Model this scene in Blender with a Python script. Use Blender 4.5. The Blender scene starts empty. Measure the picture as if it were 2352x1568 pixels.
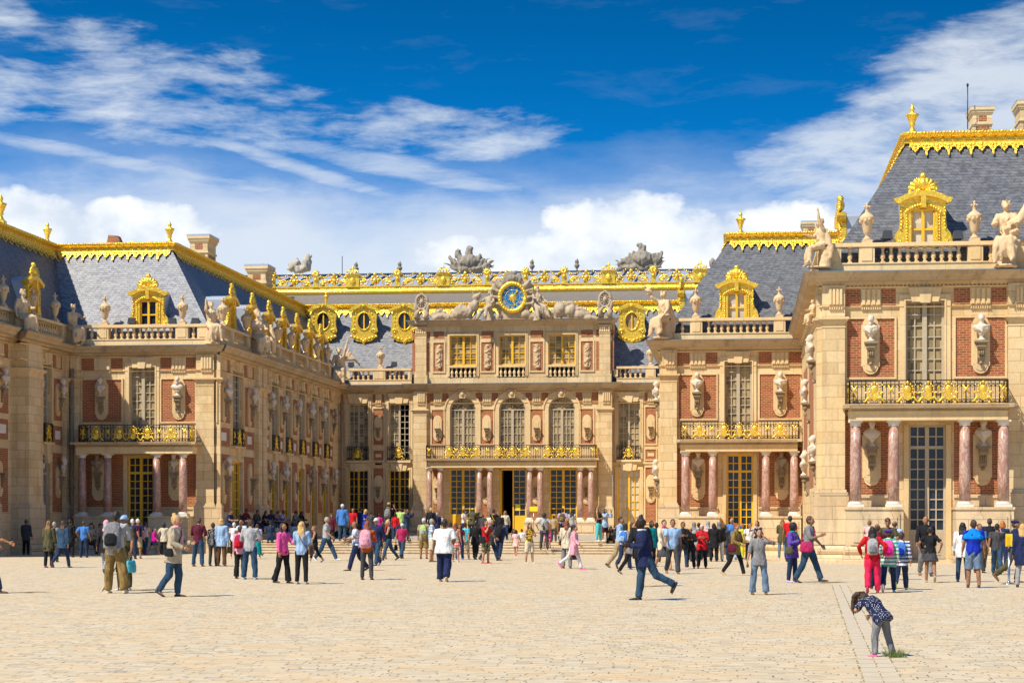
import bpy, bmesh, math, random
from mathutils import Vector, Matrix, noise as mnoise
random.seed(7)
S = bpy.context.scene
C = S.collection
R_ = math.radians
# ---------------------------------------------------------------- camera, world, sun
FP, HOR, EYE = 4500.0, 1183.0, 1.72          # focal length and horizon measured on the photo at 2352 px width
PSI = math.atan(524/FP); cs, sn = math.cos(PSI), math.sin(PSI)
cam = bpy.data.cameras.new('camera'); cam_o = bpy.data.objects.new('camera', cam); C.objects.link(cam_o)
cam.sensor_width = 36; cam.lens = FP/2352*36; cam.shift_y = (HOR-784)/2352; cam.clip_end = 5000; cam.clip_start = .5
cam_o.location = (0, 0, EYE); cam_o.rotation_euler = (R_(90), 0, PSI)
S.camera = cam_o
LD = Vector((1, 1.08, -1.8)).normalized()     # direction the sunlight travels
sun = bpy.data.lights.new('sun', 'SUN'); sun.energy = 5.0; sun.angle = R_(.5); sun.color = (1, .915, .77)
sun_o = bpy.data.objects.new('sun', sun); C.objects.link(sun_o)
sun_o.rotation_euler = LD.to_track_quat('-Z', 'Y').to_euler()
S.view_settings.view_transform = 'Standard'; S.view_settings.look = 'None'
S.view_settings.exposure = 0.34; S.view_settings.gamma = 1
try: S.cycles.max_bounces = 6
except Exception: pass
W = bpy.data.worlds.new('World'); S.world = W; W.use_nodes = True

class NT:
    def __init__(s, tree): s.t = tree; s.n = tree.nodes; s.l = tree.links
    def new(s, typ, **k):
        nd = s.n.new(typ)
        for a, v in k.items(): setattr(nd, a, v)
        return nd
    def put(s, sock, v):
        if v is None: return
        if isinstance(v, bpy.types.NodeSocket): s.l.new(v, sock)
        else:
            if hasattr(sock.default_value, '__len__') and not hasattr(v, '__len__'): v = (v,)*len(sock.default_value)
            if hasattr(v, '__len__') and len(v) == 3 and len(sock.default_value) == 4: v = (*v, 1)
            sock.default_value = v
    def math(s, op, a, b=None, c=None, clamp=False):
        m = s.new('ShaderNodeMath', operation=op, use_clamp=clamp)
        s.put(m.inputs[0], a); s.put(m.inputs[1], b); s.put(m.inputs[2], c); return m.outputs[0]
    def mix(s, f, a, b, mode='MIX', clamp=False):
        m = s.new('ShaderNodeMix', data_type='RGBA', blend_type=mode, clamp_result=clamp)
        s.put(m.inputs[0], f); s.put(m.inputs[6], a); s.put(m.inputs[7], b); return m.outputs[2]
    def noise(s, vec, scale, det=4, rough=.5, dist=0):
        m = s.new('ShaderNodeTexNoise'); s.put(m.inputs['Vector'], vec); s.put(m.inputs['Scale'], scale)
        s.put(m.inputs['Detail'], det); s.put(m.inputs['Roughness'], rough); s.put(m.inputs['Distortion'], dist); return m.outputs[0]
    def vmul(s, v, k, add=(0, 0, 0)):
        m = s.new('ShaderNodeVectorMath', operation='MULTIPLY_ADD'); s.put(m.inputs[0], v); s.put(m.inputs[1], k); s.put(m.inputs[2], add); return m.outputs[0]
    def ramp(s, f, stops, interp='LINEAR'):
        m = s.new('ShaderNodeValToRGB'); e = m.color_ramp.elements; m.color_ramp.interpolation = interp
        while len(e) < len(stops): e.new(.5)
        for i, (p, c) in enumerate(stops):
            e[i].position = p; e[i].color = (c, c, c, 1) if not hasattr(c, '__len__') else (*c, 1)
        s.put(m.inputs[0], f); return m.outputs[0]
    def sep(s, v): m = s.new('ShaderNodeSeparateXYZ'); s.put(m.inputs[0], v); return m.outputs
    def comb(s, x, y, z):
        m = s.new('ShaderNodeCombineXYZ'); s.put(m.inputs[0], x); s.put(m.inputs[1], y); s.put(m.inputs[2], z); return m.outputs[0]

def build_world():
    t = NT(W.node_tree); t.n.clear()
    out = t.new('ShaderNodeOutputWorld'); bg = t.new('ShaderNodeBackground')
    tc = t.new('ShaderNodeTexCoord'); d = tc.outputs['Generated']
    x, y, z = t.sep(d)
    # sample the physical sky at a stretched elevation: deep blue is reached sooner above the roofs
    zz = t.math('ADD', t.math('MULTIPLY', t.math('MAXIMUM', z, 0.0), 3.2), .08)
    sky = t.new('ShaderNodeTexSky', sky_type='NISHITA'); sky.sun_disc = False
    sky.sun_elevation = math.asin(-LD.z); sky.sun_rotation = math.atan2(-LD.x, -LD.y)
    sky.air_density = 1.0; sky.dust_density = .25; sky.ozone_density = 2.5; sky.altitude = 100
    t.l.new(t.comb(x, y, zz), sky.inputs[0])
    hs = t.new('ShaderNodeHueSaturation'); hs.inputs['Saturation'].default_value = 1.42; hs.inputs['Hue'].default_value = .499
    hs.inputs['Value'].default_value = 1.45
    t.l.new(sky.outputs[0], hs.inputs['Color'])
    # sky coordinates: azimuth a (0 = court axis seen in the middle of the view), elevation e, in units of ~picture widths
    xc = t.math('ADD', t.math('MULTIPLY', x, cs), t.math('MULTIPLY', y, sn))
    zc = t.math('ADD', t.math('MULTIPLY', x, -sn), t.math('MULTIPLY', y, cs))
    r = t.math('MAXIMUM', t.math('SQRT', t.math('ADD', t.math('MULTIPLY', xc, xc), t.math('MULTIPLY', zc, zc))), .05)
    a = t.math('ARCTAN2', xc, zc); a = t.math('MULTIPLY', a, 1.913)       # -0.5 .. 0.5 over the view
    e = t.math('MULTIPLY', t.math('DIVIDE', z, r), 1.913)                  # 0 at horizon, .5 at the top of the view
    def blob(ca, ce, ra, re, rot=0):
        da = t.math('SUBTRACT', a, ca); de = t.math('SUBTRACT', e, ce); c0, s0 = math.cos(rot), math.sin(rot)
        u = t.math('ADD', t.math('MULTIPLY', da, c0/ra), t.math('MULTIPLY', de, s0/ra))
        v = t.math('ADD', t.math('MULTIPLY', da, -s0/re), t.math('MULTIPLY', de, c0/re))
        q = t.math('ADD', t.math('MULTIPLY', u, u), t.math('MULTIPLY', v, v))
        return t.math('SUBTRACT', 1.0, q)
    def bl(px, py, rx, ry, rot=0): return blob((px-1176)/2352, (1183-py)/2352, rx/2352, ry/2352, rot)
    def mx(*q):
        r0 = q[0]
        for k in q[1:]: r0 = t.math('SMOOTH_MAX', r0, k, .25)
        return r0
    P = t.comb(a, e, 0.0)
    def warp(sc, amt, det=4):
        wn = t.new('ShaderNodeTexNoise'); wn.inputs['Scale'].default_value = sc; wn.inputs['Detail'].default_value = det; t.l.new(P, wn.inputs['Vector'])
        wv = t.new('ShaderNodeVectorMath', operation='MULTIPLY_ADD'); t.put(wv.inputs[0], wn.outputs['Color']); wv.inputs[1].default_value = (amt, amt*.7, 0); t.l.new(P, wv.inputs[2]); return wv.outputs[0]
    def mapn(vec, rot, sx, sy, off=0):
        m_ = t.new('ShaderNodeMapping'); m_.inputs['Rotation'].default_value = (0, 0, rot); m_.inputs['Scale'].default_value = (sx, sy, 1); m_.inputs['Location'].default_value = (off, off*.7, 0)
        t.l.new(vec, m_.inputs[0]); return m_.outputs[0]
    PW = warp(4.0, .12); PV = warp(9.0, .035, 5)
    n1 = t.noise(mapn(PW, .18, 5, 13), 1.0, 11, .62); n2 = t.noise(mapn(PV, -.3, 10, 52), 1.0, 8, .64); n3 = t.noise(mapn(PW, .35, 5, 16, 4), 1.0, 10, .62)
    nz = t.math('ADD', t.math('MULTIPLY', n1, .68), t.math('MULTIPLY', n2, .32)); nr = t.math('ADD', t.math('MULTIPLY', n3, .65), t.math('MULTIPLY', n2, .35))
    def soft(bm, nn, kb, kn, mid, top):
        q = t.math('ADD', t.math('MULTIPLY', bm, kb), t.math('MULTIPLY', t.math('SUBTRACT', nn, mid), kn)); return t.math('MULTIPLY', t.math('SMOOTH_MIN', t.math('SMOOTH_MAX', q, 0.0, .22), 1.0, .3), top)
    left = mx(bl(290, 235, 300, 130, -.25), bl(620, 290, 340, 110, -.28), bl(850, 305, 210, 60, .08), bl(1180, 305, 230, 62, .12), bl(20, 95, 90, 60), bl(40, 250, 150, 75))
    stk = mx(bl(330, 395, 480, 20, -.17), bl(700, 395, 330, 20, -.30), bl(560, 440, 300, 14, -.08), bl(980, 400, 420, 30, -.2))
    right = mx(bl(2350, 340, 680, 250, .42), bl(1950, 330, 400, 90, .5), bl(2360, 130, 420, 120, .35), bl(2000, 450, 420, 120, .1))
    wl = soft(left, nz, .55, 6.0, .505, .82); wk = soft(stk, n2, .75, 2.6, .44, .62); wr = soft(right, nr, .85, 5.0, .47, .80)
    veil = t.math('MULTIPLY', t.ramp(nr, [(.52, 0), (.8, .10)]), 1.0)
    nb = t.noise(t.vmul(P, (4, 6, 1), (3, 1, 0)), 1.0, 5, .55, .2)
    hz = t.ramp(t.math('ADD', e, t.math('MULTIPLY', t.math('SUBTRACT', t.math('ADD', t.math('MULTIPLY', nb, .5), t.math('MULTIPLY', nz, .5)), .5), -.22)), [(.22, .92), (.265, .86), (.30, .62), (.33, .2), (.375, 0)])
    wm = t.math('MAXIMUM', t.math('MAXIMUM', wl, wr), t.math('MAXIMUM', wk, t.math('MAXIMUM', veil, hz)))
    # cumulus heads low above the roofs
    nc = t.noise(t.vmul(warp(12, .02, 3), (15, 19, 1)), 1.0, 9, .56)
    cb = mx(bl(1440, 530, 190, 95), bl(1620, 570, 260, 95), bl(1780, 560, 170, 95), bl(330, 530, 200, 62), bl(80, 520, 170, 75), bl(1180, 600, 260, 70))
    c1 = t.math('ADD', t.math('MULTIPLY', cb, 1.0), t.math('MULTIPLY', t.math('SUBTRACT', nc, .52), 2.8))
    cm = t.ramp(c1, [(0, 0), (.12, .35), (.34, .82), (.8, .97)], 'LINEAR')
    shade = t.ramp(t.math('ADD', t.math('MULTIPLY', nc, .75), t.math('MULTIPLY', e, .55)), [(.42, (.66, .73, .82)), (.54, (.84, .88, .93)), (.66, (1.0, .99, .97))])
    wcol = t.mix(nb, (.74, .83, .92), (.90, .93, .97))
    K = 11.5   # white of a sunlit cloud in the units of the physical sky
    gb = t.math('ADD', 1.0, t.math('MULTIPLY', t.math('SUBTRACT', .5, e, clamp=True), 3.6))
    k0 = t.new('ShaderNodeVectorMath', operation='MULTIPLY'); t.l.new(hs.outputs[0], k0.inputs[0]); t.l.new(t.comb(t.math('MULTIPLY', gb, .25), gb, gb), k0.inputs[1]); base = k0.outputs[0]
    k1 = t.new('ShaderNodeVectorMath', operation='SCALE'); t.put(k1.inputs[0], wcol); k1.inputs['Scale'].default_value = K*.80
    k2 = t.new('ShaderNodeVectorMath', operation='SCALE'); t.put(k2.inputs[0], shade); k2.inputs['Scale'].default_value = K*.92
    c = t.mix(wm, base, k1.outputs[0]); c = t.mix(cm, c, k2.outputs[0])
    t.l.new(c, bg.inputs[0]); bg.inputs[1].default_value = .085
    t.l.new(bg.outputs[0], out.inputs[0])
build_world()

# ---------------------------------------------------------------- measuring helpers
def ux(x, Y): t = (x-1176)/FP; return Y*(cs*t-sn)/(sn*t+cs)          # world X on the plane Y
def uz(x, y, Y): t = (x-1176)/FP; return EYE+(HOR-y)*(Y/(sn*t+cs))/FP    # world Z on the plane Y
def uy(x, X): t = (x-1176)/FP; return X*(sn*t+cs)/(cs*t-sn)          # world Y on the plane X
def uzx(x, y, X): return uz(x, y, uy(x, X))
def gz(Y): return -6.5e-5*max(0, min(Y, 108)-30)**2                   # the court falls gently towards the palace
PLAT = .36
def gp(x, fy):                                                       # ground point under an image point
    z0 = 0
    for _ in range(12):
        t = (x-1176)/FP; zc = (EYE-z0)*FP/(fy-HOR); Y = zc*(sn*t+cs); z0 = gz(Y)
    return Vector((zc*(cs*t-sn), Y, z0)), zc
def lp(x, y, z0):                                                    # the same on a level z0
    t = (x-1176)/FP; zc = (EYE-z0)*FP/(y-HOR); return Vector((zc*(cs*t-sn), zc*(sn*t+cs), z0)), zc
def ap(x, y, Y):
    t = (x-1176)/FP; return Vector((ux(x, Y), Y, uz(x, y, Y)))

class Fr:
    """facade frame: u along the wall, v up, d out of the wall"""
    def __init__(s, k, p): s.k, s.p = k, p
    def pt(s, u, v, d):
        return (u, s.p-d, v) if s.k == 'F' else (s.p+d, u, v) if s.k == 'E' else (s.p-d, u, v)
    def U(s, x, d=0): return ux(x, s.p-d) if s.k == 'F' else uy(x, s.p+d) if s.k == 'E' else uy(x, s.p-d)
    @property
    def rz(s): return {'F': 0, 'E': R_(90), 'W': R_(-90)}[s.k]

# ---------------------------------------------------------------- mesh builder
class MB:
    def __init__(s): s.v = []; s.f = []; s.m = []; s.cm = 0; s.sm = []; s.cs = False
    def add(s, vs, fs, sm=None):
        o = len(s.v); s.v += [tuple(p) for p in vs]
        for f in fs: s.f.append(tuple(i+o for i in f)); s.m.append(s.cm); s.sm.append(s.cs if sm is None else sm)
        return s
    def box(s, fr, u0, u1, v0, v1, d0, d1):
        p = [fr.pt(u, v, d) for d in (d0, d1) for v in (v0, v1) for u in (u0, u1)]
        return s.add(p, [(0, 1, 3, 2), (4, 6, 7, 5), (0, 4, 5, 1), (2, 3, 7, 6), (0, 2, 6, 4), (1, 5, 7, 3)], False)
    def prism(s, fr, pts, d0, d1, sm=False):
        n = len(pts); p = [fr.pt(u, v, d0) for u, v in pts]+[fr.pt(u, v, d1) for u, v in pts]
        s.add(p, [tuple(range(n)), tuple(range(2*n-1, n-1, -1))], False)
        o = len(s.v)-2*n
        for i in range(n):
            j = (i+1) % n; s.f.append((o+i, o+j, o+n+j, o+n+i)); s.m.append(s.cm); s.sm.append(sm)
        return s
    def mould(s, fr, u0, u1, prof, m0=0, m1=0):
        """profile [(d, v)] swept along u, mitred by m0/m1 at the ends"""
        n = len(prof); p = [fr.pt(u0-m0*d, v, d) for d, v in prof]+[fr.pt(u1+m1*d, v, d) for d, v in prof]
        fs = [tuple(range(n)), tuple(range(2*n-1, n-1, -1))]+[(i, (i+1) % n, n+(i+1) % n, n+i) for i in range(n)]
        return s.add(p, fs, False)
    def lathe(s, prof, c=(0, 0, 0), n=12, sm=True, sx=1, sy=1):
        vs = []
        for r, z in prof:
            for i in range(n):
                a = 2*math.pi*(i+.5)/n; vs.append((c[0]+r*math.cos(a)*sx, c[1]+r*math.sin(a)*sy, c[2]+z))
        k = len(prof); fs = [(j*n+i, j*n+(i+1) % n, (j+1)*n+(i+1) % n, (j+1)*n+i) for j in range(k-1) for i in range(n)]
        fs += [tuple(range(n-1, -1, -1)), tuple(range((k-1)*n, k*n))]
        return s.add(vs, fs, sm)
    def loft(s, secs, n=10, sm=True):
        """secs: (centre, axis a, axis b) elliptical rings"""
        vs = []
        for c, a, b in secs:
            for i in range(n):
                t = 2*math.pi*i/n; vs.append(tuple(c+a*math.cos(t)+b*math.sin(t)))
        k = len(secs); fs = [(j*n+i, j*n+(i+1) % n, (j+1)*n+(i+1) % n, (j+1)*n+i) for j in range(k-1) for i in range(n)]
        fs += [tuple(range(n-1, -1, -1)), tuple(range((k-1)*n, k*n))]
        return s.add(vs, fs, sm)
    def tube(s, pts, rad, n=8, sm=True, flat=1, side=None):
        pts = [Vector(p) for p in pts]; secs = []
        if not hasattr(rad, '__len__'): rad = [rad]*len(pts)
        pa = None
        for i, p in enumerate(pts):
            t = (pts[min(i+1, len(pts)-1)]-pts[max(i-1, 0)])
            if t.length < 1e-9: t = Vector((0, 0, 1))
            t.normalize()
            ref = side or pa or (Vector((1, 0, 0)) if abs(t.x) < .9 else Vector((0, 1, 0)))
            a = ref-t*ref.dot(t)
            if a.length < 1e-4: a = t.orthogonal()
            a.normalize(); b = t.cross(a); pa = a.copy(); secs.append((p, a*rad[i], b*rad[i]*flat))
        return s.loft(secs, n, sm)
    def ball(s, c, r, n=8, k=6, sm=True, M=None):
        r = r if hasattr(r, '__len__') else (r, r, r); vs = [(0, 0, 1)]
        for j in range(1, k):
            p = math.pi*j/k
            for i in range(n):
                t = 2*math.pi*i/n; vs.append((math.sin(p)*math.cos(t), math.sin(p)*math.sin(t), math.cos(p)))
        vs.append((0, 0, -1)); q = []
        for v in vs:
            w = Vector((v[0]*r[0], v[1]*r[1], v[2]*r[2]))
            if M: w = M @ w
            q.append((w.x+c[0], w.y+c[1], w.z+c[2]))
        L = len(vs)-1; fs = [(0, 1+i, 1+(i+1) % n) for i in range(n)]
        fs += [(1+j*n+i, 1+(j+1)*n+i, 1+(j+1)*n+(i+1) % n, 1+j*n+(i+1) % n) for j in range(k-2) for i in range(n)]
        fs += [(L, 1+(k-2)*n+(i+1) % n, 1+(k-2)*n+i) for i in range(n)]
        return s.add(q, fs, sm)
    def merge(s, o, M=None):
        off = len(s.v)
        s.v += [tuple(M @ Vector(p)) for p in o.v] if M else o.v
        s.f += [tuple(i+off for i in f) for f in o.f]; s.m += [s.cm if s.cm else m for m in o.m]; s.sm += o.sm
        return s
    def mesh(s, name, mats, off=(0, 0, 0)):
        me = bpy.data.meshes.new(name)
        ox, oy, oz = off
        me.from_pydata([(x-ox, y-oy, z-oz) for x, y, z in s.v], [], s.f)
        for m in (mats if isinstance(mats, (list, tuple)) else [mats]): me.materials.append(m)
        me.polygons.foreach_set('material_index', s.m); me.polygons.foreach_set('use_smooth', s.sm)
        bm = bmesh.new(); bm.from_mesh(me); bmesh.ops.recalc_face_normals(bm, faces=bm.faces); bm.to_mesh(me); bm.free()
        me.update(); return me

def tag(o, label=None, cat=None, group=None, kind=None):
    if label: o['label'] = label
    if cat: o['category'] = cat
    if group: o['group'] = group
    if kind: o['kind'] = kind
    return o
class Thing:
    def __init__(s, name, loc, label, cat, group=None):
        s.o = bpy.data.objects.new(name, None); C.objects.link(s.o); s.loc = Vector(loc); s.o.location = s.loc
        s.o.empty_display_size = .3; tag(s.o, label, cat, group)
    def part(s, name, mb, mats, parent=None, label=None):
        o = bpy.data.objects.new(name, mb.mesh(name, mats, s.loc)); C.objects.link(o); o.parent = parent or s.o
        if label: o['label'] = label
        return o
    def inst(s, name, me, loc, parent=None, rz=0, sc=None):
        o = bpy.data.objects.new(name, me); C.objects.link(o); o.parent = parent or s.o
        o.location = Vector(loc)-s.loc; o.rotation_euler = (0, 0, rz)
        if sc: o.scale = sc if hasattr(sc, '__len__') else (sc,)*3
        return o
def solo(name, me, loc, label, cat, group=None, rz=0, sc=None, kind=None):
    o = bpy.data.objects.new(name, me); C.objects.link(o); o.location = loc; o.rotation_euler = (0, 0, rz)
    if sc: o.scale = sc if hasattr(sc, '__len__') else (sc,)*3
    return tag(o, label, cat, group, kind)

# ---------------------------------------------------------------- materials
def mat(name, f):
    m = bpy.data.materials.new(name); m.use_nodes = True; t = NT(m.node_tree)
    b = t.n['Principled BSDF']; f(t, b); return m
def wpos(t): return t.new('ShaderNodeNewGeometry').outputs['Position']
def wallvec(t, sc=1):
    x, y, z = t.sep(wpos(t)); return t.comb(t.math('ADD', x, y), z, 0.0)
def bump(t, b, h, st=.3, dist=.02):
    k = t.new('ShaderNodeBump'); k.inputs['Strength'].default_value = st; k.inputs['Distance'].default_value = dist
    t.put(k.inputs['Height'], h); t.l.new(k.outputs[0], b.inputs['Normal'])
def brick(t, vec, w, h, mortar, c1, c2, cm, off=.5, bias=0, smooth=.1):
    n = t.new('ShaderNodeTexBrick', offset=off); t.put(n.inputs['Vector'], vec); t.put(n.inputs['Color1'], c1); t.put(n.inputs['Color2'], c2)
    t.put(n.inputs['Mortar'], cm); n.inputs['Scale'].default_value = 1; n.inputs['Mortar Size'].default_value = mortar
    n.inputs['Mortar Smooth'].default_value = smooth; n.inputs['Bias'].default_value = bias; n.inputs['Brick Width'].default_value = w; n.inputs['Row Height'].default_value = h
    return n
def m_stone(name, c1, c2, cm, stain=.35, bw=.95, bh=.46, dirt=(.16, .12, .08)):
    def f(t, b):
        v = wallvec(t); p = wpos(t); n = brick(t, v, bw, bh, .012, c1, c2, cm)
        big = t.noise(p, .55, 5, .6); fine = t.noise(p, 9, 6, .65); streak = t.noise(t.vmul(p, (2.2, 2.2, .35)), 1, 4, .6)
        c = t.mix(t.ramp(fine, [(.3, 0), (.7, 1)]), n.outputs[0], t.mix(1, n.outputs[0], (1.25, 1.2, 1.12), 'MULTIPLY'))
        c = t.mix(t.math('MULTIPLY', t.ramp(big, [(.45, 0), (.7, 1)]), .45), c, t.mix(1, c, (.92, .74, .5), 'MULTIPLY'))
        c = t.mix(t.math('MULTIPLY', t.ramp(streak, [(.52, 0), (.75, 1)]), stain), c, dirt)
        t.l.new(c, b.inputs['Base Color']); b.inputs['Roughness'].default_value = .85
        bump(t, b, t.math('SUBTRACT', t.math('MULTIPLY', fine, .5), n.outputs[1]), .5, .02)
    return mat(name, f)
def m_brick():
    def f(t, b):
        v = wallvec(t); n = brick(t, v, .27, .095, .014, (.40, .10, .028), (.17, .04, .018), (.50, .31, .16), smooth=.3)
        p = wpos(t); big = t.noise(p, .8, 4, .6); fine = t.noise(t.vmul(p, (5, 5, 14)), 1, 3, .6)
        c = t.mix(t.math('MULTIPLY', t.ramp(fine, [(.4, 0), (.65, 1)]), .5), n.outputs[0], (.42, .15, .055))
        c = t.mix(t.math('MULTIPLY', t.ramp(big, [(.5, 0), (.7, 1)]), .3), c, (.2, .07, .04))
        t.l.new(c, b.inputs['Base Color']); b.inputs['Roughness'].default_value = .85; bump(t, b, t.math('SUBTRACT', 1, n.outputs[1]), .5, .01)
    return mat('brick', f)
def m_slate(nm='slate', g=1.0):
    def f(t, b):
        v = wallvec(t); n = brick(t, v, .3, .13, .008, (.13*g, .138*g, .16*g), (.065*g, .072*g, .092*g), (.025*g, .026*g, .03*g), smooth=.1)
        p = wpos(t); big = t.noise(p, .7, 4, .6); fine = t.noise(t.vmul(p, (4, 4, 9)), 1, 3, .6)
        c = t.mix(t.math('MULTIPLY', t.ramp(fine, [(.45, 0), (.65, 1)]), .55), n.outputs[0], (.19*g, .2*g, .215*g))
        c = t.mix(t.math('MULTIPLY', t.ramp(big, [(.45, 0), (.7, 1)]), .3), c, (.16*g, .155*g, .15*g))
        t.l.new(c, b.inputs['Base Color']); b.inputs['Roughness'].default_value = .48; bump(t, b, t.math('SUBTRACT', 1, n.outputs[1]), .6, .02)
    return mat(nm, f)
def m_gold():
    def f(t, b):
        p = wpos(t); n = t.noise(p, 9, 5, .65); c = t.mix(t.ramp(n, [(.3, 0), (.65, 1)]), (.85, .47, .02), (1.0, .74, .12))
        t.l.new(c, b.inputs['Base Color']); b.inputs['Metallic'].default_value = .62; t.l.new(t.ramp(n, [(.3, .42), (.7, .2)]), b.inputs['Roughness'])
        bump(t, b, t.noise(p, 6, 5, .62), .8, .06)
    return mat('gilt', f)
def m_flat(name, col, rough=.6, metal=0, var=.12, sc=6, bs=.15):
    def f(t, b):
        p = t.new('ShaderNodeTexCoord').outputs['Object']; n = t.noise(p, sc, 4, .6)
        c = t.mix(n, tuple(x*(1-var) for x in col), tuple(min(1, x*(1+var)) for x in col))
        t.l.new(c, b.inputs['Base Color']); b.inputs['Roughness'].default_value = rough; b.inputs['Metallic'].default_value = metal
        if bs: bump(t, b, n, bs, .02)
    return mat(name, f)
def m_marble():
    def f(t, b):
        p = wpos(t); w = t.noise(t.vmul(p, (3.2, 3.2, 1.3)), 1, 6, .65, 2.2); v2 = t.noise(t.vmul(p, (7, 7, 3)), 1, 5, .7, 2.5)
        c = t.mix(v2, (.29, .135, .10), (.45, .25, .19))
        line = t.ramp(t.math('ABSOLUTE', t.math('SUBTRACT', w, .5)), [(0, 1), (.02, .7), (.045, 0)])
        c = t.mix(t.math('MULTIPLY', line, .75), c, (.60, .48, .40)); t.l.new(c, b.inputs['Base Color']); b.inputs['Roughness'].default_value = .35
    return mat('red_marble', f)
def m_glass(name, a, bb, rough=.08, spec=.7):
    def f(t, b):
        v = wallvec(t); n = brick(t, v, .31, .37, .0, a, bb, a, off=0)
        p = wpos(t); k = t.noise(p, 1.1, 3, .6); x_, y_, z_ = t.sep(p); wn = t.new('ShaderNodeTexWhiteNoise', noise_dimensions='2D'); t.l.new(t.comb(t.math('FLOOR', t.math('MULTIPLY', t.math('ADD', x_, y_), 2.6)), t.math('FLOOR', t.math('MULTIPLY', z_, 2.3)), 0.0), wn.inputs['Vector'])
        c = t.mix(t.ramp(t.math('ADD', t.math('MULTIPLY', k, .5), t.math('MULTIPLY', wn.outputs[0], .5)), [(.35, 0), (.65, 1)]), bb, a); t.l.new(c, b.inputs['Base Color'])  # random tone per pane paints uneven reflections into the glass colour
        b.inputs['Roughness'].default_value = rough; b.inputs['Specular IOR Level'].default_value = spec
        bump(t, b, t.noise(p, 2.5, 2, .5), .12, .03)
    return mat(name, f)
STONE = m_stone('limestone', (.65, .51, .305), (.54, .405, .22), (.42, .30, .16), .36)
STONE2 = m_stone('carved_limestone', (.67, .52, .305), (.60, .455, .25), (.50, .38, .22), .28, 2.5, 3.1)
PLINTH = m_stone('plinth_stone', (.60, .49, .33), (.52, .41, .265), (.33, .25, .16), .45, 1.15, .52)
WEATH = m_stone('weathered_cornice', (.50, .385, .24), (.42, .31, .18), (.25, .18, .11), .5, 1.7, 3.0)
WHSTONE = m_flat('white_stone', (.72, .66, .56), .7, 0, .14, 5, .3)
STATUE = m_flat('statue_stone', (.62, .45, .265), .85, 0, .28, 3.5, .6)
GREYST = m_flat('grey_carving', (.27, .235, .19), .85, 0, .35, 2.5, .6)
BUSTM = m_flat('bust_marble', (.62, .53, .42), .5, 0, .18, 9, .3)
BUSTD = m_flat('bust_dark', (.36, .28, .22), .5, 0, .3, 9, .3)
BRICK = m_brick(); SLATE = m_slate(); SLATEL = m_slate('pale_slate', 1.85); GOLD = m_gold(); MARBLE = m_marble()  # second slate is brightened: sky sheen of the left front roof put into its colour
LEAD = m_flat('lead', (.19, .215, .25), .45, .3, .25, 2, .15)
CONS = m_stone('weathered_console', (.30, .235, .15), (.24, .18, .11), (.2, .15, .09), .6, 2.5, 3.1)
LEADL = m_flat('lead_light', (.42, .47, .55), .4, .2, .2, 1.5, .15)
WINW = m_flat('weathered_frame', (.46, .385, .275), .6, 0, .25, 8, .2)
WINY = m_flat('ochre_paint', (.80, .46, .015), .45, 0, .1, 5, .1)
IRON = m_flat('black_iron', (.018, .018, .02), .4, .4, .2, 8, 0)
GLD = m_glass('dark_glass', (.012, .016, .026), (.02, .03, .055), .1, .35)
GLC = m_glass('curtained_glass', (.44, .34, .18), (.20, .155, .085), .35, .1)
GLW = m_glass('white_curtained_glass', (.62, .56, .42), (.5, .45, .33), .15, .4)
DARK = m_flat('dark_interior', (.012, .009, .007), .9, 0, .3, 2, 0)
BLUE = m_flat('clock_blue', (.01, .16, .42), .4, 0, .1, 5, 0)
PIPE = m_flat('drain_pipe', (.30, .22, .13), .6, 0, .35, 2, .2)
# ---------------------------------------------------------------- reusable shapes
ID = Fr('F', 0)
def urn_mb():
    m = MB(); m.box(ID, -.2, .2, 0, .13, -.2, .2)
    m.lathe([(.17, .13), (.18, .18), (.1, .24), (.07, .33), (.13, .38), (.14, .42), (.17, .5), (.22, .78), (.28, .93), (.31, 1.0), (.30, 1.06), (.25, 1.1), (.2, 1.16), (.1, 1.22), (.06, 1.3), (.09, 1.34)], n=14)
    for k in range(10):
        a = 2*math.pi*k/10; m.ball((.25*math.cos(a), .25*math.sin(a), .95-.06*(k % 2)), (.07, .07, .10), 6, 5)
    m.ball((0, 0, 1.40), .075, 8, 6)
    for k in range(4):
        a = k*math.pi/2; m.ball((.1*math.cos(a), .1*math.sin(a), 1.46), (.06, .06, .05), 6, 5)
    m.ball((0, 0, 1.55), (.05, .05, .1), 6, 6)
    return m
def flame_mb():
    m = MB(); m.box(ID, -.4, .4, 0, .2, -.4, .4)
    m.lathe([(.35, .2), (.3, .3), (.12, .45), (.1, .6), (.25, .8), (.36, 1.0), (.34, 1.15), (.18, 1.3), (.22, 1.4)], n=12)
    for k in range(7):
        a = k*2.4; r = .1; m.tube([(r*math.cos(a), r*math.sin(a), 1.3), (.2*math.cos(a), .2*math.sin(a), 1.55), (.1*math.cos(a+.6), .1*math.sin(a+.6), 1.75+.1*(k % 3))], [.1, .09, .02], 6)
    return m
def baluster_mb(h=.64):
    k = h/.64; m = MB(); m.box(ID, -.085, .085, 0, .07*k, -.085, .085); m.box(ID, -.08, .08, .59*k, h, -.08, .08)
    m.lathe([(.05, .07*k), (.075, .1*k), (.045, .13*k), (.095, .2*k), (.105, .27*k), (.09, .34*k), (.05, .44*k), (.045, .52*k), (.075, .55*k), (.055, .59*k)], n=10); return m
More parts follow.
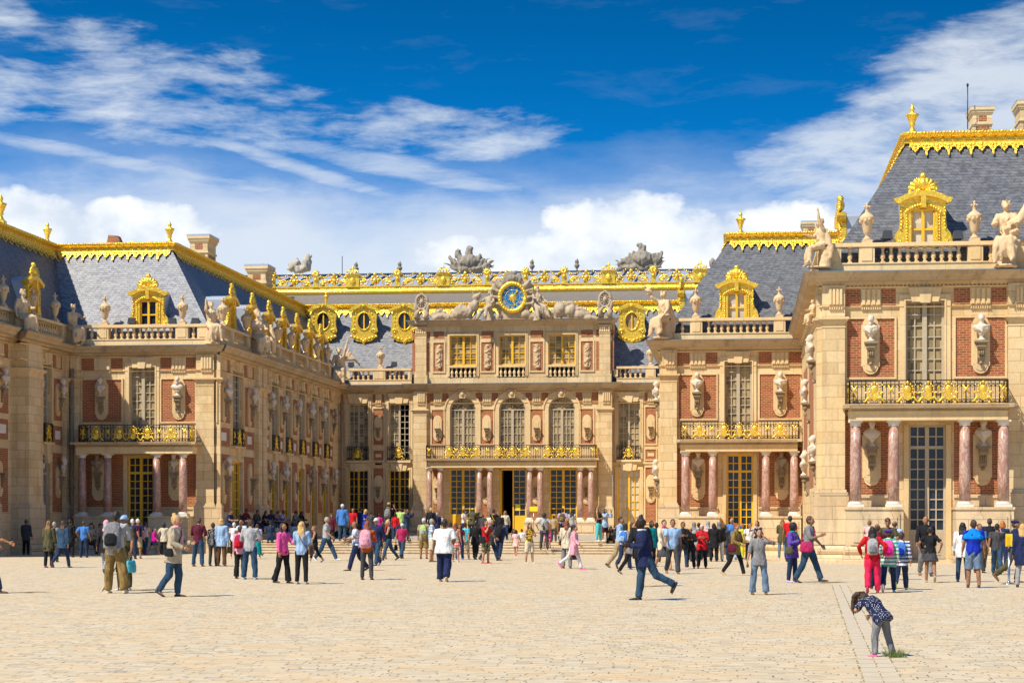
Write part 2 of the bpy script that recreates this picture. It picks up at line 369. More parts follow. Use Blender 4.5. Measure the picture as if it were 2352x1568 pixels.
def finial_mb():
    m = MB(); m.box(ID, -.2, .2, 0, .12, -.2, .2)
    m.lathe([(.2, .12), (.12, .22), (.07, .35), (.14, .42), (.1, .48), (.16, .6), (.24, .82), (.26, .88), (.14, .92), (.06, .98), (.1, 1.05), (.11, 1.12), (.05, 1.2), (.03, 1.3)], n=12)
    for k in range(6):
        a = k*math.pi/3; m.ball((.22*math.cos(a), .22*math.sin(a), .84), .06, 6, 5)
    return m
def plaque_pts(w, h, n=10):
    """long rounded plaque with a small shoulder where the arcs begin"""
    p = []; r = w*.86
    for i in range(n+1):
        a = math.pi*i/n; p.append((r*math.cos(a), h-r+r*math.sin(a)))
    p += [(-w, h-r), (-w, -(h-r))]
    for i in range(n+1):
        a = math.pi+math.pi*i/n; p.append((r*math.cos(a), -(h-r)+r*math.sin(a)))
    p += [(w, -(h-r)), (w, h-r)]; return p
def plaque_mb(w, h):
    m = MB(); m.prism(ID, plaque_pts(w, h), 0, .1); m.prism(ID, plaque_pts(w*.8, h*.9), .1, .125)
    m.box(ID, -w*.45, w*.45, -h*.62, h*.5, .125, .15); return m
def console_mb(s=1):
    """scrolled bracket, top slab at v = 0"""
    m = MB(); m.box(ID, -.28*s, .28*s, -.07*s, 0, .0, .46*s); m.box(ID, -.23*s, .23*s, -.13*s, -.07*s, 0, .4*s)
    pr = [(0, -.13), (.36, -.13), (.38, -.25), (.30, -.36), (.2, -.42), (.17, -.6), (.2, -.72), (.13, -.86), (0, -.9)]
    m.mould(ID, -.15*s, .15*s, [(d*s, v*s) for d, v in pr])
    for x in (-.16, .16): m.ball((x*s, -.27*s, -.24*s), (.05*s, .12*s, .12*s), 8, 6)
    for x in (-.08, 0, .08): m.ball((x*s, -.22*s, -.5*s), (.045*s, .08*s, .16*s), 6, 5)
    m.ball((0, -.12*s, -.95*s), .09*s, 8, 6); return m
def dent(mb, fr, u0, u1, v0, v1, d0, d1, step):
    n = int((u1-u0)/step)
    for i in range(n): mb.box(fr, u0+step*(i+.25), u0+step*(i+.75), v0, v1, d0, d1)
def rosette(mb, fr, u, v, d, r):
    M = Vector(fr.pt(u, v, d)); mb.ball(M, r*.55, 6, 5)
    for k in range(6):
        a = k*math.pi/3; mb.ball(fr.pt(u+r*.7*math.cos(a), v+r*.7*math.sin(a), d), r*.38, 5, 4)

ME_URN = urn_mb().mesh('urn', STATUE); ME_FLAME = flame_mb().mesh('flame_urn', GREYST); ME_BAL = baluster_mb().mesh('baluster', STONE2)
ME_FIN = finial_mb().mesh('finial', GOLD)
ME_PLA = plaque_mb(.36, 1.15).mesh('plaque', STONE2); ME_PLB = plaque_mb(.31, .9).mesh('plaque', STONE2)
ME_CON = console_mb().mesh('console', CONS)

def wall(T, fr, u0, u1, v0, v1, ops, mt=None, name='wall', th=.5, back=None):
    m = MB(); us = sorted({u0, u1, *[o[0] for o in ops], *[o[1] for o in ops]}); vs = sorted({v0, v1, *[o[2] for o in ops], *[o[3] for o in ops]})
    us = [u for u in us if u0 <= u <= u1]; vs = [v for v in vs if v0 <= v <= v1]
    for a, b in zip(us, us[1:]):
        for c, d in zip(vs, vs[1:]):
            cu, cv = (a+b)/2, (c+d)/2
            if any(o[0] < cu < o[1] and o[2] < cv < o[3] for o in ops): continue
            m.box(fr, a, b, c, d, -th, 0)
    return T.part(name, m, mt or STONE)
def slabs(T, name, fr, rects, mt, d0=0, d1=.02):
    for (a, b, c, d) in rects:
        m = MB(); m.box(fr, a, b, c, d, d0, d1); T.part(name, m, mt)
def frame(T, fr, a, b, c, d, w=.09, dd=.07, name='moulding', mt=None):
    m = MB(); m.box(fr, a-w, a, c-w, d+w, 0, dd); m.box(fr, b, b+w, c-w, d+w, 0, dd); m.box(fr, a, b, d, d+w, 0, dd); m.box(fr, a, b, c-w, c, 0, dd)
    return T.part(name, m, mt or STONE2)
def brickpanel(T, fr, a, b, c, d, fw=.08):
    m = MB(); m.box(fr, a, b, c, d, 0, .015); T.part('brick_panel', m, BRICK)
    if fw: frame(T, fr, a, b, c, d, fw)
def window(T, fr, a, b, c, d, cols=2, rows=9, fm=None, gm=None, dep=-.24, name='window', transom=None, panel=None, leaf=.07, arch=False, half=None):
    """two leaves, each cols panes wide; transom = v of the bar, panel = v of the top of a solid foot"""
    fm = fm or WINW; gm = gm or GLD; m = MB(); fw = .09; mid = (a+b)/2; g = MB()
    R = (b-a)/2; top = d-R if arch else d
    m.box(fr, a, a+fw, c, top, dep-.04, dep+.07); m.box(fr, b-fw, b, c, top, dep-.04, dep+.07)
    if not arch: m.box(fr, a+fw, b-fw, d-fw, d, dep-.04, dep+.07)
    m.box(fr, a+fw, b-fw, c, c+fw, dep-.04, dep+.06)
    m.box(fr, mid-leaf, mid+leaf, c+fw, (top if arch else d-fw), dep-.04, dep+.09)
    segs = [(panel or c+fw, transom-.06, rows), (transom+.06, d-fw, 2)] if transom else [(panel or c+fw, top-(0 if arch else fw), rows)]
    if transom: m.box(fr, a+fw, mid-leaf, transom-.06, transom+.06, dep-.04, dep+.08); m.box(fr, mid+leaf, b-fw, transom-.06, transom+.06, dep-.04, dep+.08)
    for (p, q, r) in segs:
        for (l0, l1) in ((a+fw, mid-leaf), (mid+leaf, b-fw)):
            s = (l1-l0)/cols
            for i in range(1, cols): m.box(fr, l0+s*i-.024, l0+s*i+.024, p, q, dep-.02, dep+.035)
            for j in range(1, r): m.box(fr, l0, l1, p+(q-p)*j/r-.022, p+(q-p)*j/r+.022, dep-.02, dep+.03)
    if panel:
        for (l0, l1) in ((a+fw, mid-leaf), (mid+leaf, b-fw)):
            m.box(fr, l0, l1, c+fw, panel, dep-.04, dep+.03); m.box(fr, l0+.1, l1-.1, c+fw+.1, panel-.12, dep+.03, dep+.05)
    if arch:
        n = 14; cu = mid
        for k in range(n):
            t0, t1 = math.pi*k/n, math.pi*(k+1)/n
            m.prism(fr, [(cu+R*math.cos(t0), top+R*math.sin(t0)), (cu+R*math.cos(t1), top+R*math.sin(t1)), (cu+(R-fw)*math.cos(t1), top+(R-fw)*math.sin(t1)), (cu+(R-fw)*math.cos(t0), top+(R-fw)*math.sin(t0))], dep-.04, dep+.07)
            q0, q1 = R*.52, R*.52-.035
            m.prism(fr, [(cu+q0*math.cos(t0), top+q0*math.sin(t0)), (cu+q0*math.cos(t1), top+q0*math.sin(t1)), (cu+q1*math.cos(t1), top+q1*math.sin(t1)), (cu+q1*math.cos(t0), top+q1*math.sin(t0))], dep-.02, dep+.03)
        for k in range(1, 10):
            t0 = math.pi*k/10; e = .017; r0 = R*.52 if k != 5 else .0
            cx, sx = math.cos(t0), math.sin(t0)
            m.prism(fr, [(cu+r0*cx+e*sx, top+r0*sx-e*cx), (cu+(R-fw)*cx+e*sx, top+(R-fw)*sx-e*cx), (cu+(R-fw)*cx-e*sx, top+(R-fw)*sx+e*cx), (cu+r0*cx-e*sx, top+r0*sx+e*cx)], dep-.02, dep+.035)
        m.box(fr, a+fw, b-fw, top-.04, top+.04, dep-.03, dep+.08)
        g.prism(fr, [(a, c), (b, c)]+[(cu+R*math.cos(math.pi*k/n), top+R*math.sin(math.pi*k/n)) for k in range(n+1)], dep-.06, dep-.03)
    else:
        g0 = b if half == 'L' else a
        if half == 'R': g.box(fr, a, mid, c, d, dep-.06, dep-.03)
        elif half == 'L': g.box(fr, mid, b, c, d, dep-.06, dep-.03)
        else: g.box(fr, a, b, c, d, dep-.06, dep-.03)
    w = T.part(name, m, fm); T.part('pane', g, gm, w)
    bk = MB(); bk.box(fr, a-.02, b+.02, c-.02, d+.02, dep-.9, dep-.8); return w
def keystone(T, fr, u, v0, v1, w0, w1, d=.16):
    m = MB(); m.prism(fr, [(u-w0, v0), (u+w0, v0), (u+w1, v1), (u-w1, v1)], 0, d); m.prism(fr, [(u-w0*.36, v0-.05), (u+w0*.36, v0-.05), (u+w1*.4, v1), (u-w1*.4, v1)], d, d+.06)
    return T.part('keystone', m, STONE2)
def surround(T, fr, a, b, c, d, w=.24):
    m = MB(); m.box(fr, a-w, a-.001, c, d+w, 0, .07); m.box(fr, b+.001, b+w, c, d+w, 0, .07); m.box(fr, a-.001, b+.001, d+.001, d+w, 0, .07)
    m.box(fr, a-.07, a-.002, c, d+.07, .07, .1); m.box(fr, b+.002, b+.07, c, d+.07, .07, .1); m.box(fr, a-.002, b+.002, d+.002, d+.07, .07, .1)
    return T.part('window_surround', m, STONE2)
def triglyph(T, fr, a, b, c, d, d0=0):
    m = MB(); m.box(fr, a, b, c, d, d0, d0+.05); n = 4 if (b-a) > .55 else 3; s = (b-a)/n
    for i in range(n): m.box(fr, a+s*i+s*.2, a+s*i+s*.8, c+.03, d-.03, d0+.05, d0+.1)
    k = max(3, int((b-a)/.085)); s = (b-a)/k
    for i in range(k): m.prism(fr, [(a+s*(i+.15), c-.17), (a+s*(i+.85), c-.17), (a+s*(i+.65), c-.08), (a+s*(i+.35), c-.08)], d0, d0+.09)
    T.part('triglyph', m, STONE2)
# common levels (metres) of every front of the palace; dz lifts the nearest pavilion
V = dict(corn=11.07, fb=10.66, dent=10.55, fr1=10.42, fr0=9.72, bt=9.26, capb=8.84, bb=6.87, rail=6.66, slab=5.71, ent=5.38, colt=5.06, sht=4.86, shb=1.90, colb=1.68, lb=2.15, pb1=2.38, wtop=9.9)
def entab(T, fr, u0, u1, dz=0, m0=0, m1=0, bdl=None, d=.0, dentil=True):
    """main cornice, dentils and the moulding under the frieze"""
    v = lambda k: V[k]+dz
    m = MB(); m.mould(fr, u0, u1, [(d, v('fb')-.12), (d+.15, v('fb')-.12), (d+.2, v('fb')), (d+.5, v('fb')+.02), (d+.55, v('fb')+.16), (d+.62, v('fb')+.2), (d+.7, v('corn')-.06), (d, v('corn')-.06)], m0, m1)
    T.part('cornice', m, WEATH)
    m = MB(); m.mould(fr, u0, u1, [(d-.3, v('corn')-.06), (d+.74, v('corn')-.06), (d+.74, v('corn')-.02), (d-.3, v('corn')+.02)], m0, m1); T.part('lead_flashing', m, LEAD)
    m = MB(); m.mould(fr, u0, u1, [(d, v('fr1')), (d+.08, v('fr1')), (d+.12, v('fr1')+.05), (d, v('fr1')+.05)], m0, m1)
    if dentil: dent(m, fr, u0+.1, u1-.1, v('fr1')+.07, v('fb')-.13, d, d+.13, .16)
    T.part('dentil_band', m, STONE2)
    m = MB(); m.mould(fr, u0, u1, [(d, v('fr0')-.09), (d+.07, v('fr0')-.09), (d+.1, v('fr0')-.04), (d, v('fr0')-.03)], m0, m1); T.part('architrave', m, STONE2)
def pilaster(T, fr, a, b, dz=0, d=.26, gnd=-.5, cap=True, left=1, right=1, base=True):
    v = lambda k: V[k]+dz
    m = MB(); m.box(fr, a, b, v('pb1'), v('capb'), 0, d)
    m.box(fr, a, b, v('bt'), v('fb')-.13, 0, d-.003)
    T.part('pilaster', m, STONE)
    m = MB(); ex = [(.02, v('capb'), v('capb')+.06), (.0, v('capb')+.06, v('capb')+.2), (.06, v('capb')+.2, v('capb')+.26), (.11, v('capb')+.26, v('capb')+.33), (.16, v('capb')+.33, v('bt'))]
    for e, c0, c1 in ex: m.box(fr, a-e*left, b+e*right, c0, c1, 0, d+e+.003)
    T.part('pilaster_capital', m, STONE2)
    if base:
        m = MB(); m.box(fr, a-.06*left, b+.06*right, v('lb')+.12, v('pb1'), 0, d+.06); m.box(fr, a-.12*left, b+.12*right, v('lb'), v('lb')+.12, 0, d+.12)
        m.box(fr, a-.14*left, b+.14*right, gnd+.75, v('lb'), 0, d+.1)
        T.part('pilaster_plinth', m, PLINTH)
        m = MB()
        for (z0, z1, e) in ((gnd+.38, gnd+.73, .2), (gnd-.3, gnd+.36, .26)):
            m.mould(fr, a-.2*left, b+.2*right, [(0, z0), (d+e-.05, z0), (d+e, (z0*2+z1)/3), (d+e, (z0+2*z1)/3), (d+e-.07, z1), (0, z1)])
        T.part('base_course', m, PLINTH)
def plinth(T, fr, a, b, dz=0, gnd=-.5, d=.05):
    m = MB(); m.box(fr, a, b, gnd+.75, V['lb']+dz-.1, 0, d); m.box(fr, a, b, V['lb']+dz-.1, V['lb']+dz, 0, d+.06)
    for (z0, z1, e) in ((gnd+.38, gnd+.73, .1), (gnd-.3, gnd+.36, .16)):
        m.mould(fr, a, b, [(0, z0), (d+e-.05, z0), (d+e, (z0*2+z1)/3), (d+e, (z0+2*z1)/3), (d+e-.07, z1), (0, z1)])
    T.part('plinth', m, PLINTH)
def balustrade(T, fr, u0, u1, dies, dz=0, d=.12, n_in=None, step=.335, ends=(True, True), bx=None):
    v0 = V['corn']+dz+.0
    m = MB(); m.box(fr, u0, u1, v0+.0, v0+.31, d-.5, d); m.box(fr, u0, u1, v0+.31, v0+.36, d-.5, d+.04); m.box(fr, u0, u1, v0+1.0, v0+1.13, d-.5, d+.05); m.box(fr, u0, u1, v0+1.13, v0+1.16, d-.46, d+.01)
    for a, b in dies:
        m.box(fr, a, b, v0+.36, v0+1.0, d-.48, d+.0); m.box(fr, a+.1, b-.1, v0+.44, v0+.93, d, d+.035)
    o = T.part('balustrade', m, STONE2)
    ds = sorted(dies)
    for (a0, a), (b, b1) in zip(ds, ds[1:]):
        n = max(1, int(round((b-a)/step))-1) if b-a > .5 else 0
        if n == 0: continue
        s = (b-a)/(n+1)
        for i in range(n+1 if False else n): T.inst('baluster', ME_BAL, fr.pt(a+s*(i+1), v0+.36, d-.24), o, fr.rz)
    return o
def urn(fr, u, dz, label, d=-.12, sc=1.0, lift=1.16):
    return solo('stone_urn', ME_URN, fr.pt(u, V['corn']+dz+lift, d), label, 'urn', 'carved stone urns along the palace balustrades', 0, sc)
def crest(T, fr, u0, u1, vt, dz=0, m0=0, m1=0, d=0, name='gilt_crest', fringe=True, f0=0, f1=0):
    """gilded roll, rosette band and hanging fringe, its lip at vt-.5"""
    m = MB(); b = vt-.48
    m.mould(fr, u0, u1, [(d-.3, b), (d+.1, b), (d+.12, b+.05), (d+.04, b+.08), (d+.02, b+.22), (d+.1, b+.27), (d+.2, b+.33), (d+.22, b+.4), (d+.16, b+.47), (d+.02, b+.5), (d-.3, b+.46)], m0, m1)
    n = int((u1-u0)/.42); s = (u1-u0)/max(1, n)
    for i in range(n): rosette(m, fr, u0+s*(i+.5), b+.15, d+.05, .085)
    k = int((u1-u0)/.13)
    for i in range(k):
        u = u0+(u1-u0)*(i+.5)/k; m.ball(fr.pt(u, b+.41, d+.2), .055+.012*(i % 3), 5, 4)
    o = T.part(name, m, GOLD)
    if fringe:
        m = MB(); n = max(1, int(round((u1-f1-u0-f0)/.45))); s = (u1-f1-u0-f0)/n
        for i in range(n):
            u = u0+f0+s*(i+.5); big = i % 2; h = .56 if big else .40
            dd = lambda v: d+.05+(b-v)*.62
            pts = [(-s/2, 0), (s/2, 0), (s/2, -.13), (s*.44, -.2), (s*.3, -.22), (s*.26, -.33), (s*.12, -.36), (.035, -h), (-.035, -h), (-s*.12, -.36), (-s*.26, -.33), (-s*.3, -.22), (-s*.44, -.2), (-s/2, -.13)]
            P = [fr.pt(u+x, b+y+.01, dd(b+y)) for x, y in pts]; Q = [fr.pt(u+x, b+y+.01, dd(b+y)+.05) for x, y in pts]; nn = len(pts)
            m.add(P+Q, [tuple(range(nn)), tuple(range(2*nn-1, nn-1, -1))]+[(j, (j+1) % nn, nn+(j+1) % nn, nn+j) for j in range(nn)], False)
            for (x, y, r) in [(0, -.12, .075), (-.13, -.1, .05), (.13, -.1, .05), (0, -.25, .06), (-.08, -.3, .035), (.08, -.3, .035), (0, -h, .05), (-s/2, -.17, .05)]:
                m.ball(fr.pt(u+x, b+y, dd(b+y)+.06), r, 6, 4)
        T.part('gilt_fringe', m, GOLD, o)
    return o
def dormer(T, fr, u, vb, w=2.0, hh=2.75, d=.0, back=2.3, gm=None, crown=True, n=1):
    """gilded dormer: scrolled front, bowed pediment, garlands, crown of arms; vb is its foot"""
    k = w/2.0; m = MB(); P = lambda pts: [(u+x*k, vb+y) for x, y in pts]
    ow, oh, ob = .50, 1.42, .12                     # opening half width, top, bottom
    side = [(1.18, 0), (1.2, .35), (1.12, .62), (.98, .78), (.93, 1.05), (.93, 1.62), (.84, 1.68)]
    for sg in (1, -1):
        m.prism(fr, P([(sg*x, y) for x, y in [(ow, 0)]+side+[(ow, 1.68)]]), d-.12, d+.1)
        m.prism(fr, P([(sg*x, y) for x, y in [(ow-.02, ob), (ow+.09, ob), (ow+.09, oh-.1), (ow-.02, oh-.1)]]), d+.1, d+.16)
        for i in range(13): m.ball(fr.pt(u+sg*(ow+.16)*k, vb+.2+i*.105, d+.13), .05, 6, 4)
        rosette(m, fr, u+sg*.95*k, vb+.28, d+.12, .12)
        for i in range(7): m.ball(fr.pt(u+sg*(.9-.02*i % .05)*k, vb+.8+i*.12, d+.13), (.05, .06, .06), 6, 4)
    m.prism(fr, P([(-ow, 0), (ow, 0), (ow, ob), (-ow, ob)]), d-.1, d+.12)
    arc = lambda r, y0, a0=28, n=10: [(r*math.sin(R_(a0*(2*i/n-1))), y0-r+r*math.cos(R_(a0*(2*i/n-1)))) for i in range(n+1)]
    lo = arc(1.06, oh+.1); up = arc(2.1, 2.12)
    m.prism(fr, P([(-ow, oh-.12)]+lo+[(ow, oh-.12), (ow, 1.68)]+[(x, y) for x, y in reversed(arc(1.9, 2.0))]+[(-ow, 1.68)]) if False else P(lo+[(.93, 1.68)]+list(reversed(arc(2.0, 1.98)))+[(-.93, 1.68)]), d-.12, d+.09)
    m.prism(fr, P([(-1.12, 1.72), (-.98, 1.66)]+arc(2.0, 1.94, 26)+[(.98, 1.66), (1.12, 1.72)]+[(1.2, 1.86), (.98, 1.9)]+list(reversed(arc(2.05, 2.14, 26)))+[(-.98, 1.9), (-1.2, 1.86)]), d-.1, d+.3)
    for i in range(15):
        a = R_(-42+84*i/14); m.ball(fr.pt(u+k*1.05*math.sin(a), vb+oh-.78+1.0*math.cos(a), d+.15), .065, 6, 4)
    m.box(fr, u-.1*k, u+.1*k, vb+oh+.1, vb+1.98, d+.09, d+.34)
    if crown:
        m.ball(fr.pt(u, vb+2.40, d+.1), (.19*k, .17*k, .24), 9, 7); m.ball(fr.pt(u, vb+2.66, d+.1), (.15*k, .15*k, .13), 8, 6)
        random.seed(3+n)
        for sg in (1, -1):
            for i in range(4):
                a = R_(12+24*i); c0 = Vector(fr.pt(u+sg*.12*k, vb+2.15, d+.12)); c1 = Vector(fr.pt(u+sg*(.12+.5*math.cos(a))*k, vb+2.15+.42*math.sin(a), d+.15))
                m.tube([c0, (c0+c1)/2+Vector((0, -.02, .03)), c1], [.06, .07, .09], 6)
            for i in range(5): m.ball(fr.pt(u+sg*(.18+.09*i)*k, vb+2.12+random.uniform(-.06, .1), d+.2), random.uniform(.05, .09), 6, 5)
            for i in range(4): a = R_(30+28*i); m.tube([fr.pt(u+sg*.1*k, vb+2.35, d+.1), fr.pt(u+sg*(.1+.32*math.cos(a))*k, vb+2.3+.34*math.sin(a), d+.1)], [.05, .02], 5)
    hk = 1.13
    stretch = lambda q: [(x, y, vb+(z-vb)*hk) for x, y, z in q.v]
    m.v = stretch(m); o = T.part('dormer', m, GOLD)
    # lead hood running back into the roof
    hb = MB(); n0 = 8; arcp = P([(-.9, 0), (-.9, 1.6)]+[(x, y) for x, y in arc(1.7, 2.12, 32, n0)]+[(.9, 1.6), (.9, 0)])
    hb.prism(fr, arcp, d-back, d-.13); hb.v = stretch(hb); T.part('dormer_hood', hb, LEADL, o)
    w2 = MB(); a, b, c, e = u-ow*k, u+ow*k, vb+ob, vb+oh+.08
    w2.box(fr, a, a+.09, c, e, d-.04, d+.05); w2.box(fr, b-.09, b, c, e, d-.04, d+.05); w2.box(fr, u-.06, u+.06, c, e, d-.04, d+.07); w2.box(fr, a, b, c+.62, c+.69, d-.03, d+.04); w2.box(fr, a, b, c, c+.08, d-.03, d+.05); w2.box(fr, a, b, e-.1, e, d-.03, d+.05)
    w2.v = stretch(w2); T.part('dormer_window', w2, WINY, o); g = MB(); g.box(fr, a, b, c, e, d-.09, d-.06); g.v = stretch(g); T.part('pane', g, gm or GLC, o)
    return o
def oculus(T, fr, u, vc, k=1.0, d=.0, gm=None, back=1.2):
    """oval gilded bull's-eye dormer"""
    m = MB(); rx, ry = .40*k, .54*k
    el = lambda s, n=24: [(s*rx*math.cos(2*math.pi*i/n), s*ry*math.sin(2*math.pi*i/n)) for i in range(n)]
    out = []
    for i in range(24):
        t = 2*math.pi*i/24; c, s_ = math.cos(t), math.sin(t)
        x = .86*math.copysign(abs(c)**.55, c)*(1.0+.16*(s_ < -.3)-.06*(abs(s_) < .2))*k; y = (.95*abs(s_)**.8 if s_ > 0 else -1.08*abs(s_)**.8)*k; out.append((x, y))
    e1 = el(1.0); n = 24
    P0 = [fr.pt(u+x, vc+y, d-.12) for x, y in out]; P1 = [fr.pt(u+x, vc+y, d+.08) for x, y in out]; Q1 = [fr.pt(u+x, vc+y, d+.08) for x, y in e1]; Q0 = [fr.pt(u+x, vc+y, d-.12) for x, y in e1]
    fs = []
    for i in range(n):
        j = (i+1) % n; fs += [(i, j, n+j, n+i), (n+i, n+j, 2*n+j, 2*n+i), (2*n+i, 2*n+j, 3*n+j, 3*n+i)]
    m.add(P0+P1+Q1+Q0, fs, False)
    m.tube([fr.pt(u+x, vc+y, d+.1) for x, y in el(1.07)+el(1.07)[:1]], .05*k, 6)
    for i in range(20):
        t = 2*math.pi*i/20
        if math.sin(t) > -.35: m.ball(fr.pt(u+.66*k*math.cos(t), vc+.82*k*math.sin(t), d+.11), .048*k, 6, 4)
    for sg in (1, -1):
        m.tube([fr.pt(u+sg*k*(.66-.17*math.cos(q)*(1-q/9)), vc+k*(-.66+.17*math.sin(q)*(1-q/9)), d+.12) for q in [x*.6 for x in range(13)]], .045*k, 5)
        m.prism(fr, [(u+sg*k*x, vc+k*y) for x, y in [(.2, .9), (.95, .62), (1.02, .72), (.5, 1.06), (.2, 1.12)]], d-.1, d+.26)
        for i in range(4): m.ball(fr.pt(u+sg*(.15+.22*i)*k, vc+(-1.2+.07*i)*k, d+.1), .1*k, 6, 5)
    m.prism(fr, [(u-.25*k, vc+.98*k), (u+.25*k, vc+.98*k), (u+.25*k, vc+1.16*k), (u-.25*k, vc+1.16*k)], d-.1, d+.28)
    m.prism(fr, [(u-.85*k, vc-1.0*k), (u+.85*k, vc-1.0*k), (u+.5*k, vc-1.28*k), (u+.12*k, vc-1.36*k), (u, vc-1.6*k), (u-.12*k, vc-1.36*k), (u-.5*k, vc-1.28*k)], d-.1, d+.1)
    rosette(m, fr, u, vc-1.3*k, d+.12, .14*k); rosette(m, fr, u, vc+1.0*k, d+.3, .12*k)
    o = T.part('oval_dormer', m, GOLD)
    w = MB(); w.box(fr, u-.05, u+.05, vc-ry, vc+ry, d-.02, d+.04); T.part('glazing_bar', w, WINY, o)
    g = MB(); g.prism(fr, [(u+x, vc+y) for x, y in el(1.02)], d-.1, d-.05); T.part('pane', g, gm or GLD, o)
    h = MB(); h.prism(fr, [(u+x*.9, vc+y*.9) for x, y in out], d-back, d-.13); T.part('dormer_hood', h, LEAD, o)
    return o
def railing(T, fr, a, b, v0, v1, d, motifs, ret=0, parent=None, bars=.16):
    """wrought iron balcony front with gilt shields and scrolls; ret = depth of the side returns"""
    m = MB(); g0 = MB(); g = g0; GS = []; GM = []; h = v1-v0
    def run(fr, a, b, d, motifs):
        m.box(fr, a, b, v1-.04, v1, d-.02, d+.02); m.box(fr, a, b, v0+.04, v0+.07, d-.015, d+.015); m.box(fr, a, b, v1-.16, v1-.14, d-.01, d+.01); m.box(fr, a, b, v0+.17, v0+.19, d-.01, d+.01)
        n = max(1, int((b-a)/bars)); s = (b-a)/n
        for i in range(n+1):
            u = a+s*i; w = .022 if i % 4 == 0 else .013
            if i % 4 == 0 or not any(abs(u-q) < .26 for q in motifs): m.box(fr, u-w, u+w, v0, v1-.04, d-w, d+w)
            if i < n:
                cu = u+s/2
                for vv, r in ((v1-.23, s*.4), (v0+.11, s*.35)):
                    m.tube([fr.pt(cu+r*math.cos(q*math.pi/4), vv+r*.8*math.sin(q*math.pi/4), d) for q in range(9)], .013, 4)
        for q in motifs:
            g = MB(); GS.append(g)
            g.ball(fr.pt(q, v0+h*.62, d+.02), (.145, .05, .155) if fr.k == 'F' else (.05, .145, .155), 10, 6)
            for i in range(12):
                t = i*math.pi/6; g.ball(fr.pt(q+.21*math.cos(t), v0+h*.62+.22*math.sin(t), d+.02), .045, 5, 4)
            g.prism(fr, [(q-.14, v0+h*.48), (q+.14, v0+h*.48), (q+.13, v0+h*.22), (q, v0+h*.14), (q-.13, v0+h*.22)], d+.0, d+.05)
            g.ball(fr.pt(q, v1-.1, d+.02), .06, 6, 5)
            for sg in (1, -1):
                g.tube([fr.pt(q+sg*(.13+.09*j/3*2), v0+h*(.2+.1*math.sin(j*1.1)), d+.02) for j in range(6)], [.035, .045, .05, .05, .04, .03], 5)
                g.tube([fr.pt(q+sg*(.3+.07*math.cos(j*.9)), v0+h*.42+.08*math.sin(j*.9), d+.02) for j in range(6)], .032, 5)
                g.ball(fr.pt(q+sg*.23, v0+.06, d+.03), .05, 6, 5); g.ball(fr.pt(q+sg*.38, v0+h*.7, d+.02), .035, 5, 4); g.ball(fr.pt(q+sg*.3, v1-.2, d+.02), .03, 5, 4)
        mids = [(p+q)/2 for p, q in zip(motifs, motifs[1:]) if q-p > .9]+([a+.2, b-.2] if b-a > 2 else [])
        for q in mids:
            g = MB(); GM.append(g)
            for sg in (1, -1): g.tube([fr.pt(q-.12*sg, v0+h*.42, d+.015), fr.pt(q+.12*sg, v0+h*.78, d+.015)], [.03, .04], 5)
            g.ball(fr.pt(q, v0+h*.6, d+.02), .05, 6, 5)
            for sg in (1, -1): g.tube([fr.pt(q+sg*(.04+.05*math.cos(j)), v0+h*.22+.06*math.sin(j), d) for j in range(6)], .016, 4)
    run(fr, a, b, d, motifs)
    if ret and fr.k == 'F':
        for X, k in ((a, 'W'), (b, 'E')):
            run(Fr('E', X), fr.p-d, fr.p-.1, 0, [fr.p-d*.5])
    o = T.part('balcony_railing', m, IRON, parent)
    for q in GS: T.part('gilt_shield', q, GOLD, o)
    for q in GM: T.part('gilt_ornament', q, GOLD, o)
    return o
def column(T, x, Y, v0, sb, st, v1, r):
    """red marble shaft on a white base, white capital"""
    m = MB(); n = 16; c = (x, Y, 0)
    m.lathe([(r*.98, sb), (r*1.0, sb+(st-sb)*.3), (r*.93, sb+(st-sb)*.7), (r*.85, st)], c, n); o = T.part('column', m, MARBLE)
    f = Fr('F', Y); b = MB(); hb = sb-v0
    b.box(f, x-r*1.35, x+r*1.35, v0, v0+hb*.5, -r*1.35, r*1.35); b.lathe([(r*1.32, v0+hb*.5), (r*1.36, v0+hb*.62), (r*1.25, v0+hb*.74), (r*1.1, v0+hb*.82), (r*1.14, v0+hb*.92), (r*1.02, sb)], c, n); T.part('column_base', b, WHSTONE, o)
    b = MB(); hc = v1-st; b.lathe([(r*.86, st), (r*.98, st+hc*.12), (r*.9, st+hc*.25), (r*.92, st+hc*.42), (r*1.15, st+hc*.7)], c, n); b.box(f, x-r*1.2, x+r*1.2, st+hc*.7, v1, -r*1.2, r*1.2); T.part('capital', b, WHSTONE, o)
    return o
def roofplane(T, bl, br, tr, tl, name='roof', mt=None, th=.25):
    bl, br, tr, tl = map(Vector, (bl, br, tr, tl)); n = (br-bl).cross(tl-bl).normalized()*th; m = MB()
    p = [bl, br, tr, tl]; q = [v-n for v in p]
    m.add(p+q, [(0, 1, 2, 3), (7, 6, 5, 4), (0, 4, 5, 1), (1, 5, 6, 2), (2, 6, 7, 3), (3, 7, 4, 0)], False); return T.part(name, m, mt or SLATE)
def busts_on(T, fr, u, dz, up, label, ind, lowbust=True):
    pass
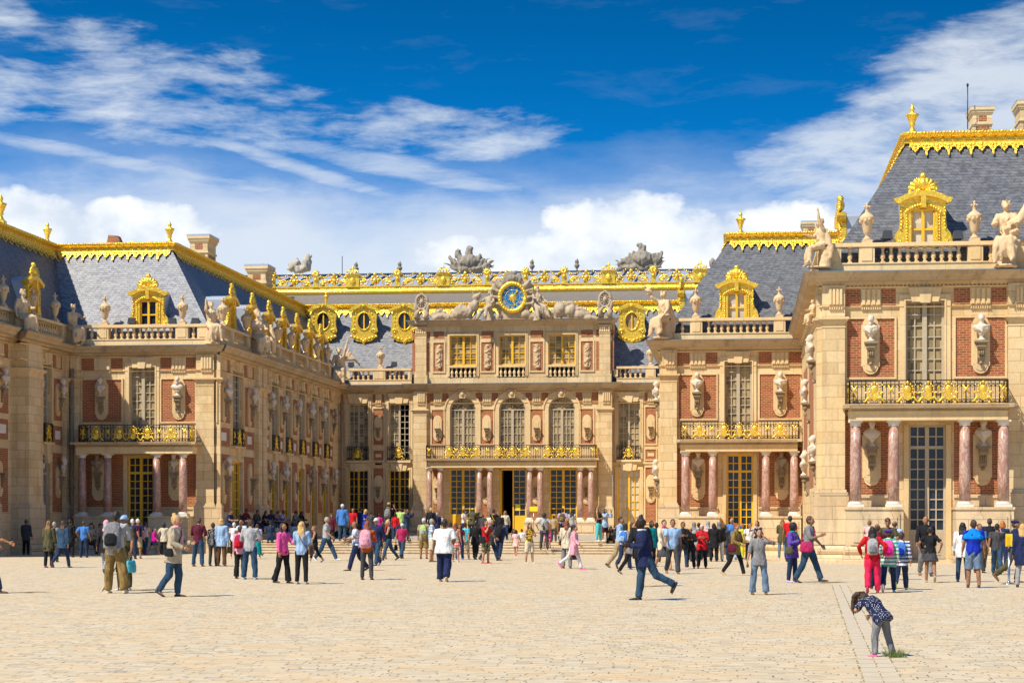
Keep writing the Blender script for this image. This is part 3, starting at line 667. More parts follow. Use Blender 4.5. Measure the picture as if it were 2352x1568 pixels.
def chimney(T, x0, x1, y0, y1, Y, dep=1.6, brickh=None):
    a, b = ux(x0, Y), ux(x1, Y); z1 = uz((x0+x1)/2, y0, Y); z0 = uz((x0+x1)/2, y1, Y)-1.5; f = Fr('F', Y); w = b-a; h = z1-z0
    c = (a+b)/2; hw = w*.38
    m = MB(); m.box(f, c-hw, c+hw, z0, z1-.35*w, -dep, 0); o = T.part('chimney', m, STONE)
    m = MB(); m.box(f, c-hw*.68, c+hw*.68, z0+.05, z1-w*.85, 0, .02); m.box(f, c-hw*.42, c+hw*.42, z1-w*.62, z1-w*.4, 0, .02)
    f2 = Fr('E', c+hw); m.box(f2, Y+.3, Y+dep-.3, z0+.05, z1-w*.85, 0, .02); T.part('brick_panel', m, BRICK, o)
    m = MB(); m.box(f, c-hw*1.1, c+hw*1.1, z1-w*.78, z1-w*.70, -dep-.06, .07)
    for i, (e, p, q) in enumerate([(1.08, .35, .28), (1.18, .28, .18), (1.3, .18, .06)]): m.box(f, c-hw*e, c+hw*e, z1-w*p, z1-w*q, -dep-hw*(e-1), hw*(e-1))
    T.part('chimney_cap', m, STONE2, o)
    m = MB(); m.box(f, c-hw*1.32, c+hw*1.32, z1-w*.06, z1, -dep-hw*.32, hw*.32); T.part('lead_cap', m, LEADL, o); return o

BUSTSPOTS = []     # filled here, busts are set on them later: (frame, u, v of console top, d, index)
def plaque(T, fr, u, vc, small=False, con=None, bust=True, sc=1.0, ind=0, empty_disc=False):
    me = ME_PLB if small else ME_PLA
    p = T.inst('plaque', me, fr.pt(u, vc, .0), None, fr.rz, sc)
    cv = vc+(con if con is not None else .12)*sc
    T.inst('console', ME_CON, fr.pt(u, cv, .1), p if False else None, fr.rz, sc*(.72 if small else .92))
    if bust: BUSTSPOTS.append((fr, u, cv, .1+.26*sc, sc, ind))

def pavilion(T, Y, dz, q, gnd, roofR, dor, nleft):
    fr = Fr('F', Y); v = lambda k: V[k]+dz; U = lambda x, d=0: fr.U(x, d)
    wl, wr = U(q['wall'][0]), U(q['wall'][1])
    a, b = [U(x) for x in q['win']]; la, lb = [U(x) for x in q['door']]
    ops = [(a, b, v('slab'), v('wtop')), (la, lb, gnd+.15, v('colt')-.1)]
    wall(T, fr, wl, wr, gnd-.5, v('corn')-.05, ops)
    for i, (x0, x1) in enumerate(q['brick']):
        c, d = U(x0), U(x1)
        brickpanel(T, fr, c+.08, d-.08, v('bb'), v('bt')-.06)
        m = MB(); m.box(fr, c+.02, d-.02, v('lb')+.05, v('slab')-.4, 0, .015); T.part('brick_panel', m, BRICK)
        # frieze: brick, triglyph, brick
        w = d-c; t0, t1 = c+w*.31, c+w*.7
        for (e, g) in ((c+.02, t0-.02), (t1+.02, d-.03)):
            m = MB(); m.box(fr, e, g, v('fr0')+.02, v('fr1')-.02, 0, .015); T.part('brick_panel', m, BRICK)
        triglyph(T, fr, t0, t1, v('fr0')+.02, v('fr1')-.02, .0)
        plinth(T, fr, c-.0, d, dz, gnd)
        uc = U(q['bust'][i], .1)
        plaque(T, fr, uc, v('bb')+.98+.28, con=.13, ind=nleft+i)
        plaque(T, fr, U(q['bustl'][i], .1), v('lb')+1.55, con=.38, ind=nleft+i+4, sc=1.02)
    surround(T, fr, a, b, v('slab'), v('wtop')); keystone(T, fr, (a+b)/2, v('wtop')-.05, v('fr1'), .52, .66)
    window(T, fr, a, b, v('slab'), v('wtop'), 2, 9, WINW, q['gl'][0], leaf=.09)
    m = MB(); w = .2
    m.box(fr, la-w, la-.001, gnd+.15, v('colt')-.1, 0, .06); m.box(fr, lb+.001, lb+w, gnd+.15, v('colt')-.1, 0, .06); T.part('door_surround', m, STONE2)
    window(T, fr, la, lb, gnd+.15, v('colt')-.1, 2, 8, q['dm'], q['gl'][1], name='door', transom=v('colt')-1.0, panel=gnd+1.35, leaf=.08)
    m = MB(); m.box(fr, la-.25, lb+.25, gnd-.3, gnd+.15, -.3, .5); T.part('doorstep', m, PLINTH)
    entab(T, fr, wl, wr, dz, 1 if q.get('outL', 1) else 0, 1 if q.get('outR', 1) else 0)
    pilaster(T, fr, U(q['pil'][0][0]), U(q['pil'][0][1]), dz, .26, gnd, left=1)
    pilaster(T, fr, U(q['pil'][1][0]), U(q['pil'][1][1]), dz, .26, gnd)
    for (x0, x1) in q['pil']:
        c, d = U(x0), U(x1); w = d-c; triglyph(T, fr, c+w*.28, d-w*.1, v('fr0')+.02, v('fr1')-.02, .258)
        m = MB(); m.mould(fr, c, d, [(0, v('fr0')-.09), (.31, v('fr0')-.09), (.35, v('fr0')-.03), (0, v('fr0')-.03)]); T.part('architrave', m, STONE2)
    # balcony on four marble columns
    D = 1.45; sa, sb = U(q['slab'][0], D), U(q['slab'][1], D); ra, rb = U(q['rail'][0], D-.1), U(q['rail'][1], D-.1)
    m = MB(); m.mould(fr, sa+.25, sb-.25, [(0, v('slab')-.26), (D-.05, v('slab')-.26), (D, v('slab')-.2), (D+.2, v('slab')-.14), (D+.24, v('slab')-.02), (D+.24, v('slab')), (0, v('slab'))])
    m.box(fr, sa+.02, sa+.25, v('slab')-.14, v('slab'), 0, D+.238); m.box(fr, sb-.25, sb-.02, v('slab')-.14, v('slab'), 0, D+.238)
    bal = T.part('balcony', m, WEATH)
    m = MB(); m.box(fr, sa+.25, sb-.25, v('colt')+.02, v('slab')-.26, .02, D-.03); m.box(fr, sa+.22, sb-.22, v('colt')+.34, v('colt')+.37, .02, D+.03)
    dent(m, fr, sa+.25, sb-.25, v('slab')-.3, v('slab')-.24, D-.03, D+.06, .09); T.part('balcony_entablature', m, STONE2, bal)
    mo = [ra+(rb-ra)*k for k in (.16, .37, .5, .63, .845)]
    railing(T, fr, ra, rb, v('slab'), v('rail'), D-.1, mo, ret=1)
    r = .225
    for i, x in enumerate(q['cols']): column(T, U(x, D-.35), Y-(D-.35), v('colb'), v('shb'), v('sht'), v('colt')+.02, r)
    for (i, j) in ((0, 1), (2, 3)):
        c0, c1 = U(q['cols'][i], D-.35)-.36, U(q['cols'][j], D-.35)+.36
        m = MB(); m.box(fr, c0, c1, gnd-.3, v('colb')-.1, .05, D-.02); m.box(fr, c0-.04, c1+.04, v('colb')-.1, v('colb'), .05, D+.03)
        frm = (c0+.14, c1-.14, gnd+.75, v('colb')-.25); m.box(fr, frm[0], frm[1], frm[2], frm[3], D-.02, D+.03); m.box(fr, frm[0]+.12, frm[1]-.12, frm[2]+.12, frm[3]-.12, D+.03, D+.07)
        for (z0, z1, e) in ((gnd+.38, gnd+.7, .08), (gnd-.3, gnd+.36, .14)):
            m.mould(fr, c0-e, c1+e, [(0.06, z0), (D+e-.05, z0), (D+e, (z0*2+z1)/3), (D+e, (z0+2*z1)/3), (D+e-.07, z1), (0.06, z1)])
        T.part('pedestal', m, PLINTH)
    # balustrade and roof
    dies = [(U(x0, .1), U(x1, .1)) for x0, x1 in q['dies']]
    balustrade(T, fr, wl-.1, wr+.1, dies, dz)
    for i, x in enumerate(q['urns']): urn(fr, U(x, 0), dz, q['urnl'][i])
    dormer(T, Fr('F', Y+.75), ux(dor, Y+.5), v('corn')+.9, w=1.95, gm=q['gl'][2], n=nleft)
# ---------------------------------------------------------------- ground
def m_paving():
    def f(t, b):
        p = wpos(t); x, y, z = t.sep(p)
        wob = t.noise(t.vmul(p, (1.7, 1.7, 0)), 1, 4, .6)
        v = t.comb(t.math('ADD', x, t.math('MULTIPLY', wob, .13)), t.math('ADD', y, t.math('MULTIPLY', wob, .1)), 0.0)
        u_, v_, _ = t.sep(v); row = t.math('FLOOR', t.math('DIVIDE', v_, .135)); rr_ = t.new('ShaderNodeTexWhiteNoise', noise_dimensions='1D'); t.l.new(row, rr_.inputs['W'])
        q = t.math('ADD', t.math('DIVIDE', u_, .19), t.math('MULTIPLY', rr_.outputs[0], 7.0)); fr_ = t.math('FRACT', q); cell = t.math('FLOOR', q)
        wn = t.new('ShaderNodeTexWhiteNoise', noise_dimensions='2D'); t.l.new(t.comb(cell, row, 0.0), wn.inputs['Vector']); k, kc = wn.outputs[0], wn.outputs[1]; k2, k3, _ = t.sep(kc)
        c = t.ramp(k, [(0, (.44, .35, .225)), (.25, (.51, .42, .28)), (.6, (.55, .46, .32)), (1, (.61, .53, .39))])
        c = t.mix(t.math('MULTIPLY', t.math('GREATER_THAN', k2, .93), .55), c, (.66, .42, .19))
        c = t.mix(t.math('MULTIPLY', t.math('LESS_THAN', k2, .05), .5), c, (.38, .34, .29))
        vj = t.math('MULTIPLY', t.math('LESS_THAN', fr_, t.math('ADD', .04, t.math('MULTIPLY', k3, .07))), t.math('GREATER_THAN', k3, .6))
        hj = t.math('MULTIPLY', t.math('LESS_THAN', t.math('FRACT', t.math('DIVIDE', v_, .135)), .13), t.math('GREATER_THAN', k2, .45))
        c = t.mix(t.math('MULTIPLY', hj, .22), c, (.30, .24, .16)); c = t.mix(t.math('MULTIPLY', vj, .8), c, (.13, .09, .055)); n = None
        st = t.noise(t.vmul(p, (.55, 1.5, 0)), 1, 5, .65, .4)
        c = t.mix(t.math('MULTIPLY', t.ramp(st, [(.48, 0), (.64, 1)]), .6), c, (.62, .43, .22))
        st2 = t.noise(t.vmul(p, (1.4, 3.5, 0), (7, 3, 0)), 1, 5, .65, .3)
        c = t.mix(t.math('MULTIPLY', t.ramp(st2, [(.55, 0), (.72, 1)]), .5), c, (.62, .56, .45))
        dk = t.noise(t.vmul(p, (3.2, 9, 0)), 1, 3, .6)
        c = t.mix(t.math('MULTIPLY', t.ramp(dk, [(.64, 0), (.72, 1)]), .3), c, (.3, .25, .18))
        gd = t.noise(t.vmul(p, (1.5, 11, 0), (3, 9, 0)), 1, 3, .55); c = t.mix(t.math('MULTIPLY', t.ramp(gd, [(.64, 0), (.69, 1)]), .55), c, (.33, .29, .23))
        od = t.noise(t.vmul(p, (1.3, 8, 0), (13, 2, 0)), 1, 3, .55); c = t.mix(t.math('MULTIPLY', t.ramp(od, [(.62, 0), (.68, 1)]), .5), c, (.62, .40, .19))
        t.l.new(c, b.inputs['Base Color']); b.inputs['Roughness'].default_value = .9; b.inputs['Specular IOR Level'].default_value = .25
        h = t.math('SUBTRACT', t.noise(t.vmul(p, (5, 5, 0)), 1, 4, .6), vj); bump(t, b, h, .7, .02)
    return mat('paving', f)
PAVE = m_paving()
def build_ground():
    ys = [-60, -20, 0, 15, 30]+[30+4*i for i in range(1, 20)]+[108, 200, 3000]; xs = [-2500, -200, -60, -30, 0, 30, 60, 200, 2500]
    ys = sorted(set(ys)); m = MB(); n = len(xs)
    vs = [(x, y, gz(y)) for y in ys for x in xs]
    m.add(vs, [(j*n+i, j*n+i+1, (j+1)*n+i+1, (j+1)*n+i) for j in range(len(ys)-1) for i in range(n-1)], False)
    solo('courtyard_paving', m.mesh('courtyard_paving', PAVE), (0, 0, 0), 'sandy cobbled ground of the palace forecourt', 'ground', kind='structure')
    # stone gutter: two courses of slabs with weedy joints
    A = [lp(1911, 1340, 0)[0], lp(1945, 1340, 0)[0]]; B = [lp(1986, 1568, 0)[0], lp(2076, 1568, 0)[0]]
    dA, dB = (A[0]-B[0]), (A[1]-B[1])
    m = MB(); s_ = MB(); P = lambda w, k: (B[0].lerp(B[1], w)+(dA*(1-w)+dB*w)*k)
    for w0, w1 in ((.02, .48), (.52, .98)):
        k = -.35
        while k < 1.0:
            k2 = k+.022; q = [P(w0, k+.0008), P(w1, k+.0008), P(w1, k2), P(w0, k2)]
            dz = [.006, .004, .004, .006] if w0 < .3 else [.004, .006, .006, .004]
            m.add([(a.x, a.y, gz(a.y)+dz[i]+.002) for i, a in enumerate(q)], [(0, 1, 2, 3)], False); k = k2
    solo('gutter', m.mesh('gutter', m_flat('gutter_stone', (.55, .46, .33), .85, 0, .16, 3, .4)), (0, 0, 0), 'two slab courses of a shallow gutter crossing the cobbles', 'gutter', kind='structure')
    g = MB(); random.seed(5)
    for w in (0, .5, 1):
        for i in range(420):
            k = random.uniform(-.35, 1.0); p = P(w, k); x, y = p.x+random.gauss(0, .007), p.y; z = gz(y)
            h = random.uniform(.004, .016)*(1 if random.random() > .4 else .4); a = random.uniform(0, 6.3); r = random.uniform(.008, .02)
            g.add([(x-r*math.cos(a), y-r*math.sin(a), z), (x+r*math.cos(a), y+r*math.sin(a), z), (x+random.gauss(0, .01), y, z+h)], [(0, 1, 2)], False)
    solo('joint_weeds', g.mesh('joint_weeds', m_flat('weeds', (.16, .15, .05), .9, 0, .4, 20, 0)), (0, 0, 0), 'dry weeds and dirt growing in the gutter joints', 'weeds', kind='stuff')
    g = MB(); c, _ = lp(2055, 1509, 0)
    for i in range(110):
        a = random.uniform(0, 6.3); r = random.uniform(.0, .09); x, y = c.x+r*1.6*math.cos(a), c.y+r*math.sin(a); h = random.uniform(.03, .12); lx, ly = random.gauss(.3*math.cos(a), .3)*h*1.4, random.gauss(.3*math.sin(a), .3)*h
        w = .005; g.add([(x-w, y, 0), (x+w, y, 0), (x+lx*.5+w*.7, y+ly*.5, h*.7), (x+lx*.5-w*.7, y+ly*.5, h*.7), (x+lx, y+ly, h)], [(0, 1, 2, 3), (3, 2, 4)], False)
    solo('grass_tuft', g.mesh('grass_tuft', m_flat('grass', (.11, .15, .04), .7, 0, .4, 20, 0)), (0, 0, .002), 'green grass tuft growing by the gutter beside the bending girl', 'grass', kind='stuff')
build_ground()

GND = -.52
# ---------------------------------------------------------------- the three pavilion fronts
YR, YM, XW, XM, XR, YC = 79.5, 105.0, -28.5, -4.28, 3.26, 138.5
T1 = Thing('palace_pavilion', (8, YR+3, gz(YR)), 'nearest pavilion on the right edge with balcony, red marble columns and tall slate roof', 'palace pavilion')
pavilion(T1, YR, .37, dict(wall=(1886, 2470), win=(2080, 2169), door=(2087, 2173), brick=((1941, 2059), (2190, 2313)), bust=(1999.5, 2252.5), bustl=(2002, 2257),
    pil=((1888, 1940), (2314, 2372)), slab=(1937, 2331), rail=(1950.6, 2315.3), cols=(1965.2, 2052.4, 2215.9, 2304.6), dies=((1884, 1932), (1973, 2009), (2223, 2258), (2296, 2400)),
    urns=(1992, 2239), gl=(GLC, GLD, GLW), dm=WINW, urnl=('stone urn left of the gilded dormer on the nearest right-hand pavilion', 'stone urn between the gilded dormer and the cornucopia statue, nearest pavilion')), -.2, None, 2121, 10)
T2 = Thing('palace_pavilion', (0, YM+3, GND), 'pavilion right of the clock facade with a gilded dormer and four marble columns', 'palace pavilion')
pavilion(T2, YM, 0, dict(wall=(1515, 1874), win=(1664, 1727), door=(1669, 1730), brick=((1555.5, 1649), (1741.5, 1842)), bust=(1601, 1792), bustl=(1604, 1795),
    pil=((1518, 1555), (1843, 1870)), slab=(1552, 1843), rail=(1564.2, 1834.3), cols=(1574.7, 1637.2, 1759.1, 1823.9), dies=((1513, 1549), (1585, 1613), (1777, 1804), (1838, 1876)),
    urns=(1598, 1790), gl=(GLC, GLD, GLW), dm=WINY, urnl=('stone urn left of the dormer on the pavilion right of the clock', 'stone urn right of the dormer on the pavilion right of the clock')), -.5, None, 1692, 20)
T3 = Thing('palace_pavilion', (-32, YM+3, GND), 'left pavilion in half shade with gilded roof crest and red columned balcony', 'palace pavilion')
pavilion(T3, YM, 0, dict(wall=(156, 495), win=(297.5, 356.5), door=(293, 352), brick=((186.5, 283), (368, 452)), bust=(233, 410), bustl=(226, 402),
    pil=((158, 186), (453, 494)), slab=(163, 452), rail=(181.3, 432), cols=(189, 247.6, 360, 420.5), dies=((140, 193), (223, 249), (403, 431), (453, 500)),
    urns=(239.7, 418), gl=(GLC, GLD, GLD), dm=WINY, outL=0, urnl=('stone urn left of the dormer on the left pavilion', 'stone urn right of the dormer on the left pavilion')), GND, None, 338.8, 30)

def roofs():
    vb = V['corn']; vt = 16.75; tn = math.tan(R_(57.5)); r = (vt-vb)/tn
    # right pavilion
    z0, z1 = vb+.37, vt+.42; X2 = 26; rr = (z1-z0)/tn
    roofplane(T1, (XR, YR, z0), (X2, YR, z0), (X2, YR+rr, z1), (XR+rr, YR+rr, z1)); roofplane(T1, (XR, YR+26, z0), (XR, YR, z0), (XR+rr, YR+rr, z1), (XR+rr, YR+26, z1))
    roofplane(T1, (XR+rr, YR+rr, z1), (X2, YR+rr, z1), (X2, YR+26, z1+.1), (XR+rr, YR+26, z1+.1), 'roof_terrace', LEADL)
    crest(T1, Fr('F', YR+rr), XR+rr, X2, z1+.52, m0=1, f0=.1); crest(T1, Fr('W', XR+rr), YR+rr, YR+26, z1+.52, m0=1, f0=.2)
    T1.inst('finial', ME_FIN, (XR+rr+.25, YR+rr+.3, z1+.45))
    chimney(T1, 2228, 2285, 243, 298, YR+7); chimney(T1, 2335, 2400, 228, 298, YR+9)
    m = MB(); p = ap(2222.5, 297, YR+6.5); q = ap(2222.5, 196, YR+6.5); m.tube([p, q], .022, 5); m.ball(q, (.05, .05, .09), 6, 5); T1.part('lightning_rod', m, IRON)
    # middle pavilion
    rr = r; X2 = XR+2
    roofplane(T2, (XM, YM, vb), (X2, YM, vb), (X2, YM+rr, vt), (XM+rr, YM+rr, vt)); roofplane(T2, (XM, YC+4, vb), (XM, YM, vb), (XM+rr, YM+rr, vt), (XM+rr, YC+4, vt))
    roofplane(T2, (XM+rr, YM+rr, vt), (X2+2, YM+rr, vt), (X2+2, YC, vt+.1), (XM+rr, YC, vt+.1), 'roof_terrace', LEADL)
    crest(T2, Fr('F', YM+rr), XM+rr, X2+2, vt+.52, m0=1, f0=.1); crest(T2, Fr('W', XM+rr), YM+rr, YC, vt+.52, m0=1, f0=.2)
    T2.inst('finial', ME_FIN, (ux(1701, YM+rr+.3), YM+rr+.3, vt+.45)); chimney(T2, 1840, 1884, 507, 530, YM+10)
    # left pavilion with the receding wing
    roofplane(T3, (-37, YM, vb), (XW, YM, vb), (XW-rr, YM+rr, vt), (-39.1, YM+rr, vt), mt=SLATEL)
    roofplane(T3, (-39.1, YM+rr, vt), (XW-rr, YM+rr, vt), (XW-rr, YC, vt+.1), (-39.1, YC, vt+.1), 'roof_terrace', LEADL)
    crest(T3, Fr('F', YM+rr), -39.1, XW-rr, vt+.52, m0=-1, m1=1, f0=.3, f1=.1); T3.inst('finial', ME_FIN, (XW-rr-.25, YM+rr+.3, vt+.45))
    return vb, vt, r
vb, vt, rr = roofs()

# side wall of the nearest pavilion, seen at a grazing angle
T1.o['label'] = T1.o['label']
fw = Fr('W', XR); wall(T1, fw, YR+.01, YM-.02, -.9, V['corn']+.3, [], STONE)
entab(T1, fw, YR, YM-.8, .37, 1, 0); balustrade(T1, fw, YR+.1, YM-.5, [(YR+.1, YR+1), (YR+7, YR+8), (YR+15, YR+16), (YM-1.5, YM-.5)], .37)
pilaster(T1, fw, YR+.2, YR+1.2, .37, .2, -.2); slabs(T1, 'brick_panel', fw, [(YR+2, YR+6, 3, 9), (YR+9, YR+14, 3, 9), (YR+17, YR+22, 3, 9)], BRICK)
for (x, y, i) in ((1872, 828, 1), (1866, 925, 3), (1877, 1060, 2), (1864, 1092, 0)):
    Yb = uy(x-5, XR) if x < 1870 else uy(x+4, XR)
    Yb = min(max(Yb, YR+1.5), YM-2); z = uz(x, y, Yb)
    T1.inst('console', ME_CON, fw.pt(Yb, z, 0), None, fw.rz, .95); BUSTSPOTS.append((fw, Yb, z, .26, 1.05, i))
dormer(T1, Fr('W', XR+1.1), YR+5.5, V['corn']+1.2, 2.0, gm=GLD, n=7); 
dormer(T2, Fr('W', XM+1.1), YM+5.5, V['corn']+.9, 2.0, gm=GLD, n=8)
# hidden side of the middle pavilion towards the inner court
fm = Fr('W', XM); wall(T2, fm, YM+.01, YC+.5, -.9, V['corn']-.05, [], STONE); entab(T2, fm, YM, YC, 0, 1, 0); balustrade(T2, fm, YM+.1, YC, [(YM+.1, YM+1), (YM+16, YM+17), (YC-1, YC)], 0)
for (y, z, i) in ((YM+1.6, 7.95, 2), (YM+1.6, 3.7, 1), (YM+8, 7.95, 0)):
    T2.inst('console', ME_CON, fm.pt(y, z, 0), None, fm.rz, .9); BUSTSPOTS.append((fm, y, z, .26, 1.0, i))

# ---------------------------------------------------------------- receding left wing of the inner court
T4 = Thing('palace_wing', (XW, 121, 0), 'long shaded brick wing running back along the left of the inner court', 'palace wing')
fe = Fr('E', XW); U = lambda x: uy(x, XW)
PXW = [(531, 556), (621, 637), (652.5, 667), (684, 698), (714, 727), (741, 753)]
ops = []
for a, b in PXW:
    ops.append((U(a), U(b), V['slab'], V['wtop'])); ops.append((U(a), U(b), .5, V['colt']-.3))
wall(T4, fe, YM+.01, YC+.5, -1.0, V['corn']-.05, ops)
for a, b in PXW:
    a, b = U(a), U(b); surround(T4, fe, a, b, V['slab'], V['wtop'], .2); keystone(T4, fe, (a+b)/2, V['wtop']-.05, V['fr1'], .35, .45)
    window(T4, fe, a, b, V['slab'], V['wtop'], 2, 9, WINW, GLD); window(T4, fe, a, b, .5, V['colt']-.3, 2, 8, WINY, GLD, name='door')
    m = MB(); m.box(fe, a-.2, a-.001, .5, V['colt']-.1, 0, .06); m.box(fe, b+.001, b+.2, .5, V['colt']-.1, 0, .06); m.box(fe, a, b, V['colt']-.3, V['colt']-.1, 0, .06); T4.part('door_surround', m, STONE2)
    railing(T4, fe, a, b, V['slab']-.05, V['rail'], .14, [(a+b)/2]); m = MB(); m.box(fe, a-.05, b+.05, V['slab']-.2, V['slab']-.06, 0, .22); m.prism(fe, [((a+b)/2-.2, V['slab']-.9), ((a+b)/2+.2, V['slab']-.9), ((a+b)/2+.26, V['slab']-.2), ((a+b)/2-.26, V['slab']-.2)], 0, .18); T4.part('balconet', m, STONE2)
cells = [(497, 527, 510), (560, 583, 567), (609.5, 618, 611.5), (640, 650, 642), (670.5, 681.5, 673), (701, 712, 704), (729.5, 739, 732), (755.5, 764, 757)]
for i, (a, b, c) in enumerate(cells):
    a, b, c = U(a), U(b), U(c)
    brickpanel(T4, fe, a, b, V['bb'], V['bt']-.1, .07); slabs(T4, 'brick_panel', fe, [(a, b, V['slab']-.15, V['bb']-.28), (a, b, 1.9, V['colt']+.05), (a, b, V['fr0'], V['fr1'])], BRICK)
    m = MB(); m.box(fe, a+.3*(b-a), b-.3*(b-a), V['slab']+.15, V['bb']-.55, 0, .05); T4.part('stone_tablet', m, WHSTONE)
    triglyph(T4, fe, a+(b-a)*.3, a+(b-a)*.7, V['fr0']+.02, V['fr1']-.02, .01)
    w = (b-a); c = (a+b)/2
    plaque(T4, fe, c, V['bb']+1.15, small=w < 2, con=.1, ind=i, sc=1.0); plaque(T4, fe, c, 3.55, small=w < 2, con=.3, bust=i not in (1, 4), ind=i+2, sc=1.05)
for (a, b) in ((497, 499), (585.5, 594), (597, 606)):
    pilaster(T4, fe, U(a), U(b), 0, .22, -.5)
entab(T4, fe, YM+.0, YC, 0, 1, -1)
dl = [U(x) for x in (512, 530, 568, 604, 639, 671, 702, 730, 754, 775)]
balustrade(T4, fe, YM-.1, YC-.2, [(YM, YM+1.0)]+[(y-.35, y+.35) for y in dl[1:-1]]+[(YC-1.4, YC-.4)], 0)
roofplane(T4, (XW, YM, vb), (XW, YC, vb), (XW-rr, YC+rr, vt), (XW-rr, YM+rr, vt)); crest(T4, Fr('E', XW-rr), YM+rr, YC+rr, vt+.52, m0=1, m1=-1, f0=.1, f1=.3)
for i, x in enumerate((520, 568, 607, 640, 672, 702, 727)):
    y = uy(x, XW-.75)+.8
    dormer(T4, Fr('E', XW-.75), y, V['corn']+.9, 1.9, gm=GLD, n=i)
URL = ['nearest urn on the shaded wing, beside the first side dormer', 'second urn along the shaded wing, before the bearded statue', 'third urn on the shaded wing, right behind the bearded statue', 'fourth urn along the shaded wing balustrade', 'fifth urn along the shaded wing balustrade', 'sixth urn along the shaded wing balustrade', 'seventh urn along the shaded wing, last before the slate roof', 'urn at the inner end of the wing beside the raised-arm statue']
for i, x in enumerate((513, 566, 606, 638, 670, 701.7, 729.7, 754)): urn(fe, uy(x, XW-.1), 0, URL[i])
m = MB(); p = (XW+.25, YC-.9, 0); m.tube([(p[0], p[1], -.0), (p[0], p[1], 9.8)], .13, 8)
for z in (1.2, 3, 5, 7, 9): m.tube([(p[0], p[1], z), (p[0], p[1], z+.12)], .18, 8)
T4.part('drain_pipe', m, PIPE)
m = MB(); m.box(fe, YM+.4, YC-1.5, -.6, .95, .0, 1.0); m.box(fe, YM+.35, YC-1.5, .95, 1.08, .0, 1.06); T4.part('stone_ledge', m, PLINTH)
chimney(T4, 430, 483, 538, 604, 122, 2.0)

# far left wing coming towards the viewer
T5 = Thing('palace_wing', (-37, 95, 0), 'shaded brick wing cut by the left edge with a deep stone buttress', 'palace wing')
ff = Fr('E', -37.0); U = lambda x: uy(x, -37.0)
ops = [(100.85, 102.2, V['slab'], V['wtop']), (100.85, 102.2, .0, V['colt']-.1)]
wall(T5, ff, 84, YM-.01, -1, V['corn']-.05, ops)
a, b = 100.85, 102.2; surround(T5, ff, a, b, V['slab'], V['wtop'], .2); window(T5, ff, a, b, V['slab'], V['wtop'], 2, 9, WINW, GLD); window(T5, ff, a, b, 0, V['colt']-.1, 2, 8, WINW, GLD, name='door', transom=V['colt']-1.1)
railing(T5, ff, a, b, V['slab']-.05, V['rail'], .14, [(a+b)/2]); keystone(T5, ff, (a+b)/2, V['wtop']-.05, V['fr1'], .4, .5)
m = MB(); m.box(ff, a-.1, b+.1, V['slab']-.2, V['slab']-.06, 0, .22); m.prism(ff, [((a+b)/2-.2, V['slab']-1.2), ((a+b)/2+.2, V['slab']-1.2), ((a+b)/2+.26, V['slab']-.2), ((a+b)/2-.26, V['slab']-.2)], 0, .18); T5.part('balconet', m, STONE2)
for i, (a, b) in enumerate(((99.0, 100.5), (102.55, 104.0), (93.6, 96.0))):
    brickpanel(T5, ff, a, b, V['bb'], V['bt']-.1, .07); slabs(T5, 'brick_panel', ff, [(a, b, V['slab']-.15, V['bb']-.28), (a, b, 1.9, V['colt']+.05), (a, b, V['fr0'], V['fr1'])], BRICK)
    m = MB(); m.box(ff, a+.35, b-.35, V['slab']+.15, V['bb']-.55, 0, .05); T5.part('stone_tablet', m, WHSTONE)
    triglyph(T5, ff, a+(b-a)*.3, a+(b-a)*.7, V['fr0']+.02, V['fr1']-.02, .01)
    plaque(T5, ff, (a+b)/2, V['bb']+1.15, small=True, con=.1, ind=i+1); plaque(T5, ff, (a+b)/2, 3.55, small=True, con=.3, ind=i+3, bust=i < 2)
pilaster(T5, ff, 96.6, 98.6, 0, .9, -.5); pilaster(T5, ff, 104.2, 104.95, 0, .2, -.5); pilaster(T5, ff, 90.5, 92.5, 0, .9, -.5)
entab(T5, ff, 84, YM, 0, 0, -1); entab(T5, ff, 96.4, 98.8, 0.003, 1, 1, d=.75); entab(T5, ff, 90.4, 92.6, 0.003, 1, 1, d=.75)
balustrade(T5, ff, 84, YM-.1, [(84, 85), (92, 93), (96.6, 98.6), (99.4, 100), (103.8, 104.8)], 0)
roofplane(T5, (-37, 84, vb), (-37, YM, vb), (-39.1, YM+rr, vt), (-39.1, 84, vt)); crest(T5, Fr('E', -39.1), 84, YM+rr, vt+.52, m1=-1, f1=.3)
roofplane(T5, (-39.1, 84, vt), (-39.1, YC, vt), (-50, YC, vt+.1), (-50, 84, vt+.1), 'roof_terrace', LEADL); wall(T5, Fr('F', 84.2), -50, -37.5, -1, V['corn'], [], STONE)
T5.inst('finial', ME_FIN, (-39.35, YM+rr-.4, vt+.45)); T5.inst('finial', ME_FIN, (-39.35, uy(4, -39.3), vt+.6), sc=1.2)
dormer(T5, Fr('E', -37.3), 100.2, V['corn']+.9, 2.0, gm=GLD, n=4)
URL = ['urn cut by the left edge above the buttress', 'urn behind the seated statue, in front of the gilded side dormer', 'urn on the left wing just left of the cloaked statue']
for i, x in enumerate((8, 76, 127)): urn(ff, uy(x, -37.1), 0, URL[i])
m = MB(); p = Vector((-36.65, YM-.35, 0)); m.tube([(p.x, p.y, -.4), (p.x, p.y, .9), (p.x, p.y-.1, 1.1), (p.x, p.y, 1.4), (p.x, p.y, 9.8)], .12, 8)
for z in (1.6, 3.2, 5.4, 7.6, 9.2): m.tube([(p.x, p.y, z), (p.x, p.y, z+.12)], .17, 8)
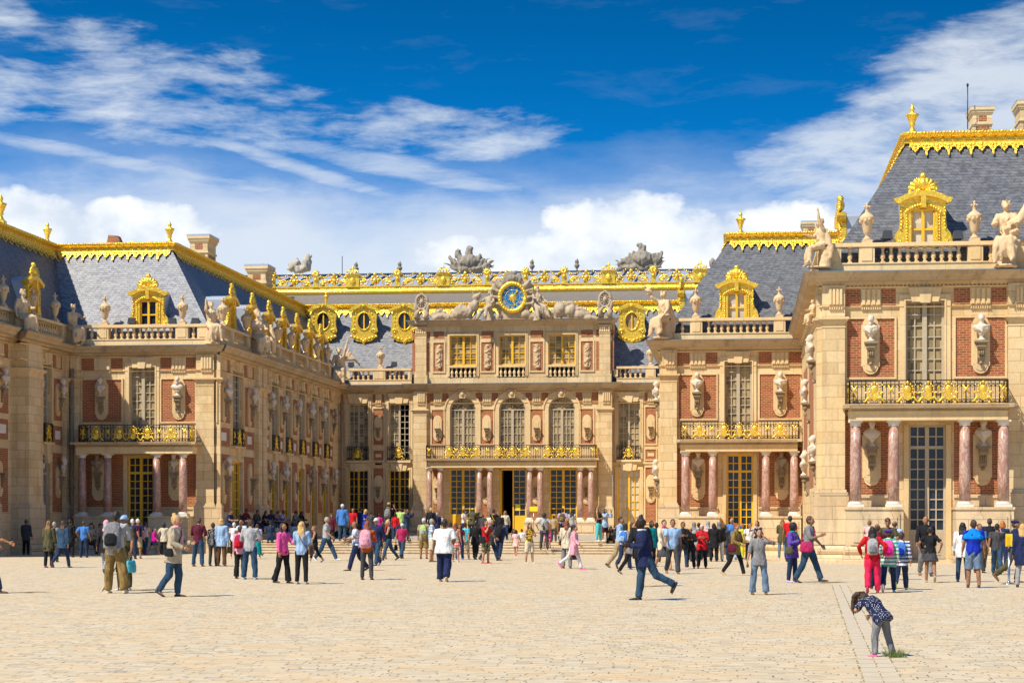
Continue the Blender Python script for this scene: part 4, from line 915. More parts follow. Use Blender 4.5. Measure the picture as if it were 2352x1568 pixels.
T5.part('drain_pipe', m, PIPE); m = MB(); p = ap(257, 557, 118); f = Fr('F', 118); m.box(f, p.x-.7, p.x+.7, p.z-.8, p.z, -1, 0); m.prism(f, [(p.x-.4, p.z), (p.x+.5, p.z), (p.x+.3, p.z+.45), (p.x-.3, p.z+.5)], -.8, -.2); T3.part('chimney', m, BRICK)

# ---------------------------------------------------------------- clock facade at the back of the court
T6 = Thing('palace_facade', (-15.5, YC, PLAT), 'sunlit clock facade with three arched windows at the back of the court', 'palace facade')
fc = Fr('F', YC); fa = Fr('F', YC-.7); U = lambda x, d=0: fc.U(x, d); A = lambda x, d=0: fa.U(x, d)
L0 = A(949.7)
R0 = A(1406)
lw = [(800, 846), (893, 941)]; rw = [(1419, 1470)]
ops = []
for a, b in lw+rw: ops += [(U(a), U(b), V['slab'], V['wtop']-.1), (U(a), U(b), PLAT+.1, V['colt']-.1)]
wall(T6, fc, XW, L0, -.6, V['corn']-.05, [o for o in ops if o[0] < L0]); wall(T6, fc, R0, XM, -.6, V['corn']-.05, [o for o in ops if o[0] > R0])
for i, (a, b) in enumerate(lw+rw):
    a, b = U(a), U(b); surround(T6, fc, a, b, V['slab'], V['wtop']-.1, .22); keystone(T6, fc, (a+b)/2, V['wtop']-.15, V['fr1'], .62, .8)
    if i == 1:
        window(T6, fc, a, b, V['slab'], V['wtop']-.1, 2, 9, WINW, GLC, half='R')
    else: window(T6, fc, a, b, V['slab'], V['wtop']-.1, 2, 9, WINW, GLC if i else GLC)
    window(T6, fc, a, b, PLAT+.1, V['colt']-.1, 2, 8, WINY, GLW if i == 2 else GLD, name='door')
    surround(T6, fc, a, b, PLAT, V['colt']-.1, .2); keystone(T6, fc, (a+b)/2, V['colt']-.15, V['slab']-.25, .5, .62)
    railing(T6, fc, a-.05, b+.05, V['slab']-.05, V['rail'], .2, [(a+b)/2]); m = MB(); m.box(fc, a-.1, b+.1, V['slab']-.22, V['slab']-.06, 0, .28); m.box(fc, a-1, b+1, V['slab']-.36, V['slab']-.24, 0, .06); T6.part('balconet', m, STONE2)
for (x0, x1) in ((858, 881), (1482.6, 1507), (781, 787)):
    a, b = U(x0), U(x1); brickpanel(T6, fc, a, b, V['bb']-.1, V['bt']+.1, .09 if b-a > .4 else 0); brickpanel(T6, fc, a, b, V['slab']-.05, V['bb']-.5, .07 if b-a > .4 else 0)
    brickpanel(T6, fc, a, b, 1.2, V['colt']+.05, .08 if b-a > .4 else 0); slabs(T6, 'brick_panel', fc, [(a-.05, b+.05, V['fr0'], V['fr1'])], BRICK)
    if b-a > .4:
        triglyph(T6, fc, a+.15, b-.15, V['fr0']+.02, V['fr1']-.02, .01); plaque(T6, fc, (a+b)/2, 7.95, True, con=.02, bust=False, sc=.98); plaque(T6, fc, (a+b)/2, 3.6, True, con=.15, bust=False, sc=1.1)
        m = MB(); m.box(fc, a+.15, b-.15, V['slab']+.18, V['bb']-.75, 0, .05); T6.part('stone_tablet', m, STONE2)
entab(T6, fc, XW, L0, 0, -1, 0); entab(T6, fc, R0, XM, 0, 0, -1)
# projecting centre
ar = [(1033.5, 1092.5), (1146.5, 1206.5), (1260, 1320.5)]; ops = []; drs = [(1033, 1093), (1147, 1208), (1262, 1325)]
sp = 9.2
for a, b in ar: ops.append((A(a), A(b), V['slab'], sp))
for a, b in drs: ops.append((A(a), A(b), PLAT+.1, V['colt']-.05))
arcR = (A(1092.5)-A(1033.5))/2
m0 = MB()
wall(T6, fa, L0, R0, -.6, sp, ops)
m = MB(); n = 16; prevx = L0
for (a, b) in ar:
    a, b = A(a), A(b); R = (b-a)/2; c = (a+b)/2
    m.box(fa, prevx, a, sp, V['corn']-.05, -.5, 0)
    for k in range(n):
        t0, t1 = math.pi*k/n, math.pi*(k+1)/n
        m.prism(fa, [(c+R*math.cos(t0), sp+R*math.sin(t0)), (c+R*math.cos(t1), sp+R*math.sin(t1)), (c+R*math.cos(t1), V['corn']-.05), (c+R*math.cos(t0), V['corn']-.05)], -.5, 0)
    prevx = b
m.box(fa, prevx, R0, sp, V['corn']-.05, -.5, 0); T6.part('arcade_wall', m, STONE)
for i, ((a, b), (da, db)) in enumerate(zip(ar, drs)):
    a, b = A(a), A(b); R = (b-a)/2; c = (a+b)/2; m = MB()
    for k in range(n):
        t0, t1 = math.pi*k/n, math.pi*(k+1)/n
        for (r0, r1, d) in ((R+.001, R+.32, .06), (R+.32, R+.42, .12)):
            m.prism(fa, [(c+r0*math.cos(t0), sp+r0*math.sin(t0)), (c+r0*math.cos(t1), sp+r0*math.sin(t1)), (c+r1*math.cos(t1), sp+r1*math.sin(t1)), (c+r1*math.cos(t0), sp+r1*math.sin(t0))], 0, d)
    m.box(fa, a-.3, a-.001, V['slab'], sp, 0, .06); m.box(fa, b+.001, b+.3, V['slab'], sp, 0, .06); T6.part('arch_surround', m, STONE2)
    m = MB(); top = sp+R; m.prism(fa, [(c-.2, top-.1), (c+.2, top-.1), (c+.3, V['fr1']+.2), (c-.3, V['fr1']+.2)], .0, .3); m.ball(fa.pt(c, top+.2, .3), (.16, .12, .2), 8, 6)
    for sg in (1, -1): m.ball(fa.pt(c+sg*.2, top+.32, .28), .09, 6, 5)
    T6.part('carved_keystone', m, STATUE)
    window(T6, fa, a, b, V['slab'], sp+R, 3, 6, WINW, GLC, arch=True, name='arched_window', leaf=.09)
    a, b = A(da), A(db); v0, v1 = PLAT+.1, V['colt']-.05
    if i == 1:   # the middle door stands open: dark hall behind, right leaf closed
        mid = (a+b)/2; mm = MB(); mm.box(fa, a, a+.08, v0, v1, -.34, -.2); mm.box(fa, b-.08, b, v0, v1, -.34, -.2); mm.box(fa, a, b, v1-.1, v1, -.34, -.2); mm.box(fa, mid-.03, mid+.07, v0, v1-.1, -.34, -.2)
        l0, l1 = mid+.07, b-.08; pn = v0+1.25
        for j in range(1, 8): mm.box(fa, l0, l1, pn+(v1-.1-pn)*j/8-.02, pn+(v1-.1-pn)*j/8+.02, -.31, -.25)
        mm.box(fa, (l0+l1)/2-.02, (l0+l1)/2+.02, pn, v1-.1, -.31, -.25); mm.box(fa, l0, l1, v0, pn, -.34, -.26)
        d = T6.part('door', mm, WINY); g = MB(); g.box(fa, mid+.05, b, pn, v1, -.36, -.33); T6.part('pane', g, GLD, d)
        lf = MB(); lf.box(Fr('E', a+.1), fa.p+.3, fa.p+1.2, v0, v1-.1, -.03, .03); T6.part('open_door_leaf', lf, WINY, d)
        nt = MB(); nt.box(fa, l0+.1, l1-.35, pn+.35, pn+.8, -.245, -.235); T6.part('notice', nt, m_flat('notice_yellow', (.8, .62, .03), .6, 0, .05, 5, 0), d)
    else: window(T6, fa, a, b, v0, v1, 2, 8, WINY, GLD, name='door', panel=PLAT+1.45, leaf=.09)
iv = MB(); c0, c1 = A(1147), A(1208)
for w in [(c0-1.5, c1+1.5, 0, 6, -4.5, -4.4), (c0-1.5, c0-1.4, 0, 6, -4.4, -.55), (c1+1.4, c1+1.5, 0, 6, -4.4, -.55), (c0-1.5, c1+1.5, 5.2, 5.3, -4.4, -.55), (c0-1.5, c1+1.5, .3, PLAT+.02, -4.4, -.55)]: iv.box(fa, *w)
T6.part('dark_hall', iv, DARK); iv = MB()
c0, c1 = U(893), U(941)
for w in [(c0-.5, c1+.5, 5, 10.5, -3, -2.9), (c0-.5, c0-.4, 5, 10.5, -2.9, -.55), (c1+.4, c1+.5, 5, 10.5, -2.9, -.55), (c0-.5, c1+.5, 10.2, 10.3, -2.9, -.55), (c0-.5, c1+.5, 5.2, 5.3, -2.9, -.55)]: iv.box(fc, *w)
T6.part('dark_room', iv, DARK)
for i, (x0, x1) in enumerate(((992, 1019), (1104, 1133), (1218.5, 1247), (1334, 1362.5))):
    a, b = A(x0), A(x1); brickpanel(T6, fa, a, b, V['bb']-.1, V['bt']-.05, .09); plaque(T6, fa, (a+b)/2, 7.9, True, con=.0, bust=False, sc=1.02)
    slabs(T6, 'brick_panel', fa, [(a-.35, a+.1, V['fr0'], V['fr1']-.02), (b-.1, b+.35, V['fr0'], V['fr1']-.02)], BRICK); triglyph(T6, fa, a+.14, b-.14, V['fr0']+.02, V['fr1']-.02, .0)
    brickpanel(T6, fa, a+.08, b-.08, 1.4, V['colt']-.1, .0); plaque(T6, fa, (a+b)/2, 3.5, True, con=.15, bust=False, sc=1.1)
pilaster(T6, fa, A(950), A(981), 0, .26, PLAT-.2); pilaster(T6, fa, A(1375), A(1406), 0, .26, PLAT-.2)
for x0, x1 in ((950, 981), (1375, 1406)): triglyph(T6, fa, A(x0)+.3, A(x1)-.1, V['fr0']+.02, V['fr1']-.02, .258)
entab(T6, fa, L0, R0, .003, 1, 1)
# balcony across the centre on eight columns
D = 1.5; sa, sb = A(973, D), A(1377, D); ra, rb = A(979.3, D-.1), A(1368, D-.1)
m = MB(); m.mould(fa, sa+.25, sb-.25, [(0, V['slab']-.26), (D-.05, V['slab']-.26), (D, V['slab']-.2), (D+.2, V['slab']-.14), (D+.24, V['slab']-.02), (D+.24, V['slab']), (0, V['slab'])])
m.box(fa, sa+.02, sa+.25, V['slab']-.14, V['slab'], 0, D+.238); m.box(fa, sb-.25, sb-.02, V['slab']-.14, V['slab'], 0, D+.238); bal = T6.part('balcony', m, WEATH)
m = MB(); m.box(fa, sa+.25, sb-.25, V['colt']+.02, V['slab']-.26, .02, D-.03); m.box(fa, sa+.22, sb-.22, V['colt']+.36, V['colt']+.39, .02, D+.03); dent(m, fa, sa+.25, sb-.25, V['slab']-.3, V['slab']-.24, D-.03, D+.06, .09); T6.part('balcony_entablature', m, STONE2, bal)
mo = []
for c in (1063, 1176.5, 1290): mo += [A(c, D)-.95, A(c, D), A(c, D)+.95]
railing(T6, fa, ra, rb, V['slab'], V['rail'], D-.1, mo, ret=1)
for x in (986.4, 1010.7, 1101.1, 1125.2, 1216.4, 1240.5, 1332.7, 1357.1): column(T6, A(x, 1.1), fa.p-1.1, PLAT+.95, PLAT+1.2, V['sht'], V['colt']+.02, .215)
for x in (998.5, 1113, 1228.5, 1345):
    c = A(x, 1.1); m = MB(); m.box(fa, c-.72, c+.72, PLAT-.2, PLAT+.82, .05, 1.42); m.box(fa, c-.76, c+.76, PLAT+.82, PLAT+.95, .05, 1.46); m.box(fa, c-.56, c+.56, PLAT+.18, PLAT+.68, 1.42, 1.46); T6.part('pedestal', m, PLINTH)
# attic storey with clock
at = Fr('F', YC-.45); B = lambda x, d=0: at.U(x, d); a0, a1 = B(952), B(1406); zt = 15.15; zb = V['corn']+.02
aw = [(1033, 1095), (1145.5, 1207), (1259.5, 1322)]
ops = [(B(a), B(b), 11.5, 14.5) for a, b in aw]
wall(T6, at, a0, a1, zb, zt, ops, name='attic_wall')
for a, b in aw:
    a, b = B(a), B(b); window(T6, at, a, b, 12.38, 14.5, 2, 5, WINY, GLC, name='attic_window', leaf=.08, dep=-.25); surround(T6, at, a, b, 11.6, 14.5, .16)
    m = MB(); m.box(at, a, b, 12.22, 12.37, -.3, .12); o = T6.part('balustrade', m, STONE2); s = (b-a)/6
    for i in range(6): T6.inst('baluster', ME_BAL, at.pt(a+s*(i+.5), 11.55, -.05), o, 0, (1.1, 1.1, 1.06))
    m = MB(); m.box(at, a, b, 11.5, 12.37, -.34, -.31); T6.part('window_apron', m, DARK)
def trophy(m, fr, u, v0, v1, seed):
    random.seed(seed); h = v1-v0
    for i in range(15):
        v = v0+h*(.08+.84*i/14); w = .11*(1+.5*math.sin(i*1.3+seed))
        m.ball(fr.pt(u+random.uniform(-.08, .08), v, .1), (w+.03, .07, .07+random.uniform(0, .04)), 7, 5)
    for k in range(3): m.tube([fr.pt(u-.16*(-1)**k, v0+h*(.2+.2*k), .12), fr.pt(u, v0+h*(.3+.2*k), .18), fr.pt(u+.16*(-1)**k, v0+h*(.42+.2*k), .12)], .035, 5)
for i, (x0, x1) in enumerate(((996, 1020), (1106, 1134), (1218.5, 1247.5), (1334.5, 1362))):
    a, b = B(x0), B(x1); c = (a+b)/2; brickpanel(T6, at, a, b, 11.95, 14.0, .1); slabs(T6, 'brick_panel', at, [(a, b, 14.32, 14.8)], BRICK)
    m = MB(); m.prism(at, [(c+x*.9, 12.98+y*.93) for x, y in plaque_pts(.27, .93)], .015, .06); trophy(m, at, c, 12.1, 13.9, i); T6.part('carved_trophy', m, STATUE)
for x0, x1 in ((955, 980), (1377, 1402)):
    a, b = B(x0), B(x1); m = MB(); m.box(at, a, b, zb+.6, 14.55, 0, .2); m.box(at, a-.08, b+.08, zb, zb+.6, 0, .28); T6.part('pilaster', m, STONE)
    m = MB(); m.box(at, a-.03, b+.03, 14.55, 14.62, 0, .24); m.box(at, a, b, 14.62, 15.0, 0, .22); m.box(at, a-.08, b+.08, 15.0, 15.12, 0, .3)
    for k in range(5):
        m.ball(at.pt(a+(b-a)*(k+.5)/5, 14.72, .24), (.08, .05, .12), 6, 5)
        m.ball(at.pt(a+(b-a)*(k+.5)/5, 14.9, .26), (.07, .06, .07), 6, 5)
    T6.part('carved_capital', m, STONE2)
    for (p, q) in ((a-.25, a-.03), (b+.03, b+.25)):
        mm = MB(); mm.box(at, p, q, 11.95, 14.0, 0, .012); mm.box(at, p, q, 14.32, 14.8, 0, .012); T6.part('brick_panel', mm, BRICK)
m = MB(); m.mould(at, a0, a1, [(-.3, zt), (.12, zt), (.2, zt+.1), (.36, zt+.14), (.42, zt+.26), (.5, zt+.38), (-.3, zt+.38)], 1, 1); T6.part('cornice', m, WEATH)
m = MB(); m.mould(at, a0, a1, [(-3.4, zt+.38), (.54, zt+.38), (.54, zt+.43), (-3.4, zt+.5)], 1, 1); T6.part('lead_flashing', m, LEAD)
for X, k in ((a0, 'W'), (a1, 'E')):
    m = MB(); m.box(Fr(k, X), at.p+.01, at.p+3.4, zb, zt+.38, -.4, 0); T6.part('attic_side_wall', m, STONE)
# balustrades beside the attic
balustrade(T6, fc, XW+.6, a0-.25, [(XW+.6, U(800)), (U(858), U(886)), (U(938), a0-.25)], 0, d=.25); balustrade(T6, fc, a1+.3, XM-.1, [(a1+.3, U(1413)), (U(1483), U(1506)), (XM-.5, XM-.1)], 0, d=.25)
urn(fc, U(873.4), 0, 'lone stone urn on the balustrade left of the clock attic'); urn(fc, U(1494.5), 0, 'lone stone urn in the gap right of the clock attic, beside the statue pavilion')
# roof with bull's-eyes, upper slate, gilded openwork balustrade
X0, X1 = XW, XM+.5
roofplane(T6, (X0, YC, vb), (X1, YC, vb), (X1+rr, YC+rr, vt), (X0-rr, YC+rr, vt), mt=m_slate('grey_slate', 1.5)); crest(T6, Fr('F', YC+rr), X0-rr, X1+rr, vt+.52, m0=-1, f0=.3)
T6.inst('finial', ME_FIN, (ux(749, YC+rr+.3), YC+rr+.3, vt+.45), None, 0, .85)
for i, x in enumerate((743.6, 836.8, 930, 1451.4)):
    fo = Fr('F', YC+2.1); oculus(T6, fo, fo.U(x), uz(x, 738, fo.p), 1.12, gm=GLC if i == 3 else GLD, d=.1)
yb = 147.0; zb2 = uz(1100, 668, yb)
roofplane(T6, (X0-14, YC+rr+.3, vt), (X1+12, YC+rr+.3, vt), (X1+12, yb, zb2-.1), (X0-14, yb, zb2-.1), 'upper_roof', m_flat('weathered_slate', (.17, .155, .14), .7, 0, .3, 3, .4))
T7 = Thing('palace_main_block', (-15, 155, 0), 'main block behind the clock with a gilded openwork balustrade along its lead roof', 'palace block')
fb = Fr('F', yb); Q = lambda x: fb.U(x); gl, gr_ = -44, 6
m = MB(); m.mould(fb, gl, gr_, [(-.5, zb2-.15), (.1, zb2-.15), (.2, zb2-.05), (.24, zb2+.08), (.18, zb2+.2), (.05, zb2+.25), (.02, zb2+.4), (-.5, zb2+.4)])
T7.part('gilt_moulding', m, GOLD); zg = zb2+.4
m = MB(); big = [810.5, 1018.5, 1398, 1609]; small = [627, 726, 913.5, 1119.5, 1207, 1296, 1501]; sh = lambda x: 0
def scroll(m, fr, u, v, r, sg):
    m.tube([fr.pt(u+sg*r*(1-k/16)*math.cos(k*.75), v+r*.7*(1-k/16)*math.sin(k*.75), .02) for k in range(14)], .06, 5)
m.box(fb, gl, gr_, zg, zg+.1, -.1, .1)
allp = sorted(big+small)
for x in big:
    u = Q(x); m.box(fb, u-.5, u+.5, zg, zg+.85, -.2, .15); m.ball(fb.pt(u, zg+.45, .2), (.22, .1, .28), 10, 6); m.prism(fb, [(u-.62, zg+.95), (u-.42, zg+.8), (u+.42, zg+.8), (u+.62, zg+.95)], -.22, .2)
    for k in range(5): a = (k-2)*.32; m.tube([fb.pt(u+.42*math.sin(a*1.6), zg+.98, .1), fb.pt(u+.5*math.sin(a*1.7), zg+1.18, .12), fb.pt(u+.2*math.sin(a), zg+1.38, .05)], [.07, .06, .04], 5)
    m.ball(fb.pt(u, zg+1.42, 0), .09, 6, 5); m.tube([fb.pt(u, zg+1.4, 0), fb.pt(u, zg+1.65, 0)], .04, 5)
    for k in range(9): m.ball(fb.pt(u-.45+.1125*k, zg+.96+.05*math.sin(k*math.pi/8), .28), .06, 6, 5)
for x in small:
    u = Q(x); m.box(fb, u-.2, u+.2, zg, zg+.8, -.12, .12); m.ball(fb.pt(u, zg+1.02, .05), (.18, .15, .18), 10, 6)
    for k in range(10): m.tube([fb.pt(u, zg+1.02, .12), fb.pt(u+.34*math.cos(k*.628), zg+1.02+.32*math.sin(k*.628), .1)], [.09, .045], 5)
    m.ball(fb.pt(u, zg+.6, .15), .15, 6, 5)
for p, q in zip([gl-5*0+Q(560)]+[Q(x) for x in allp], [Q(x) for x in allp]+[Q(1690)]):
    w = q-p; c = (p+q)/2
    if w < 1: continue
    for sg in (1, -1):
        scroll(m, fb, c+sg*w*.25, zg+.36, w*.12, sg); scroll(m, fb, c+sg*w*.33, zg+.3, w*.07, -sg); m.tube([fb.pt(c+sg*w*(.1+.3*k/6), zg+.62-.12*math.sin(k*.9), 0) for k in range(7)], .05, 5)
        for k in range(9): m.ball(fb.pt(c+sg*w*(.12+.33*k/8), zg+1.05-.28*math.sin(math.pi*k/8), .06), .075, 5, 4)
    for k in range(8): m.ball(fb.pt(c+.26*math.cos(k*.8), zg+.55+.3*math.sin(k*.8), .05), .12, 6, 5)
    m.ball(fb.pt(c, zg+.95, .05), .16, 6, 5); m.ball(fb.pt(c, zg+.5, .1), .18, 6, 5)
T7.part('gilt_balustrade', m, GOLD)
zr = uz(1100, 628, 156)
roofplane(T7, (gl, yb+.6, zg-.2), (gr_, yb+.6, zg-.2), (gr_, 156, zr), (gl, 156, zr), 'lead_roof', LEADL)
m = MB(); m.box(Fr('F', 156), gl, gr_, zr-.1, zr+.12, -.3, .1)
for i in range(40): 
    u = gl+(gr_-gl)*i/39; m.tube([(u, yb+.7, zg-.13), (u+.4, 155.9, zr+.05)], .07, 5)
T7.part('roof_ridge', m, m_flat('dark_lead', (.05, .075, .13), .4, .3, .2, 2, 0))
wall(T7, Fr('F', 157), gl, gr_, 5, zr-.1, [], STONE)
chimney(T7, 562, 617, 607, 664, 143, 2.0)
for x, lab in ((918, 'small flame urn on the rear ridge left of the first trophy group'), (1222, 'flame urn on the rear ridge just right of the clock'), (1325, 'flame urn on the rear ridge midway between clock and right trophy group'), (818, 'flame urn on the rear ridge peeking over the crowned gilt pedestal'), (602, 'flame urn on the rear ridge beside the brick chimney')):
    p = ap(x, 627, 157); solo('flame_urn', ME_FLAME, (p.x, 157, zr), lab, 'urn', 'flame urns along the rear roof ridge', 0, .62)
m = MB(); p = ap(1149*0+785*0+ 786, 628, 157); m.tube([(p.x, 157, zr), (p.x, 157, zr+1.7)], .03, 5); T7.part('lightning_rod', m, IRON)

# ---------------------------------------------------------------- court platform with steps
st = Thing('court_steps', (-16, 104, GND), 'wide flight of pale stone steps leading up to the inner court', 'steps')
sl, sr = -26.0, -6.45; ft = Fr('F', 104.6); h = (PLAT-gz(102.5))/5; g0 = gz(102.5)
for i in range(5):
    m = MB(); d1 = 2.0-.42*i; z1 = g0+h*(i+1)
    m.box(ft, sl, sr, g0-.4 if i == 0 else g0+h*i, z1-.004, 0 if i < 4 else -.4, d1); m.box(ft, sl, sr, z1-.05, z1, 0 if i < 4 else -.4, d1+.04)
    st.part('step', m, m_stone('step_stone', (.58, .5, .37), (.5, .42, .3), (.25, .2, .13), .4, 1.6, 5.0) if i == 0 else bpy.data.materials['step_stone'])
m = MB(); m.box(ft, XW+.0, sl, g0-.4, PLAT+.002, -.3, 2.0); st.part('side_block', m, PLINTH)
m = MB(); m.box(ft, sr, XM, g0-.4, PLAT+.002, -.3, 2.0); st.part('side_block', m, PLINTH)
m = MB(); m.box(ft, XW, XM, -.9, PLAT-.004, -34.5, -.3); st.part('platform', m, PLINTH)
m = MB(); m.add([(XW, 104.95, PLAT), (XM, 104.95, PLAT), (XM, YC-.01, PLAT), (XW, YC-.01, PLAT)], [(0, 1, 2, 3)], False)
solo('inner_court_floor', m.mesh('inner_court_floor', m_flat('marble_floor', (.42, .37, .30), .6, 0, .2, .8, .1)), (0, 0, 0), 'pale paved floor of the raised inner court', 'floor', kind='structure')
# ---------------------------------------------------------------- figures
# one skeleton (metres for a 1.75 m adult, facing -Y, left side +X), posed by angles in degrees, then covered by lofted
# tubes that a voxel remesh fuses into one continuous surface; clothes are grown over the same skeleton
def rotf(v, f, s=0, ab=0):      # tilt a down/up vector forward by f and outwards by ab
    f, ab = R_(f), R_(ab); sg = 1 if v.z > 0 else -1; L = v.length
    return Vector((s*math.sin(ab), -math.sin(f)*math.cos(ab), sg*math.cos(f)*math.cos(ab)))*L
POSE = {  # legs: (thigh forward, knee bend, spread) ; arms: (upper arm forward, out, elbow, forearm inwards)
 'stand': dict(L=(2, 4, 4), R=(-2, 3, 4), aL=(4, 8, 18, 0), aR=(2, 8, 12, 0)),
 'wide': dict(L=(8, 4, 9), R=(-6, 4, 13), aL=(20, 12, 75, 30), aR=(20, 12, 75, 30), lean=4),
 'hips': dict(L=(2, 4, 7), R=(-2, 3, 7), aL=(-22, 38, 62, 50), aR=(-22, 38, 62, 50)),
 'hip1': dict(L=(2, 4, 6), R=(-2, 3, 6), aL=(-18, 35, 62, 50), aR=(4, 8, 14, 0)),
 'walk': dict(L=(24, 8, 3), R=(-18, 22, 3), aL=(-20, 8, 15, 0), aR=(22, 8, 28, 0), lean=3),
 'walk2': dict(L=(-18, 34, 3), R=(18, 6, 3), aL=(18, 8, 30, 0), aR=(-18, 8, 20, 0), lean=4),
 'run': dict(L=(-30, 34, 3), R=(10, 4, 2), aL=(8, 12, 85, 35), aR=(2, 12, 92, 25), lean=7),
 'phone': dict(L=(3, 5, 4), R=(-3, 3, 5), aL=(68, 16, 95, 42), aR=(62, 16, 105, 42), head=4),
 'salute': dict(L=(4, 4, 7), R=(-4, 3, 7), aL=(72, 40, 98, 98), aR=(5, 16, 16, 0)),
 'hold': dict(L=(2, 4, 5), R=(-2, 3, 5), aL=(24, 10, 78, 38), aR=(18, 10, 88, 38), head=12),
 'hands': dict(L=(2, 4, 8), R=(-2, 3, 8), aL=(12, 16, 70, 55), aR=(12, 16, 70, 55), head=14, lean=3),
 'walkh': dict(L=(22, 8, 3), R=(-18, 20, 3), aL=(18, 8, 70, 30), aR=(12, 10, 55, 20), lean=4),
 'bend': dict(L=(6, 12, 9), R=(2, 14, 10), aL=(60, 14, 20, 0), aR=(52, 22, 24, 0), lean=62, head=30),
 'sit': dict(L=(82, 78, 7), R=(76, 70, 8), aL=(26, 10, 62, 30), aR=(22, 12, 62, 30), lean=14, head=12),
 'sit2': dict(L=(96, 108, 9), R=(92, 104, 9), aL=(52, 8, 40, 30), aR=(46, 10, 52, 30), lean=24, head=14),
 'face': dict(L=(2, 4, 5), R=(-2, 3, 5), aL=(20, 10, 100, 40), aR=(50, 12, 128, 40)),
}
def skeleton(po, stout=1.0, female=0, kid=0):
    po = dict(POSE[po]) if isinstance(po, str) else po
    K = {}; lean = po.get('lean', 0); head = po.get('head', 0); hip = Vector((0, 0, .93))
    hw = .088+(.004 if female else 0)
    for s, n in ((1, 'L'), (-1, 'R')):
        f, k, ab = po[n]; h = hip+Vector((s*hw, 0, -.02)); a = h+rotf(Vector((0, 0, -.43)), f, s, ab); b = a+rotf(Vector((0, 0, -.41)), f-k, s, ab*.6)
        fa = f-k; pitch = 0 if fa > -25 else max(-95, (fa+12)*1.25)
        fd = rotf(Vector((0, 0, -1)), 90+min(0, pitch)-(0 if f < 60 else 0), s, 0)
        K['hip'+n] = h; K['kn'+n] = a; K['an'+n] = b; K['fd'+n] = fd
    up = rotf(Vector((0, 0, 1)), lean); sw = .176 if female else .202
    K['hip'] = hip; K['up'] = up; K['waist'] = hip+up*.16; K['chest'] = hip+up*.36
    up2 = rotf(Vector((0, 0, 1)), lean*1.08); K['sh'] = hip+up2*.515; K['neck'] = hip+up2*.56; hu = rotf(Vector((0, 0, 1)), lean+head)
    K['head'] = K['neck']+hu*.135+rotf(Vector((0, 0, 1)), lean+head+90)*.012; K['hu'] = hu; K['hf'] = lean+head
    for s, n in ((1, 'L'), (-1, 'R')):
        f, o, e, w = po['a'+n]; S0 = K['sh']+Vector((s*sw, 0, -.015)); u = rotf(Vector((0, 0, -1)), f, s, o); E = S0+u*.29
        fwd = rotf(Vector((0, 0, -1)), f+e, s, o-w); Wr = E+fwd*.25; K['s'+n] = S0; K['e'+n] = E; K['w'+n] = Wr; K['h'+n] = fwd
    lo = min(K['anL'].z-.07-(.05 if K['fdL'].z < -.3 else 0), K['anR'].z-.07-(.05 if K['fdR'].z < -.3 else 0))
    sit = po['L'][0] > 60
    for k, v in K.items():
        if isinstance(v, Vector) and k not in ('up', 'hu', 'fdL', 'fdR', 'hL', 'hR'): v.z -= lo
    K['stout'] = stout; K['fem'] = female; K['kid'] = kid; K['hs'] = 1.16 if kid else 1.06; K['sit'] = sit; K['lean'] = lean; return K
def tl(m, pts, rad, n=10, flat=1, side=None): m.tube(pts, rad, n, True, flat, side)
X1 = Vector((1, 0, 0))
def torso(m, K, g=0.0, lo=-.06, hi=.5, flare=0):
    st, up, hip = K['stout'], K['up'], K['hip']; fe = K['fem']
    w = [(-.10, .145+.012*fe, .11), (0, .172+.012*fe, .128), (.10, .158-.006*fe, .118), (.2, .146-.012*fe, .112), (.33, .166-.012*fe, .125), (.44, .188-.014*fe, .112), (.50, .172-.012*fe, .086), (.545, .085, .06)]
    secs = []
    fr = up.cross(X1).normalized()
    if lo < -.1: w = [(lo, .15+flare, .115+flare)]+w[1:]
    for z, a, b in w:
        if z < lo-1e-6 or z > hi+.06: continue
        ss = st if z < .4 else 1+(st-1)*.5
        kk = flare*max(0, (.1-z)/.3) if z < .1 else 0
        secs.append((hip+up*z+fr*(.0), X1*(a*ss+g+kk), fr*(b*ss+g+kk)))
    m.loft(secs, 14)
def legs(m, K, g=0.0, end=1.0, flare=0, st=None):
    s_ = 1+(K['stout']-1)*.6
    for n in 'LR':
        h, k, a = K['hip'+n]+Vector((0, 0, .04)), K['kn'+n], K['an'+n]
        pts = [h, h.lerp(k, .3), h.lerp(k, .7), k, k.lerp(a, .3), k.lerp(a, .65), a]; rad = [.096, .094, .074, .061, .063, .050, .040]
        if end < 1:
            if end <= .5: pts = [h, h.lerp(k, .3), h.lerp(k, .7), h.lerp(k, end*2)]; rad = [.088, .087, .08, .078]
            else: pts = pts[:4]+[k.lerp(a, (end-.5)*2*.6), k.lerp(a, (end-.5)*2)]; rad = [.088, .085, .07, .06, .06, .056]
        elif g: rad = [.098, .095, .078, .068+g*.3, .064+g*.3+flare*.3, .06+g*.3+flare*.6, .055+g*.4+flare]
        tl(m, pts, [r*s_+g for r in rad], 10)
def arms(m, K, g=0.0, end=1.0):
    s_ = 1+(K['stout']-1)*.5
    for n in 'LR':
        a, e, w = K['s'+n], K['e'+n], K['w'+n]; c = K['sh'].lerp(a, .45)-Vector((0, 0, .01))
        pts = [c, a, a.lerp(e, .5), e, e.lerp(w, .4), w]; rad = [.054, .062, .054, .046, .043, .030]
        if end <= 0: pts, rad = [c, a], [.045, .05]
        elif end < .5: pts, rad = [c, a, a.lerp(e, end*2)], [.05, .058, .056]
        elif end < 1: pts = pts[:4]+[e.lerp(w, (end-.5)*2)]; rad = rad[:4]+[.04]
        tl(m, pts, [r*s_+g for r in rad], 9)
def headM(K): return Matrix.Translation(K['head']) @ Matrix.Rotation(R_(K['hf']), 4, 'X') @ Matrix.Scale(K['hs'], 4)
HS = 1.0
